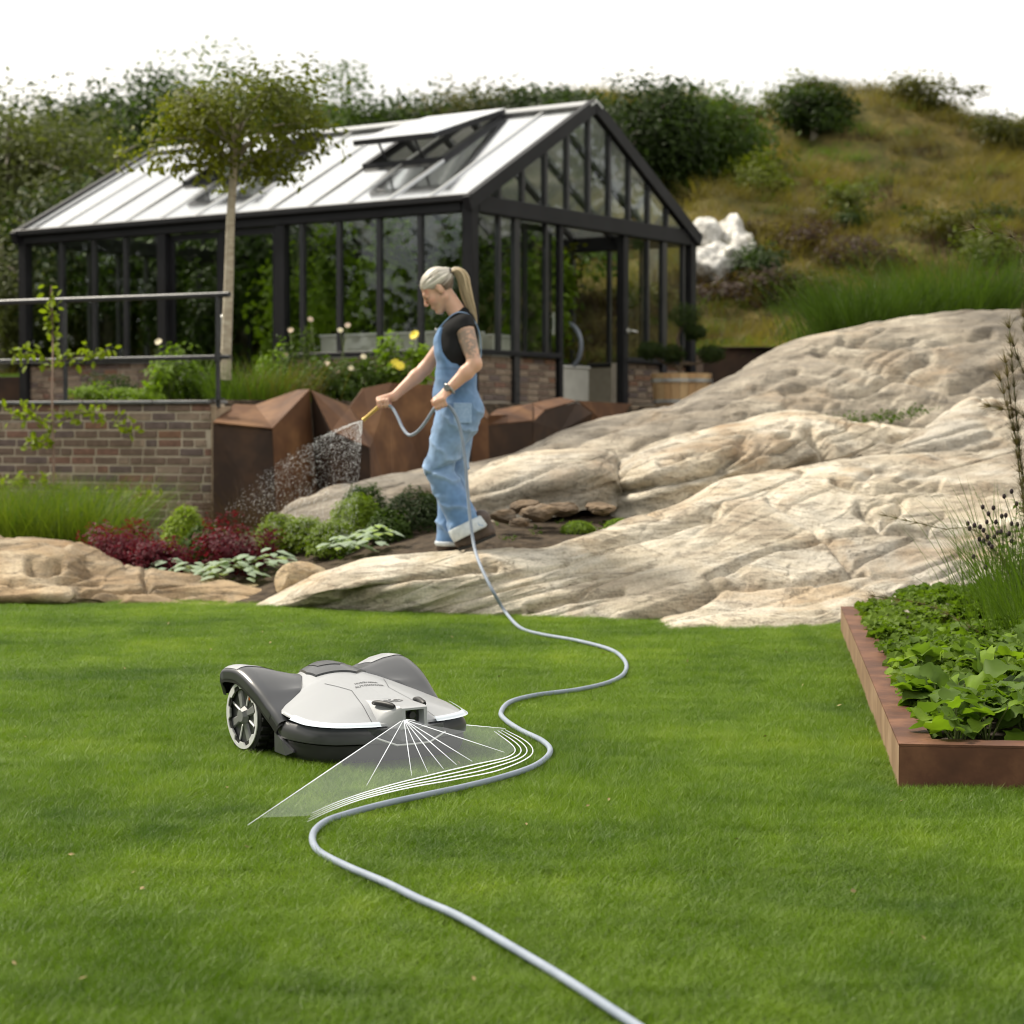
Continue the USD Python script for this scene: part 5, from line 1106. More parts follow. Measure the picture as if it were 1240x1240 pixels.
M_denim_pale = nm('pale_denim', [(.3, (.42, .46, .50)), (.7, (.56, .60, .63))], scale=60, rough=.9, bump=.4, bdist=.002, bscale=250)
M_denim_plain = nm('denim_strap', [(.3, (.20, .31, .50)), (.7, (.32, .44, .62))], scale=60, rough=.9, bump=.3, bdist=.002, bscale=250)
def cuff(c, axis, r, h, y0):
    ax = unit(axis); s = unit(np.cross(ax, [0, 1, 0])); w = np.cross(ax, s); a = np.linspace(0, 2 * np.pi, 41)[:-1]; rg = np.random.default_rng(4)
    wob = 1 + .05 * np.sin(a * 3 + 1) + .02 * rg.normal(size=40)
    prof = [(0, -h), (.007, -h * .9), (.010, -h * .5), (.008, -h * .05), (.0, .006), (-.012, .006), (-.016, -h * .5)]
    V = np.stack([c + (s[None] * np.cos(a)[:, None] + w[None] * np.sin(a)[:, None]) * ((r + dr) * wob)[:, None] + ax * z for dr, z in prof], 1)
    return V.reshape(-1, 3), grid_faces(40, len(prof), wrap=True)
obj('cuff', W(cuff(hm1, hm1 - kn1, .108, .07, 0)), M_denim_pale, dung, smooth=60)
obj('cuff', W(cuff(hm2, hm2 - kn2, .094, .022, 0)), M_denim_pale, dung, smooth=60)
for s in (-1, 1):
    st = spline([J(531, 403, s * .075), J(541, 391, s * .085), J(554, 381, s * .09), J(567, 384, s * .085), J(577, 400, s * .07), J(580, 425, s * .045), J(577, 448, s * .03)], 40)
    t = unit(np.gradient(st, axis=0)); sd = np.array([0, 1.0, 0]) - t * t[:, 1:2]; sd = unit(sd); up = np.cross(t, sd); up = np.where(((st - J(556, 415)) * up).sum(1, keepdims=True) < 0, -up, up)
    V = np.stack([st + sd * a + up * (b + .010) for a, b in ((-.018, 0), (-.018, .006), (.018, .006), (.018, 0))], 1)
    obj('strap', W((V.reshape(-1, 3), grid_faces(40, 4))), M_denim_plain, dung)
    obj('buckle', W(xf(bevbox(-.012, .012, -.004, .004, -.016, .016, .003), None, J(532, 402, s * .075) + np.array([-.014, -.004 * s, .006]))), M_metal, dung)
obj('hip_pocket', W(xf(bevbox(-.055, .055, -.006, .0, -.06, .06, .004), rotz(.25), J(560, 500, -.205))), M_denim_plain, dung)
# boots
M_boot = nm('brown_leather', [(.3, (.045, .03, .024)), (.7, (.095, .066, .052))], scale=25, rough=.55, bump=.3, bdist=.003, bscale=90)
M_sole = nm('boot_sole', (.02, .018, .016), rough=.8)
def boot(toe, ball, heel, ank, r=1.0):
    B = Field(np.minimum.reduce([toe, ball, heel, ank]) - .12, np.maximum.reduce([toe, ball, heel, ank]) + .12, .006)
    B.cone(toe, ball, .030, .036, .015); B.cone(ball, heel, .036, .034, .02); B.cone(heel, ank, .036, .046, .02); B.cone(ball, ank, .036, .046, .03)
    d = unit(heel - ball); n = unit(np.cross(d, [0, 1, 0])); n = n if n[2] > 0 else -n
    Q = B.pts(); cut = ball - n * .030; B.v = np.maximum(B.v, -((Q - cut.astype(np.float32)) @ n.astype(np.float32)))
    b = obj('boot', W(B.mesh(1)), M_boot, woman, smooth=60)
    pts = [c - n * k + s * np.array([0, w, 0]) + d * e for c, w, e in ((toe, .024, -.022), (ball, .040, 0), (heel, .030, .028)) for s in (-1, 1) for k in (.028, .044)]
    h = trimesh.convex.convex_hull(np.array(pts)); obj('sole', W((np.array(h.vertices), np.array(h.faces))), M_sole, b)
boot(J(556, 657, -.115), J(567, 654, -.115), J(592, 643, -.115), J(583, 628, -.115)); boot(J(533, 663, .10), J(541, 660, .10), J(556, 660, .10), J(551, 640, .10))
# watch
wc = NW + (NE - NW) * .10; wa = unit(NE - NW); s_ = unit(np.cross(wa, [0, 1, 0])); t2 = np.cross(wa, s_); a = np.linspace(0, 2 * np.pi, 33)
ringp = np.array([wc + (s_ * math.cos(t) + t2 * math.sin(t)) * .034 for t in a])
wt = obj('watch_strap', W(tube(ringp, .009, 8, False)), nm('watch_steel', (.30, .30, .29), rough=.35, metallic=.7), woman, smooth=60)
fc = trimesh.creation.cylinder(.020, .010, sections=20); nrmw = unit(np.array([-.35, -.9, .1])); Rm = trimesh.geometry.align_vectors([0, 0, 1], nrmw)[:3, :3]
obj('watch_face', W(xf((np.array(fc.vertices), np.array(fc.faces)), Rm, wc + nrmw * .036)), nm('watch_dial', (.20, .20, .19), rough=.25, metallic=.6), wt, smooth=30)
# hair
Hh = Field(HC - .22, HC + .22, .005); Hh.ell(H(-.020, 0, .038), (.100, .081, .091), .02, HR); Hh.cone(H(-.07, 0, .05), H(-.11, 0, .05), .06, .03, .04)
Q = Hh.pts(); ql = (Q - HC.astype(np.float32)) @ HR.astype(np.float32)
Hh.v = np.maximum(Hh.v, np.minimum(-(ql[..., 2] - (.0 + .72 * ql[..., 0])) , 9)); Hh.v = np.maximum(Hh.v, -(ql[..., 2] + .055))
earcut = .028 - np.linalg.norm((ql - [-.010, 0, -.008]) * [1, 0, .9], axis=-1) ; Hh.v = np.maximum(Hh.v, np.where(np.abs(ql[..., 1]) > .05, earcut, -1))
hv, hf = Hh.mesh(2); hl = (hv - HC) @ HR
tie = np.array([-.112, 0, .052]); dvec = hl - tie; ang = np.arctan2(dvec[:, 1], dvec[:, 2]); st_ = meshkit.fbm(np.c_[ang * 14, np.linalg.norm(dvec, axis=1) * 10, 0 * ang], 3, 6)
hv = hv + (HR @ (unit(hl - [-.02, 0, .03]).T)).T * ((st_ - .5) * .016)[:, None]
mixh = sst(-.006, .052, hl[:, 2] - .12 * hl[:, 0] + (st_ - .5) * .03)[:, None]
hcol = (np.array([.16, .115, .085]) * (1 - mixh) + np.array([.52, .485, .42]) * mixh) * (.55 + .9 * st_)[:, None]
M_hair = mk('hair', {'a': ('attribute', {'attribute': 'col'}), 'p': ('principled_bsdf', {'roughness': .45, 'specular_ior_level': .45})}, [('a.color', 'p.base_color')], 'p.BSDF')
hair = obj('hair', W((hv, hf)), M_hair, woman, smooth=True, col=hcol)
rng = np.random.default_rng(3)
core = spline([J(544, 332), J(552, 327), J(560, 335), J(564, 352), J(568, 366), J(573, 380), J(577, 392)], 30); rad = np.interp(np.linspace(0, 1, 30), [0, .12, .3, .55, .8, 1], [.016, .028, .038, .036, .026, .006])
strands, cols = [tube(core, rad * .8, 10)], [np.tile([.40, .33, .23], (30 * 10 + 2, 1))]
for k in range(110):
    a0, r0 = rng.uniform(0, 2 * np.pi), rng.uniform(.6, 1.1); e = rng.uniform(.75, 1.05)
    tt_ = np.linspace(0, 1, 14); base = np.stack([np.interp(tt_ * e, np.linspace(0, 1, 30), core[:, i]) for i in range(3)], 1); rr_ = np.interp(tt_ * e, np.linspace(0, 1, 30), rad) * r0
    a_ = a0 + tt_ * rng.uniform(-.6, .6); p = base + np.stack([np.cos(a_) * rr_ * .8, np.sin(a_) * rr_, np.cos(a_) * rr_ * .4], 1)
    strands.append(tube(p, np.linspace(.0042, .0015, 14), 4, False)); c = np.array([.52, .41, .26]) * rng.uniform(.55, 1.15); cols.append(np.tile(c, (14 * 4, 1)))
for k in range(46):
    b = rng.uniform(-.075, .075); a0 = H(rng.uniform(.02, .085) - abs(b) * .5, b, .088 - abs(b) * .35 + rng.uniform(-.02, .008)); e = J(544, 332); m = (a0 + e) / 2 + (HR @ np.array([rng.uniform(-.01, .01), b * .5, rng.uniform(.022, .042)]))
    strands.append(tube(spline([a0, m, e], 10), np.linspace(.0012, .0022, 10), 4, False)); c = np.array([.52, .47, .38]) * rng.uniform(.45, 1.15); cols.append(np.tile(c, (40, 1)))
obj('ponytail', W(cat_m(strands)), M_hair, hair, smooth=True, col=np.vstack(cols))
obj('hair_tie', W(tube(spline([J(541, 333), J(545, 330), J(548, 328)], 6), np.array([.020, .026, .028, .028, .026, .02]), 12)), M_dark, hair, smooth=60)

# ------------------------------------------------------------------ plants
LM = lambda n, a, b, c, **k: leafmat(n, [(0.05, a), (.5, b), (.95, c)], **k)
L_dark = LM('leaf_dark', (.018, .032, .006), (.045, .078, .012), (.12, .15, .025))
L_mid = LM('leaf_green', (.035, .065, .009), (.095, .15, .016), (.20, .24, .035))
L_lime = LM('leaf_lime', (.10, .17, .014), (.22, .32, .026), (.36, .43, .06))
L_yellow = LM('leaf_yellow_green', (.20, .26, .02), (.40, .43, .04), (.62, .42, .05), wamp=.15)
L_olive = LM('leaf_olive', (.05, .055, .009), (.13, .125, .018), (.30, .20, .03))
L_willow = LM('leaf_willow', (.06, .075, .022), (.15, .165, .06), (.29, .28, .13))
L_red = LM('leaf_crimson', (.06, .010, .018), (.20, .028, .045), (.42, .09, .11), tint=(1.3, .5, .5))
L_needle = LM('pine_needle', (.018, .034, .008), (.055, .085, .018), (.12, .15, .035))
L_silver = LM('leaf_silver', (.34, .42, .31), (.58, .63, .53), (.74, .77, .70), wamp=.1)
L_gold = LM('grass_gold', (.10, .085, .022), (.25, .195, .062), (.40, .31, .12))
L_fresh = LM('grass_fresh', (.06, .11, .012), (.16, .235, .03), (.28, .33, .07))
L_heather = LM('heather', (.035, .022, .016), (.075, .045, .030), (.13, .085, .05))
L_gc = LM('groundcover_leaf', (.07, .12, .014), (.20, .29, .032), (.38, .45, .075), rough=.55, spec=.1, wamp=.3)
L_oak = LM('lobed_leaf', (.09, .15, .026), (.19, .28, .042), (.34, .42, .07), rough=.55, spec=.12, wamp=.2)
M_bark = nm('bark', [(.3, (.16, .135, .10)), (.7, (.33, .30, .24))], scale=14, rough=.9, bump=.6, bdist=.01, stretch=(1, 1, .35))
M_stem = nm('stem_green', [(.3, (.06, .09, .02)), (.7, (.12, .15, .04))], scale=20, rough=.7)
M_twig = nm('twig_brown', [(.3, (.06, .04, .025)), (.7, (.12, .085, .05))], scale=20, rough=.85)
def spot(px, d):
    x = at(px, 520, d)[0]; return np.array([x, d, float(tz(np.array([x]), np.array([d]))[0])])
_seed = [100]
def R():
    _seed[0] += 1; return np.random.default_rng(_seed[0])
def tree(name, label, px, d, height, rad, n, leaf, mat, trunk=.12, crown_z=.62, group=None, clumps=34, lean=0.0, base=None, cz=.42):
    r = R(); b = spot(px, d) if base is None else np.asarray(base, float); t = thing(name, label, 'tree', b, 0, group)
    zc = height * crown_z
    pts = spline([(0, 0, -.2), (.03 * height * r.normal() * .3, .0, zc * .5), (lean, 0, zc), (lean * 1.3, 0, height * .9)], 14)
    obj('trunk', tube(pts, np.linspace(trunk, trunk * .25, 14), 8), M_bark, t, smooth=60)
    lim = []
    for k in range(9):
        s = pts[r.integers(6, 12)]; a = r.uniform(0, 6.28); e = np.array([lean, 0, zc]) + np.array([math.cos(a) * rad * .7, math.sin(a) * rad * .7, r.uniform(-.2, .6) * height * cz])
        lim.append(tube(spline([s, (s + e) / 2 + [0, 0, .08 * rad], e], 6), np.linspace(trunk * .35, trunk * .08, 6), 5))
    for m in lim: obj('limb', m, M_bark, t, smooth=60)
    obj('crown', crown(r, n, (lean, 0, zc), (rad, rad, height * cz), leaf, clumps=clumps, up=.3), mat, t)
    return t
# trees behind the greenhouse on the left
TR = [('willow', 'pale grey green willow at the far left edge beside the greenhouse', 14, 33.0, 128, 1.9, 15000, .12, L_willow), ('willow', 'pale feathery willow just left of the greenhouse roof corner', 112, 36.5, 150, 1.6, 13000, .12, L_willow),
      ('willow', 'low grey green willow against the left end of the greenhouse', 4, 30.5, 270, 1.3, 9000, .10, L_willow),
      ('dark_tree', 'dark evergreen tree between the two pale willows', 62, 42, 112, 1.6, 13000, .15, L_dark), ('dark_tree', 'dark evergreen tree behind the left roof slope', 165, 41, 118, 1.7, 13000, .15, L_dark),
      ('broad_tree', 'green tree above the left vent of the greenhouse', 236, 40, 122, 1.7, 12000, .14, L_mid), ('dark_tree', 'dark tree behind the crown of the slim garden tree', 310, 42, 110, 2.0, 13000, .15, L_dark),
      ('broad_tree', 'green tree behind the middle of the roof ridge', 400, 41, 118, 1.9, 12000, .14, L_mid), ('dark_tree', 'dark tree behind the raised right roof vent', 485, 43, 112, 2.0, 12000, .15, L_dark),
      ('broad_tree', 'olive green tree behind the ridge just left of the gable peak', 575, 43, 116, 1.9, 11000, .14, L_olive), ('dark_tree', 'dark tree behind the gable peak', 660, 42, 108, 1.6, 11000, .14, L_dark),
      ('dark_tree', 'dark green tree right of the gable peak on the slope', 775, 38.5, 112, 1.5, 11000, .13, L_dark), ('dark_tree', 'dark green tree at the foot of the upper slope right of the gable', 850, 40, 122, 1.4, 9000, .13, L_mid),
      ('dark_tree', 'small dark tree at the top of the right hand slope', 985, 43, 112, .9, 5000, .12, L_dark),
      ('dark_tree', 'wide dark tree seen through the left panes of the greenhouse', 130, 31.5, 220, 2.0, 9000, .14, L_dark), ('broad_tree', 'leafy tree seen through the middle panes of the greenhouse', 300, 31.5, 220, 2.1, 9000, .14, L_mid),
      ('dark_tree', 'dark tree seen through the right panes of the long side', 450, 31.8, 220, 2.0, 9000, .14, L_dark), ('broad_tree', 'leafy tree seen through the gable panes', 580, 32.0, 215, 1.9, 9000, .14, L_mid)]
for nme, lab, px, d, top, r_, n, lf, mt in TR:
    h = at(px, top, d)[2] - spot(px, d)[2]; tree(nme, lab, px, d, h / .99, r_, n, lf, mt, trunk=.12, crown_z=.54, cz=.46, clumps=46)
# slim tree in front of the greenhouse
tb = at(274, 452, 17.6); tb[2] = 1.33
t = thing('slim_tree', 'slim tree with pale trunk and olive crown standing in front of the greenhouse', 'tree', tb)
def rel(px, py, d=17.6): return at(px, py, d) - tb
tp = spline([rel(272, 460), rel(274, 420), rel(277, 340), rel(279, 270), rel(283, 205), rel(286, 150)], 24)
obj('trunk', tube(tp, np.interp(np.linspace(0, 1, 24), [0, .1, .75, 1], [.062, .048, .036, .025]), 10), nm('pale_bark', [(.3, (.24, .20, .145)), (.6, (.42, .37, .28)), (.75, (.50, .46, .37))], scale=9, rough=.9, bump=.5, bdist=.006, stretch=(1, 1, 2.5)), t, smooth=60)
r = R()
for k in range(12):
    s = rel(284, 205 - k * 3); a = k * 2.4; e = s + np.array([math.cos(a) * .75, math.sin(a) * .7, .14 + .3 * (k % 4) / 3]); mid = (s + e) / 2 + [0, 0, .10]
    obj('limb', tube(spline([s, mid, e], 8), np.linspace(.017, .004, 8), 6), M_bark, t, smooth=60)
obj('crown', crown(r, 4600, rel(296, 150), (.86, .86, .50), .07, clumps=60, spread=.20, shell=.9, up=.4, flat=-.95), LM('crown_leaf', (.08, .095, .012), (.20, .205, .02), (.40, .30, .04)), t)

# shrubs copied over the hillside
hill_kinds = []
def shrub_mesh(r, rad, h, n, leaf, up=.5, clumps=16): return crown(r, n, (0, 0, h * .45), (rad, rad, h * .55), leaf, clumps=clumps, up=up, spread=.3)
def shrub(name, label, px, d, rad, h, n, leaf, mat, group=None, cat='shrub', stem=True, clumps=16, base=None, spread=.3):
    r = R(); b = spot(px, d) if base is None else base; t = thing(name, label, cat, b, 0, group)
    obj('foliage', crown(r, n, (0, 0, h * .45), (rad, rad, h * .55), leaf, clumps=clumps, up=.5, spread=spread), mat, t)
    if stem:
        for k in range(4):
            a = r.uniform(0, 6.28); obj('stem', tube(np.array([[0, 0, -.05], [math.cos(a) * rad * .2, math.sin(a) * rad * .2, h * .3], [math.cos(a) * rad * .5, math.sin(a) * rad * .5, h * .7]]), np.array([.02, .015, .006]) * max(h, .3), 5), M_twig, t)
    return t
L_hill = LM('hill_leaf', (.07, .09, .012), (.16, .19, .02), (.28, .29, .05))
HILLP = [shrub('hill_shrub', 'yellow green shrub on the slope directly above the white rock', 905, 38.5, .6, .7, 1800, .09, L_hill, 'shrubs scattered over the hillside'),
         shrub('hill_shrub', 'dark shrub low on the slope right of the greenhouse gable', 925, 33.2, .65, .6, 1800, .09, L_dark, 'shrubs scattered over the hillside'),
         shrub('hill_shrub', 'brown heathery shrub on the slope above the rock dome', 1040, 34, .7, .55, 1800, .08, L_heather, 'shrubs scattered over the hillside'),
         shrub('hill_shrub', 'olive shrub halfway up the right slope', 1150, 36, .7, .7, 1800, .09, L_olive, 'shrubs scattered over the hillside')]
r = R(); S_ = []
for i in range(36):
    px = r.uniform(740, 1330); d = r.uniform(32, 45.5); w = int(r.choice([0, 1, 2, 3], p=[.2, .24, .26, .3])); zone = 2 if d > 41.5 else (1 if d > 37 else 0)
    if 825 < px < 915 and d < 35.5: px = px + 130
    S_.append((w, zone, px, d, r.uniform(0, 6.28), r.uniform(.5, 1.35) * np.array([1.15, 1.15, r.uniform(.6, 1.1)])))
S_.sort(key=lambda q: q[:3]); cnt = {}
ORD = 'leftmost second third fourth fifth sixth seventh eighth ninth tenth eleventh twelfth'.split()
for w, zone, px, d, a, sc in S_:
    c = cnt[(w, zone)] = cnt.get((w, zone), -1) + 1
    copy(HILLP[w], 'hill_shrub', f"{ORD[c]} {['yellow green', 'dark green', 'brown heathery', 'olive'][w]} shrub{'' if c == 0 else ' from the left'} on the {['lower', 'middle', 'top'][zone]} part of the right hand slope", 'shrub', spot(px, d) - [0, 0, .08], a, 'shrubs scattered over the hillside', sc)
# rough grass on the hill, and mown strips below it
def tuft(seed, n, h, spread, w=.012, lean=.7, bend=.8):
    r = np.random.default_rng(seed); b = np.c_[r.normal(0, spread, (n, 2)), np.full(n, -.03)]
    return blades(r, b, h * r.uniform(.5, 1.1, n), w * r.uniform(.7, 1.3, n), lean, bend, 3)
r = R(); n = 5200; hx = r.uniform(-9, 19, n); hy = 29.6 + (r.random(n) ** 1.2) * 19; ok = np.abs(hx) < .30 * hy + 1.5; hx, hy = hx[ok], hy[ok]; n = len(hx)
pat = meshkit.fbm(np.c_[hx * .35, hy * .35, 0 * hx], 3, 77)
idx = np.where(pat > .66, 2, np.where(pat < .35, 1, 0)); idx = np.where(r.random(n) < .2, r.integers(0, 3, n), idx)
sc = r.uniform(.6, 1.3, n)
scatter('hill_grass', [(tuft(1, 70, .42, .22), L_gold), (tuft(2, 70, .38, .22), L_fresh), (tuft(3, 70, .34, .25), L_heather)], np.c_[hx, hy, tz(hx, hy)], r.uniform(0, 6.28, n), np.c_[sc, sc, sc * r.uniform(.6, 1.1, n)], idx, 'rough golden and green grass covering the hillside behind the greenhouse', 'grass')
n = 1500; hx = r.uniform(2.75, 11, n); hy = r.uniform(27.5, 31.0, n); a = r.random(n) < .3; hx = np.where(a, r.uniform(-11, -6.4, n), hx); hy = np.where(hy < np.interp(hx, [2.6, 9], [27.5, 28.2]), hy + .8, hy)
scatter('bank_grass', [(tuft(9, 160, .12, .16, .010, .5, .7), LM('bank_blade', (.05, .10, .012), (.12, .20, .02), (.20, .28, .035)))], np.c_[hx, hy, tz(hx, hy)], r.uniform(0, 6.28, n), np.ones((n, 3)), np.zeros(n), 'short bright green grass strip at the foot of the hill', 'grass')
# white rock face on the hill
M_white_rock = rock_material('white_rock', ((.30, .29, .27), (.56, .55, .52), (.68, .67, .64)), .1, .8, 3.0)
for px, py, d, rr, lab, sd in ((866, 330, 33.7, (.58, .9, .50), 'white weathered rock low on the slope right of the greenhouse', 41), (886, 306, 34.6, (.40, .9, .66), 'white upright rock right of the low white rock', 42), (852, 300, 34.8, (.42, .9, .50), 'white rock half hidden by the greenhouse corner', 43), (862, 272, 36.4, (.22, .6, .16), 'small white rock above the other white rocks', 44)):
    boulder('hill_rock', px, py, d, rr, lab, M_white_rock, sd, amp=.7)
boulder('hill_rock', 968, 262, 37.3, (.45, .6, .14), 'brown grey rock showing in the middle of the slope', M_rock_d, 45, amp=.7)
st = thing('old_post', 'weathered grey wooden post standing behind the gable on the slope', 'post', spot(790, 33.5)); obj('post', cat_m([bevbox(-.11, .11, -.11, .11, -.2, 1.15, .02)]), M_bark, st); obj('cap', bevbox(-.13, .13, -.13, .13, 1.151, 1.2, .01), M_bark, st)

# ---- grasses as single plants
def grass_plant(name, label, px, d, n, h, spread, mat, w=.007, lean=.5, bend=.6, group=None, base=None, plumes=0, pm=None):
    r = R(); b = spot(px, d) if base is None else base; t = thing(name, label, 'grass', b, 0, group)
    p = np.c_[r.normal(0, spread, (n, 2)), np.full(n, -.03)]; dirs = np.arctan2(p[:, 1], p[:, 0]) + r.normal(0, .5, n)
    obj('blades', blades(r, p, h * r.uniform(.45, 1.05, n), w * r.uniform(.7, 1.3, n), lean, bend, 4, dirs), mat, t)
    return t
L_tall = LM('tall_blade', (.03, .055, .010), (.085, .14, .020), (.17, .22, .045))
for i, (px, d, h, s, lab) in enumerate([(1045, 20.5, .75, .26, 'bright green tall grass clump behind the left shoulder of the rock dome'), (1150, 21.0, 1.0, .34, 'big green tall grass clump behind the top of the rock dome'), (1215, 21.2, .95, .3, 'green tall grass clump at the right edge behind the rock dome'), (1100, 21.8, .7, .3, 'shorter green grass clump between the two big clumps behind the dome')]):
    b = spot(px, d); b[2] = 1.9; grass_plant('tall_grass', lab, px, d, 1500, h * 1.3, s, L_tall, .012, .45, .6, base=b)
L_border = LM('border_blade', (.09, .13, .015), (.24, .29, .04), (.40, .38, .12))
for i, (px, d) in enumerate([(8, 14.4), (40, 14.2), (72, 14.5), (104, 14.3), (128, 14.7), (24, 15.0), (60, 15.2), (-20, 14.3), (92, 15.1), (-60, 14.6), (-110, 14.5), (-165, 14.8)]):
    grass_plant('border_grass', ['lush green border grass at the left edge below the brick wall', 'lush green border grass in front of the espalier trunk', 'lush green border grass right of the espalier trunk', 'lush green border grass left of the first red shrub', 'lush green border grass touching the first red shrub', 'thin back row border grass near the left edge', 'thin back row border grass at the foot of the espalier', 'border grass at the very edge of the picture', 'thin back row border grass under the espalier branch', 'border grass just left of the picture', 'border grass further left of the picture', 'border grass furthest left below the wall'][i], px, d, 480, .58, .17, (L_fresh, L_border)[i % 2], .0055, .6, .7, 'border grasses below the brick wall')
for i, (px, d, lab) in enumerate([(300, 15.6, 'wispy dry grass in front of the dark steel panel'), (325, 15.4, 'wispy dry grass beside the left end of the grey dome'), (275, 15.8, 'wispy dry grass at the right end of the brick wall')]):
    grass_plant('dry_grass', lab, px, d, 130, .5, .12, L_heather, .004, .5, .5)
TER = 1.33
def tspot(px, d): x = at(px, 520, d)[0]; return np.array([x, d, TER])
for i, (px, d, h, lab) in enumerate([(310, 17.8, .55, 'golden feathery grass behind the folded steel wall'), (335, 18.0, .5, 'golden feathery grass right of the slim tree'), (285, 17.9, .5, 'green and gold grass at the foot of the slim tree'), (355, 18.3, .42, 'tawny grass left of the flowering shrub')]):
    grass_plant('feather_grass', lab, px, d, 380, h, .16, L_gold if i % 2 else L_fresh, .006, .5, .7, base=tspot(px, d))
# ---- terrace shrubs and flowers
def flowers(t, r, spots, size, mat, n=9, core=None):
    for q in spots:
        a = np.arange(n) / n * 6.283; nrm = unit(np.array([r.normal() * .3, -1.0, .6])); s = unit(np.cross(nrm, [0, 0, 1])); w = np.cross(s, nrm); ms = []
        for ring, (k0, k1) in enumerate(((1.0, .25), (.68, .4))):
            for x in a + ring * .35:
                dr = s * math.cos(x) + w * math.sin(x); sd = np.cross(nrm, dr) * size * .16
                ms.append((np.array([q, q + dr * size * k0 * .5 + sd + nrm * size * k1 * .3, q + dr * size * k0 * .62 + nrm * size * k1 * .35, q + dr * size * k0 * .5 - sd + nrm * size * k1 * .3]), np.array([[0, 1, 2], [0, 2, 3]])))
        obj('flower', cat_m(ms), mat, t)
M_fl_yellow = nm('petal_yellow', (.80, .66, .05), rough=.6); M_fl_cream = nm('petal_cream', (.78, .70, .48), rough=.6); M_fl_pink = nm('petal_pink', (.66, .52, .38), rough=.6)
def perennial(label, px, d, rad, h, n, mat, fl=(), fm=None, fs=.06, leaf=.06, cat='plant', name='garden_plant', base=None, stems=7):
    r = R(); b = tspot(px, d) if base is None else base; t = thing(name, label, cat, b)
    obj('foliage', crown(r, n, (0, 0, h * .45), (rad, rad, h * .55), leaf, clumps=18, up=.6, spread=.24, aspect=.45), mat, t)
    for k in range(stems):
        a = r.uniform(0, 6.28); obj('stem', tube(np.array([[0, 0, -.03], [math.cos(a) * rad * .3, math.sin(a) * rad * .3, h * .5], [math.cos(a) * rad * .6, math.sin(a) * rad * .6, h * .95]]), np.array([.008, .006, .003]), 5), M_stem, t)
    if len(fl):
        q = [at(*f) - b for f in fl]
        for f in q: obj('flower_stem', tube(spline([(f[0] * .4, f[1] * .4, h * .2), (f[0] * .8, f[1] * .8, f[2] * .7), f], 6), .004, 5), M_stem, t)
        flowers(t, r, q, fs, fm)
    return t
perennial('yellow flowered dahlia left of the woman\'s shoulder', 488, 18.9, .26, .62, 900, L_lime, [(484, 443, 18.6), (502, 406, 18.7), (478, 440, 18.8)], M_fl_yellow, .085, .085)
perennial('bushy plant with pale pink flowers above the steel peaks', 395, 18.3, .36, .42, 1300, L_mid, [(396, 440, 18.1), (376, 387, 18.4), (421, 394, 18.4), (408, 449, 18.2)], M_fl_pink, .05)
perennial('cream flowered plant right of the pink flowered one', 432, 18.6, .24, .40, 800, L_mid, [(412, 400, 18.6), (425, 446, 18.4), (440, 432, 18.5)], M_fl_cream, .05)
perennial('leafy green plant with one pale flower at the second railing post', 205, 18.2, .26, .50, 1000, L_lime, [(192, 414, 18.2)], M_fl_cream, .06)
perennial('leafy green plant between the railing end and the slim tree', 240, 18.4, .25, .42, 900, L_mid)
perennial('grey green round hebe mound behind the railing', 135, 18.6, .30, .26, 1600, L_needle, leaf=.035, cat='shrub', name='round_shrub', stems=2)
perennial('low lime mound between the two railing posts', 165, 18.0, .25, .16, 900, L_lime, leaf=.04, stems=2); perennial('low lime plant in front of the first railing post', 110, 18.0, .2, .16, 700, L_lime, leaf=.04, stems=2)
perennial('tall airy plant in front of the long side glass', 365, 18.9, .2, .75, 500, L_mid, [(352, 400, 18.8), (346, 430, 18.8)], M_fl_pink, .05); perennial('green plant behind the middle of the steel wall', 455, 18.9, .25, .45, 900, L_mid)
perennial('small green plant at the greenhouse corner right of the woman', 330, 18.6, .2, .5, 600, L_lime); perennial('leafy plant left of the yellow dahlia', 470, 19.1, .18, .5, 600, L_lime)

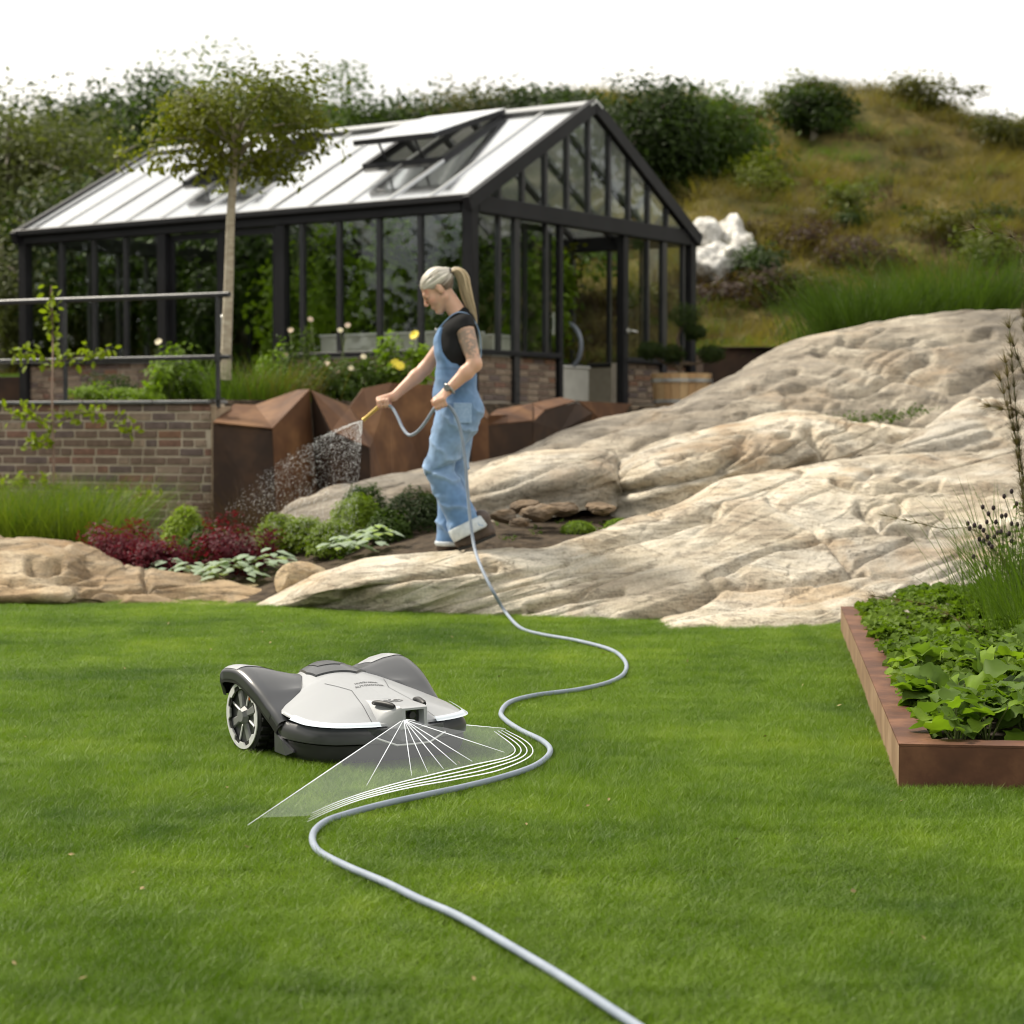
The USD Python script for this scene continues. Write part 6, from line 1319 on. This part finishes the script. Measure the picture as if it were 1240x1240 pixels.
# ---- vines and crops inside the greenhouse
def vine(label, s, t_, rad, z0, z1, n, mat, leaf=.10):
    r = R(); b = G2W(s, t_); t = thing('greenhouse_vine', label, 'plant', b)
    for k in range(3):
        a = r.uniform(0, 6.28); obj('stem', tube(spline([(math.cos(a) * .06, math.sin(a) * .06, .03), (r.normal() * .06, r.normal() * .06, (z0 + z1) / 2), (math.cos(a) * .1, math.sin(a) * .1, z1)], 8), .009, 5), M_stem, t)
    obj('foliage', crown(r, n, (0, 0, (z0 + z1) / 2), (rad, rad, (z1 - z0) / 2), leaf, clumps=24, spread=.22, up=.2, aspect=.75), mat, t)
    return t
for i, (s, t_, rad, z0, z1, n, mt, lab) in enumerate([
    (2.75, .85, .42, .5, 2.3, 2300, L_lime, 'tall leafy vine filling the open gable doorway'), (2.2, 1.5, .40, .4, 2.2, 1300, L_mid, 'dark vine at the left of the gable doorway'), (3.3, 1.5, .4, .5, 2.3, 1300, L_mid, 'vine at the right of the gable doorway'),
    (1.0, .9, .35, .8, 2.2, 900, L_mid, 'vine behind the gable panes right of the woman'), (.9, 1.9, .38, .8, 2.25, 1100, L_lime, 'vine behind the second pane from the greenhouse corner'), (1.0, 2.7, .38, .7, 2.2, 1100, L_lime, 'vine behind the third pane from the greenhouse corner'),
    (2.6, 3.2, .5, .3, 2.4, 1500, L_dark, 'dark vine in the middle of the greenhouse'), (2.4, 4.6, .5, .3, 2.3, 1500, L_lime, 'vine seen through the sliding doors of the long side'), (1.2, 5.9, .35, .7, 1.9, 800, L_dark, 'vine behind the left panes of the long side'),
    (2.6, 6.3, .5, .3, 2.2, 1300, L_dark, 'dark vine at the far left end of the greenhouse'), (4.2, 1.6, .4, .5, 2.2, 1000, L_olive, 'olive vine behind the gable panes right of the doorway'), (4.3, 3.6, .45, .3, 2.2, 1200, L_lime, 'vine along the rear glass of the greenhouse'), (1.3, 3.6, .33, .5, 2.0, 900, L_lime, 'vine just inside the sliding doors')]):
    vine(lab, s, t_, rad, z0, z1, n, mt)
# ---- left bed
for px, d, rad, h, lab in [(150, 13.15, .235, .33, 'left crimson barberry shrub in front of the brick wall'), (196, 12.95, .19, .30, 'crimson barberry shrub touching the left one'), (288, 13.05, .235, .34, 'right crimson barberry shrub below the end of the brick wall')]:
    shrub('red_shrub', lab, px, d, rad, h, 2600, .032, L_red, 'crimson barberry shrubs in the left bed', clumps=26)
def mound(lab, px, d, rad, h, mat, n=2600):
    r = R(); b = spot(px, d); t = thing('mound_shrub', lab, 'shrub', b); q = unit(np.c_[r.normal(size=(n, 2)), np.abs(r.normal(size=n)) * 1.15 - .15])
    lump = 1 + .55 * (meshkit.fbm(q * 2.3 + px, 3, 5) - .5); p = q * [rad, rad, h * .92] * (lump * r.uniform(.78, 1.04, n))[:, None] + [0, 0, .03]
    obj('foliage', leaves(p, .034, r, up=.5, aspect=.38, outward=q * 1.6), mat, t); obj('stem', tube(np.array([[0, 0, -.05], [0, 0, h * .6]]), np.array([.02, .008]), 6), M_twig, t)
L_conifer = LM('lime_conifer', (.12, .18, .012), (.27, .36, .025), (.42, .47, .06))
for px, d, rad, h, mt, lab in [(432, 13.3, .20, .27, L_conifer, 'bright lime conifer mound left of the woman\'s feet'), (402, 12.95, .17, .20, L_conifer, 'lime mound in front of the bright conifer'), (370, 13.3, .18, .2, L_conifer, 'lime mound right of the right barberry'), (342, 13.4, .18, .22, L_conifer, 'yellow green mound touching the right barberry'),
                               (440, 13.9, .17, .26, L_mid, 'green mound behind the lime conifer mound'), (500, 13.2, .22, .27, L_needle, 'dark green pine mound right behind the woman\'s legs'), (470, 13.0, .15, .17, L_mid, 'green mound between lime and dark conifers'), (222, 13.6, .16, .30, L_conifer, 'lime shrub between the two groups of barberries'), (245, 13.4, .15, .22, L_mid, 'green shrub behind the white leaved plants'), (530, 13.4, .14, .18, L_needle, 'small dark mound behind the woman\'s shins')]:
    mound(lab, px, d, rad, h, mt)
def silver(px, d, lab, s=.15):
    r = R(); b = spot(px, d); t = thing('silver_leaf_plant', lab, 'plant', b, 0, 'silver leaved plants along the rock')
    for k in range(20):
        a = r.uniform(0, 6.28); rr = s * r.uniform(.1, 1.0); L = .085 * r.uniform(.7, 1.2); c = np.array([math.cos(a) * rr, math.sin(a) * rr, .07 + .10 * (1 - rr / s) + r.uniform(0, .03)]); o = np.array([math.cos(a), math.sin(a), -.1]); s_ = np.array([-math.sin(a), math.cos(a), 0])
        v = np.array([c, c + o * L * .3 + s_ * L * .42, c + o * L * .75 + s_ * L * .3 - [0, 0, .006], c + o * L * 1.05 - [0, 0, .016], c + o * L * .75 - s_ * L * .3 - [0, 0, .006], c + o * L * .3 - s_ * L * .42, c + o * L * .5 + [0, 0, .008]])
        obj('leaf', (v, np.array([[6, i, (i + 1) % 6] for i in range(6)])), L_silver, t, smooth=True)
for px, d, lab in [(232, 12.75, 'silver leaved plant at the left end of the row'), (268, 12.7, 'silver leaved plant in front of the right barberry'), (284, 12.62, 'silver leaved plant next to it, toward the rock'), (305, 12.72, 'silver leaved plant right of the barberry'), (432, 12.6, 'silver leaved plant below the lime conifer'), (458, 12.6, 'silver leaved plant below the dark pine mound'), (205, 12.85, 'silver leaved plant under the crimson shrub'), (330, 12.75, 'silver leaved plant beside the brown stone'), (415, 12.55, 'silver leaved plant behind the front slab')]: silver(px, d, lab)
def moss(px, d, rad, lab):
    r = R(); b = spot(px, d); t = thing('moss_cushion', lab, 'moss cushion', b); n = 1500
    q = unit(np.c_[r.normal(size=(n, 2)), np.abs(r.normal(size=n)) * 1.1]); p = q * [rad, rad * .8, rad * .62] * (1 + .14 * (meshkit.fbm(q * 3 + px, 3, 3) - .5))[:, None]
    obj('cushion', leaves(p * .96, .022, r, up=.2, aspect=.35, outward=q * 2), L_lime, t)
    s = trimesh.creation.icosphere(3); v = np.array(s.vertices) * [rad, rad * .8, rad * .6] * .94; obj('core', (v, np.array(s.faces)), nm('moss_core', (.035, .055, .010), rough=1.0), t, smooth=True)
for px, d, rad, lab in [(700, 12.85, .115, 'moss cushion nearest the woman on the soil between the rocks'), (750, 13.0, .10, 'middle moss cushion under the cracked rock'), (786, 12.95, .085, 'left one of the touching pair of moss cushions'), (803, 12.9, .08, 'rightmost moss cushion where the soil meets the slab')]: moss(px, d, rad, lab)
r = R(); n = 900; q = np.c_[r.uniform(-.1, .75, n), r.uniform(12.35, 13.3, n), np.zeros(n)]; keep = meshkit.fbm(q * 3, 3, 8) > .5; q = q[keep]; q[:, 2] = tz(q[:, 0], q[:, 1]) + .01
obj('thyme_patch', leaves(q, .03, r, up=1.0), L_mid, label='low dark green creeping thyme on the soil behind the slab', cat='ground cover', kind='stuff')
q = np.c_[r.uniform(-3.2, -.1, 1500), r.uniform(12.7, 15.5, 1500), np.zeros(1500)]; q = q[meshkit.fbm(q * 1.6, 3, 18) > .52]; q[:, 2] = tz(q[:, 0], q[:, 1]) + .02
obj('low_ground_cover', leaves(q, .05, r, up=.8), L_mid, label='low green ground cover between the shrubs of the left bed', cat='ground cover', kind='stuff')
r = R(); n = 900; k = r.random(n); c = spline([at(900, 520, 15.55), at(990, 510, 15.75), at(1060, 506, 15.85), at(1120, 496, 15.8)], 100)[(k * 99).astype(int)]
obj('crevice_moss', leaves(c + r.normal(0, 1, (n, 3)) * [.05, .12, .025], .035, r, up=.6), L_mid, label='dark moss and weeds in the crevice below the grey dome', cat='moss', kind='stuff')
# ---- espalier on the brick wall
eb = at(66, 640, 16.35); eb[2] = .3
t = thing('espalier_tree', 'young espalier fruit tree with yellow green leaves trained on the brick wall', 'tree', eb); r = R()
def er(px, py): return at(px, py, 16.75 if py < 480 else 16.55) - eb
obj('trunk', tube(spline([er(66, 640), er(65, 560), er(63, 480), er(64, 420), er(62, 345)], 16), np.linspace(.014, .006, 16), 6), nm('espalier_bark', (.22, .15, .11), rough=.8), t, smooth=60)
br = [[(64, 440), (40, 428), (15, 432)], [(64, 440), (95, 432), (130, 425)], [(64, 515), (40, 505), (10, 502)], [(64, 515), (110, 500), (160, 522)], [(65, 535), (50, 535), (40, 540)], [(65, 592), (30, 580), (0, 592)], [(65, 592), (110, 598), (190, 598)], [(62, 345), (60, 375), (66, 410)]]
for b in br:
    c = spline([er(*q) for q in b], 24); obj('branch', tube(c, np.linspace(.007, .003, 24), 5), M_twig, t)
    m = 34 + int(np.linalg.norm(c[-1] - c[0]) * 46); k = np.clip((r.random(m) ** .7 * 24).astype(int), 3, 23); p = c[k] + r.normal(0, .035, (m, 3)); obj('leaf_spray', leaves(p, .072, r, up=.2, aspect=.55, shape='hex'), L_yellow, t, kind='stuff')
wires = thing('training_wires', 'three thin wires strung along the brick wall for the espalier', 'wire', at(60, 515, 16.7))
for py in (440, 511, 592):
    obj('wire', tube(np.array([at(-20, py, 17.0), at(225, py, 16.65)]) - at(60, 515, 16.7) + [0, -.05, 0], .0025, 5), M_steel, wires)
# ---- cloud pruned pine in the barrel
t = thing('cloud_pruned_pine', 'cloud pruned pine with round pads growing in the half barrel', 'tree', bc); r = R()
def pr(px, py): return at(px, py, 25.0) - bc
for b in ([(822, 455), (826, 430), (820, 410), (830, 390)], [(823, 445), (806, 440), (790, 430)], [(824, 440), (845, 440), (858, 432)], [(823, 448), (815, 440), (812, 432)]): obj('branch', tube(spline([pr(*q) for q in b], 12), np.linspace(.03, .014, 12), 6), M_twig, t, smooth=60)
for px, py, a, h in ((830, 383, .21, .18), (788, 424, .18, .12), (815, 428, .17, .12), (861, 428, .18, .12), (842, 402, .15, .1)):
    n = 1100; q = unit(r.normal(size=(n, 3))); obj('needle_pad', leaves(pr(px, py) + q * [a, a, h] * (1 + .2 * (meshkit.fbm(q * 3 + px, 3, 3) - .5))[:, None] * r.uniform(.6, 1, (n, 1)), .05, r, up=.4, aspect=.25, outward=q), L_needle, t)

# ------------------------------------------------------------------ planting of the raised bed
def bedpt(a, b):
    """a across from the left flange, b along from the near corner"""
    S = (1 - a) * ((1 - b) * q0 + b * q1) + a * ((1 - b) * q3 + b * q2); S = np.array(S); S[2] = .11 + .10 * a; return S
def lobed(L, Wd, r, lobes=4, curl=.25, fold=.25):
    """one big lobed leaf lying along +x, folded on its midrib and curled"""
    m = lobes * 4 + 1; t = np.linspace(0, 1, m); wd = np.sin(np.pi * np.clip(t * .92 + .05, 0, 1)) ** .8 * (.62 + .38 * np.abs(np.sin(t * np.pi * lobes + .3))) * Wd * .5
    x = L * t; z = -curl * L * t ** 2 + .06 * L * np.sin(t * 5 + r.uniform(0, 6)); wob = .10 * Wd * np.sin(t * 9 + r.uniform(0, 6))
    mid = np.stack([x, 0 * x, z], 1); lf = np.stack([x + wd * .25, wd, z + fold * wd + wob], 1); rt = np.stack([x + wd * .25, -wd, z + fold * wd - wob], 1)
    v = np.stack([lf, mid, rt], 1).reshape(-1, 3); return v, grid_faces(m, 3)
def bp(px, py, z=.15): return onz(px, py, z)
def leafy_plant(px, py, label, n=11, L=.17, mat=None, lift=.0, name='lobed_leaf_plant'):
    r = R(); c = bp(px, py, .10); t = thing(name, label, 'plant', c, 0, None)
    for k in range(n):
        az = r.uniform(0, 6.28); el = r.uniform(-.05, .75); s = L * r.uniform(.65, 1.2); m = lobed(s, s * r.uniform(.6, .85), r, r.integers(3, 5), r.uniform(.1, .5), r.uniform(.05, .35))
        rr = r.uniform(.0, .07); h = lift + r.uniform(.03, .13)
        ce, se = math.cos(el), math.sin(el); ry = np.array([[ce, 0, -se], [0, 1, 0], [se, 0, ce]]); ro = r.normal(0, .4); rx = np.array([[1, 0, 0], [0, math.cos(ro), -math.sin(ro)], [0, math.sin(ro), math.cos(ro)]])
        base = np.array([math.cos(az) * rr, math.sin(az) * rr, h]); lf_ = obj('leaf', xf(m, rotz(az) @ ry @ rx, base), mat or (L_oak, L_oak2)[k % 3 == 0], t, smooth=True)
        obj('leaf_stalk', tube(np.array([[0, 0, -.02], [base[0] * .6, base[1] * .6, h * .6], base]), .003, 4), M_stem, t)
    return t
L_oak2 = LM('lobed_leaf_lime', (.13, .22, .02), (.25, .35, .035), (.38, .46, .07), rough=.55, spec=.12)
for px, py, n, L, w in [(1158, 905, 11, .15, 'at the near left corner inside the rim'), (1195, 900, 12, .16, 'second from the near corner along the front rim'), (1245, 895, 12, .17, 'at the right picture edge by the front rim'), (1132, 868, 11, .15, 'spilling over the left rim near the corner'),
                      (1160, 872, 12, .16, 'just behind the corner plant'), (1212, 868, 13, .17, 'behind the front row near the picture edge'), (1258, 860, 12, .18, 'cut off by the right picture edge, second row'), (1116, 832, 10, .13, 'beside the left rim, third row'), (1140, 832, 12, .16, 'in the third row left of the centre'),
                      (1190, 828, 12, .16, 'in the third row right of the centre'), (1240, 820, 12, .19, 'in the third row at the picture edge'), (1106, 805, 9, .12, 'leaning over the left rim half way up'), (1150, 800, 10, .13, 'in the fourth row behind the centre'), (1205, 795, 10, .14, 'in the fourth row under the tall grass'), (1252, 790, 10, .16, 'in the fourth row at the picture edge')]:
    leafy_plant(px, py, f'lobed leaf plant {w} of the raised bed', n=n + 4, L=L * .8)
def small_leaf(r, n, s):
    """a carpet of rounded toothed leaves on stalks"""
    P = []
    a = np.where(r.random(n) < .62, r.uniform(-.003, .36, n), r.uniform(.3, .92, n)); b = r.uniform(.05, 1.0, n); S = (1 - a)[:, None] * ((1 - b)[:, None] * q0 + b[:, None] * q1) + a[:, None] * ((1 - b)[:, None] * q3 + b[:, None] * q2)
    mound = meshkit.fbm(S * 3.2, 3, 61); S[:, 2] = .12 + .10 * a + .12 * mound + r.uniform(0, .05, n) - .05 * (a < .04)
    nrm = unit(np.c_[r.normal(0, .42, (n, 2)), np.ones(n)]); t = unit(np.cross(nrm, r.normal(size=(n, 3)))); w = np.cross(nrm, t); sz = s * r.uniform(.6, 1.25, n)
    m = 10; V = [S]
    for k in range(m):
        x = 2 * np.pi * k / m; rad = (.5 if k % 2 == 0 else .38) * (1 - .35 * (k == 0)); V.append(S + (t * math.cos(x) + w * math.sin(x)) * (sz * rad)[:, None] + nrm * (sz * (.10 if k % 2 else -.06))[:, None])
    V = np.stack(V, 1).reshape(-1, 3); i = np.arange(n)[:, None] * (m + 1)
    return V, np.vstack([i + [0, 1 + k, 1 + (k + 1) % m] for k in range(m)])
obj('bed_ground_cover', small_leaf(R(), 11500, .070), L_gc, label='dense carpet of small rounded green leaves filling the raised bed', cat='ground cover', kind='stuff')
# tall grasses, burnet and wisps at the right edge
def wisp(label, path, plume, pm, n=320, w=.0022, bl=.04):
    b = np.asarray(path[0]); t = thing('grass_stem', label, 'grass', b); c = spline(np.array(path) - b, 30); r = R()
    obj('stem', tube(c, np.linspace(w, w * .5, 30), 5), M_stem, t)
    k = (30 * (1 - plume * r.random(n) ** 1.2)).astype(int).clip(0, 29); tg = unit(np.gradient(c, axis=0))[k]; p = c[k]; o = r.normal(0, 1, (n, 3)); o = unit(o + tg * 1.4); L = bl * r.uniform(.3, 1.2, n)[:, None]; s = unit(np.cross(o, tg + 1e-3)) * .0008
    V = np.stack([p - s, p + s, p + o * L + s * .6, p + o * L * 1.25, p + o * L - s * .6], 1).reshape(-1, 3); i = np.arange(n)[:, None] * 5
    obj('plume', (V, np.vstack([i + [0, 1, 2], i + [0, 2, 4], i + [4, 2, 3]])), pm, t, kind='stuff')
M_plume = leafmat('dry_plume', [(0, (.13, .095, .06)), (1, (.30, .25, .17))], trans=.3); M_plume2 = leafmat('dusky_plume', [(0, (.12, .095, .07)), (1, (.26, .22, .15))], trans=.3)
GB = bp(1262, 760)
wisp('long arching pale grass plume reaching left across the rocks', [GB, at(1190, 650, 8.6), at(1140, 640, 8.6), at(1075, 625, 8.6)], .55, M_plume)
wisp('low arching grass plume reaching left over the ground cover', [GB, at(1200, 770, 8.3), at(1130, 735, 8.3), at(1060, 722, 8.3)], .35, M_plume)
for i, (px, py, qx, qy, pm, lab) in enumerate([(1236, 560, 1222, 398, M_plume2, 'dusky upright grass plume near the right picture edge'), (1240, 580, 1212, 462, M_plume, 'pale drooping grass plume against the cream rock'), (1248, 520, 1200, 492, M_plume, 'pale grass plume nodding to the left at the right edge'), (1252, 540, 1240, 385, M_plume2, 'dusky plume at the very right edge'), (1238, 600, 1218, 440, M_plume, 'pale plume behind the dusky one'), (1250, 500, 1228, 420, M_plume2, 'dusky plume between the two upright ones'), (1245, 330, 1180, 276, M_plume2, 'thin dark stem leaning in at the top right')]):
    wisp(lab, [bp(1266 + 4 * i, 764), at(1250, 700, 8.4), at(px, py, 8.4), at(qx, qy, 8.4)], .42, pm, 900, .0026, .055)
for i, (a, b, h, n, lab) in enumerate([(1240, 770, .80, 300, 'green fountain grass at the right edge of the raised bed'), (1262, 790, .62, 260, 'feathery green grass in front of the fountain grass'), (1225, 745, .50, 240, 'feathery green grass behind the fountain grass')]):
    grass_plant('fountain_grass', lab, 0, 0, n, h, .11, L_fresh, .006, .35, .5, base=bp(a, b))
bn = thing('burnet_plant', 'burnet with dark seed heads on thin stems at the right edge above the raised bed', 'plant', bp(1222, 752)); r = R(); bb = bp(1222, 752)
M_head = nm('burnet_head', (.022, .010, .012), rough=.8, bump=.6, bdist=.004, bscale=300)
heads = [(1172, 634), (1174, 640), (1180, 636), (1187, 638), (1191, 642), (1195, 632), (1190, 614), (1197, 622), (1203, 615), (1206, 632), (1213, 625), (1216, 601), (1225, 595), (1208, 645), (1212, 644), (1219, 648), (1222, 646), (1225, 655), (1186, 653), (1191, 655), (1196, 650), (1201, 662), (1179, 674), (1193, 687), (1232, 635), (1225, 634), (1218, 624), (1231, 610), (1198, 658), (1204, 650)]
for px, py in heads:
    h = at(px, py, 8.5 + r.normal() * .12) - bb; foot = np.array([r.normal() * .05 + .03, r.normal() * .05, 0]); j = foot + (h - foot) * np.array([.35, .35, .62])
    obj('flower_stem', tube(spline([foot, j, h], 9), .0016, 4), M_stem, bn); s = trimesh.creation.icosphere(2); obj('flower_head', (np.array(s.vertices) * [.0085, .0085, .0115] + h, np.array(s.faces)), M_head, bn, smooth=True)
obj('foliage', crown(r, 900, (.12, 0, .22), (.22, .2, .26), .05, clumps=20, up=.5, aspect=.3), L_fresh, bn)
# unseen trees inferred from glass reflections, more and larger ones added to darken fronts
for i, (x, y, h, lab) in enumerate([(-9, -7, 12, 'unseen garden tree behind the viewer on the left'), (-3, -9, 13, 'unseen garden tree straight behind the viewer'), (4, -8, 12, 'unseen garden tree behind the viewer on the right'), (-6, -13, 14, 'tall unseen garden tree further behind the viewer on the left'), (1, -13, 14, 'tall unseen garden tree further behind the viewer'), (-15, -3, 9, 'unseen garden tree far left of the viewer'), (11, -8, 9, 'unseen garden tree far right of the viewer'), (-15, 9, 4.4, 'unseen garden tree left of the picture, nearest the viewer'), (-17, 15, 5.4, 'unseen garden tree left of the picture, level with the brick wall'), (-19, 21, 5, 'unseen garden tree left of the picture, level with the greenhouse'), (-16, 27, 6, 'unseen garden tree left of the picture, behind the greenhouse'), (14, 10, 9, 'unseen garden tree right of the picture beyond the raised bed'), (15, 17, 10, 'unseen garden tree right of the picture, level with the rock dome'), (16, 24, 11, 'unseen garden tree right of the picture, level with the greenhouse'), (18, 31, 12, 'unseen garden tree right of the picture at the foot of the hill')]):
    tree('unseen_tree', lab, 0, 0, h, 3.3, 6500, .36, L_mid, trunk=.2, crown_z=.5, base=(x, y, float(tz(np.array([x]), np.array([y]))[0])), cz=.48)
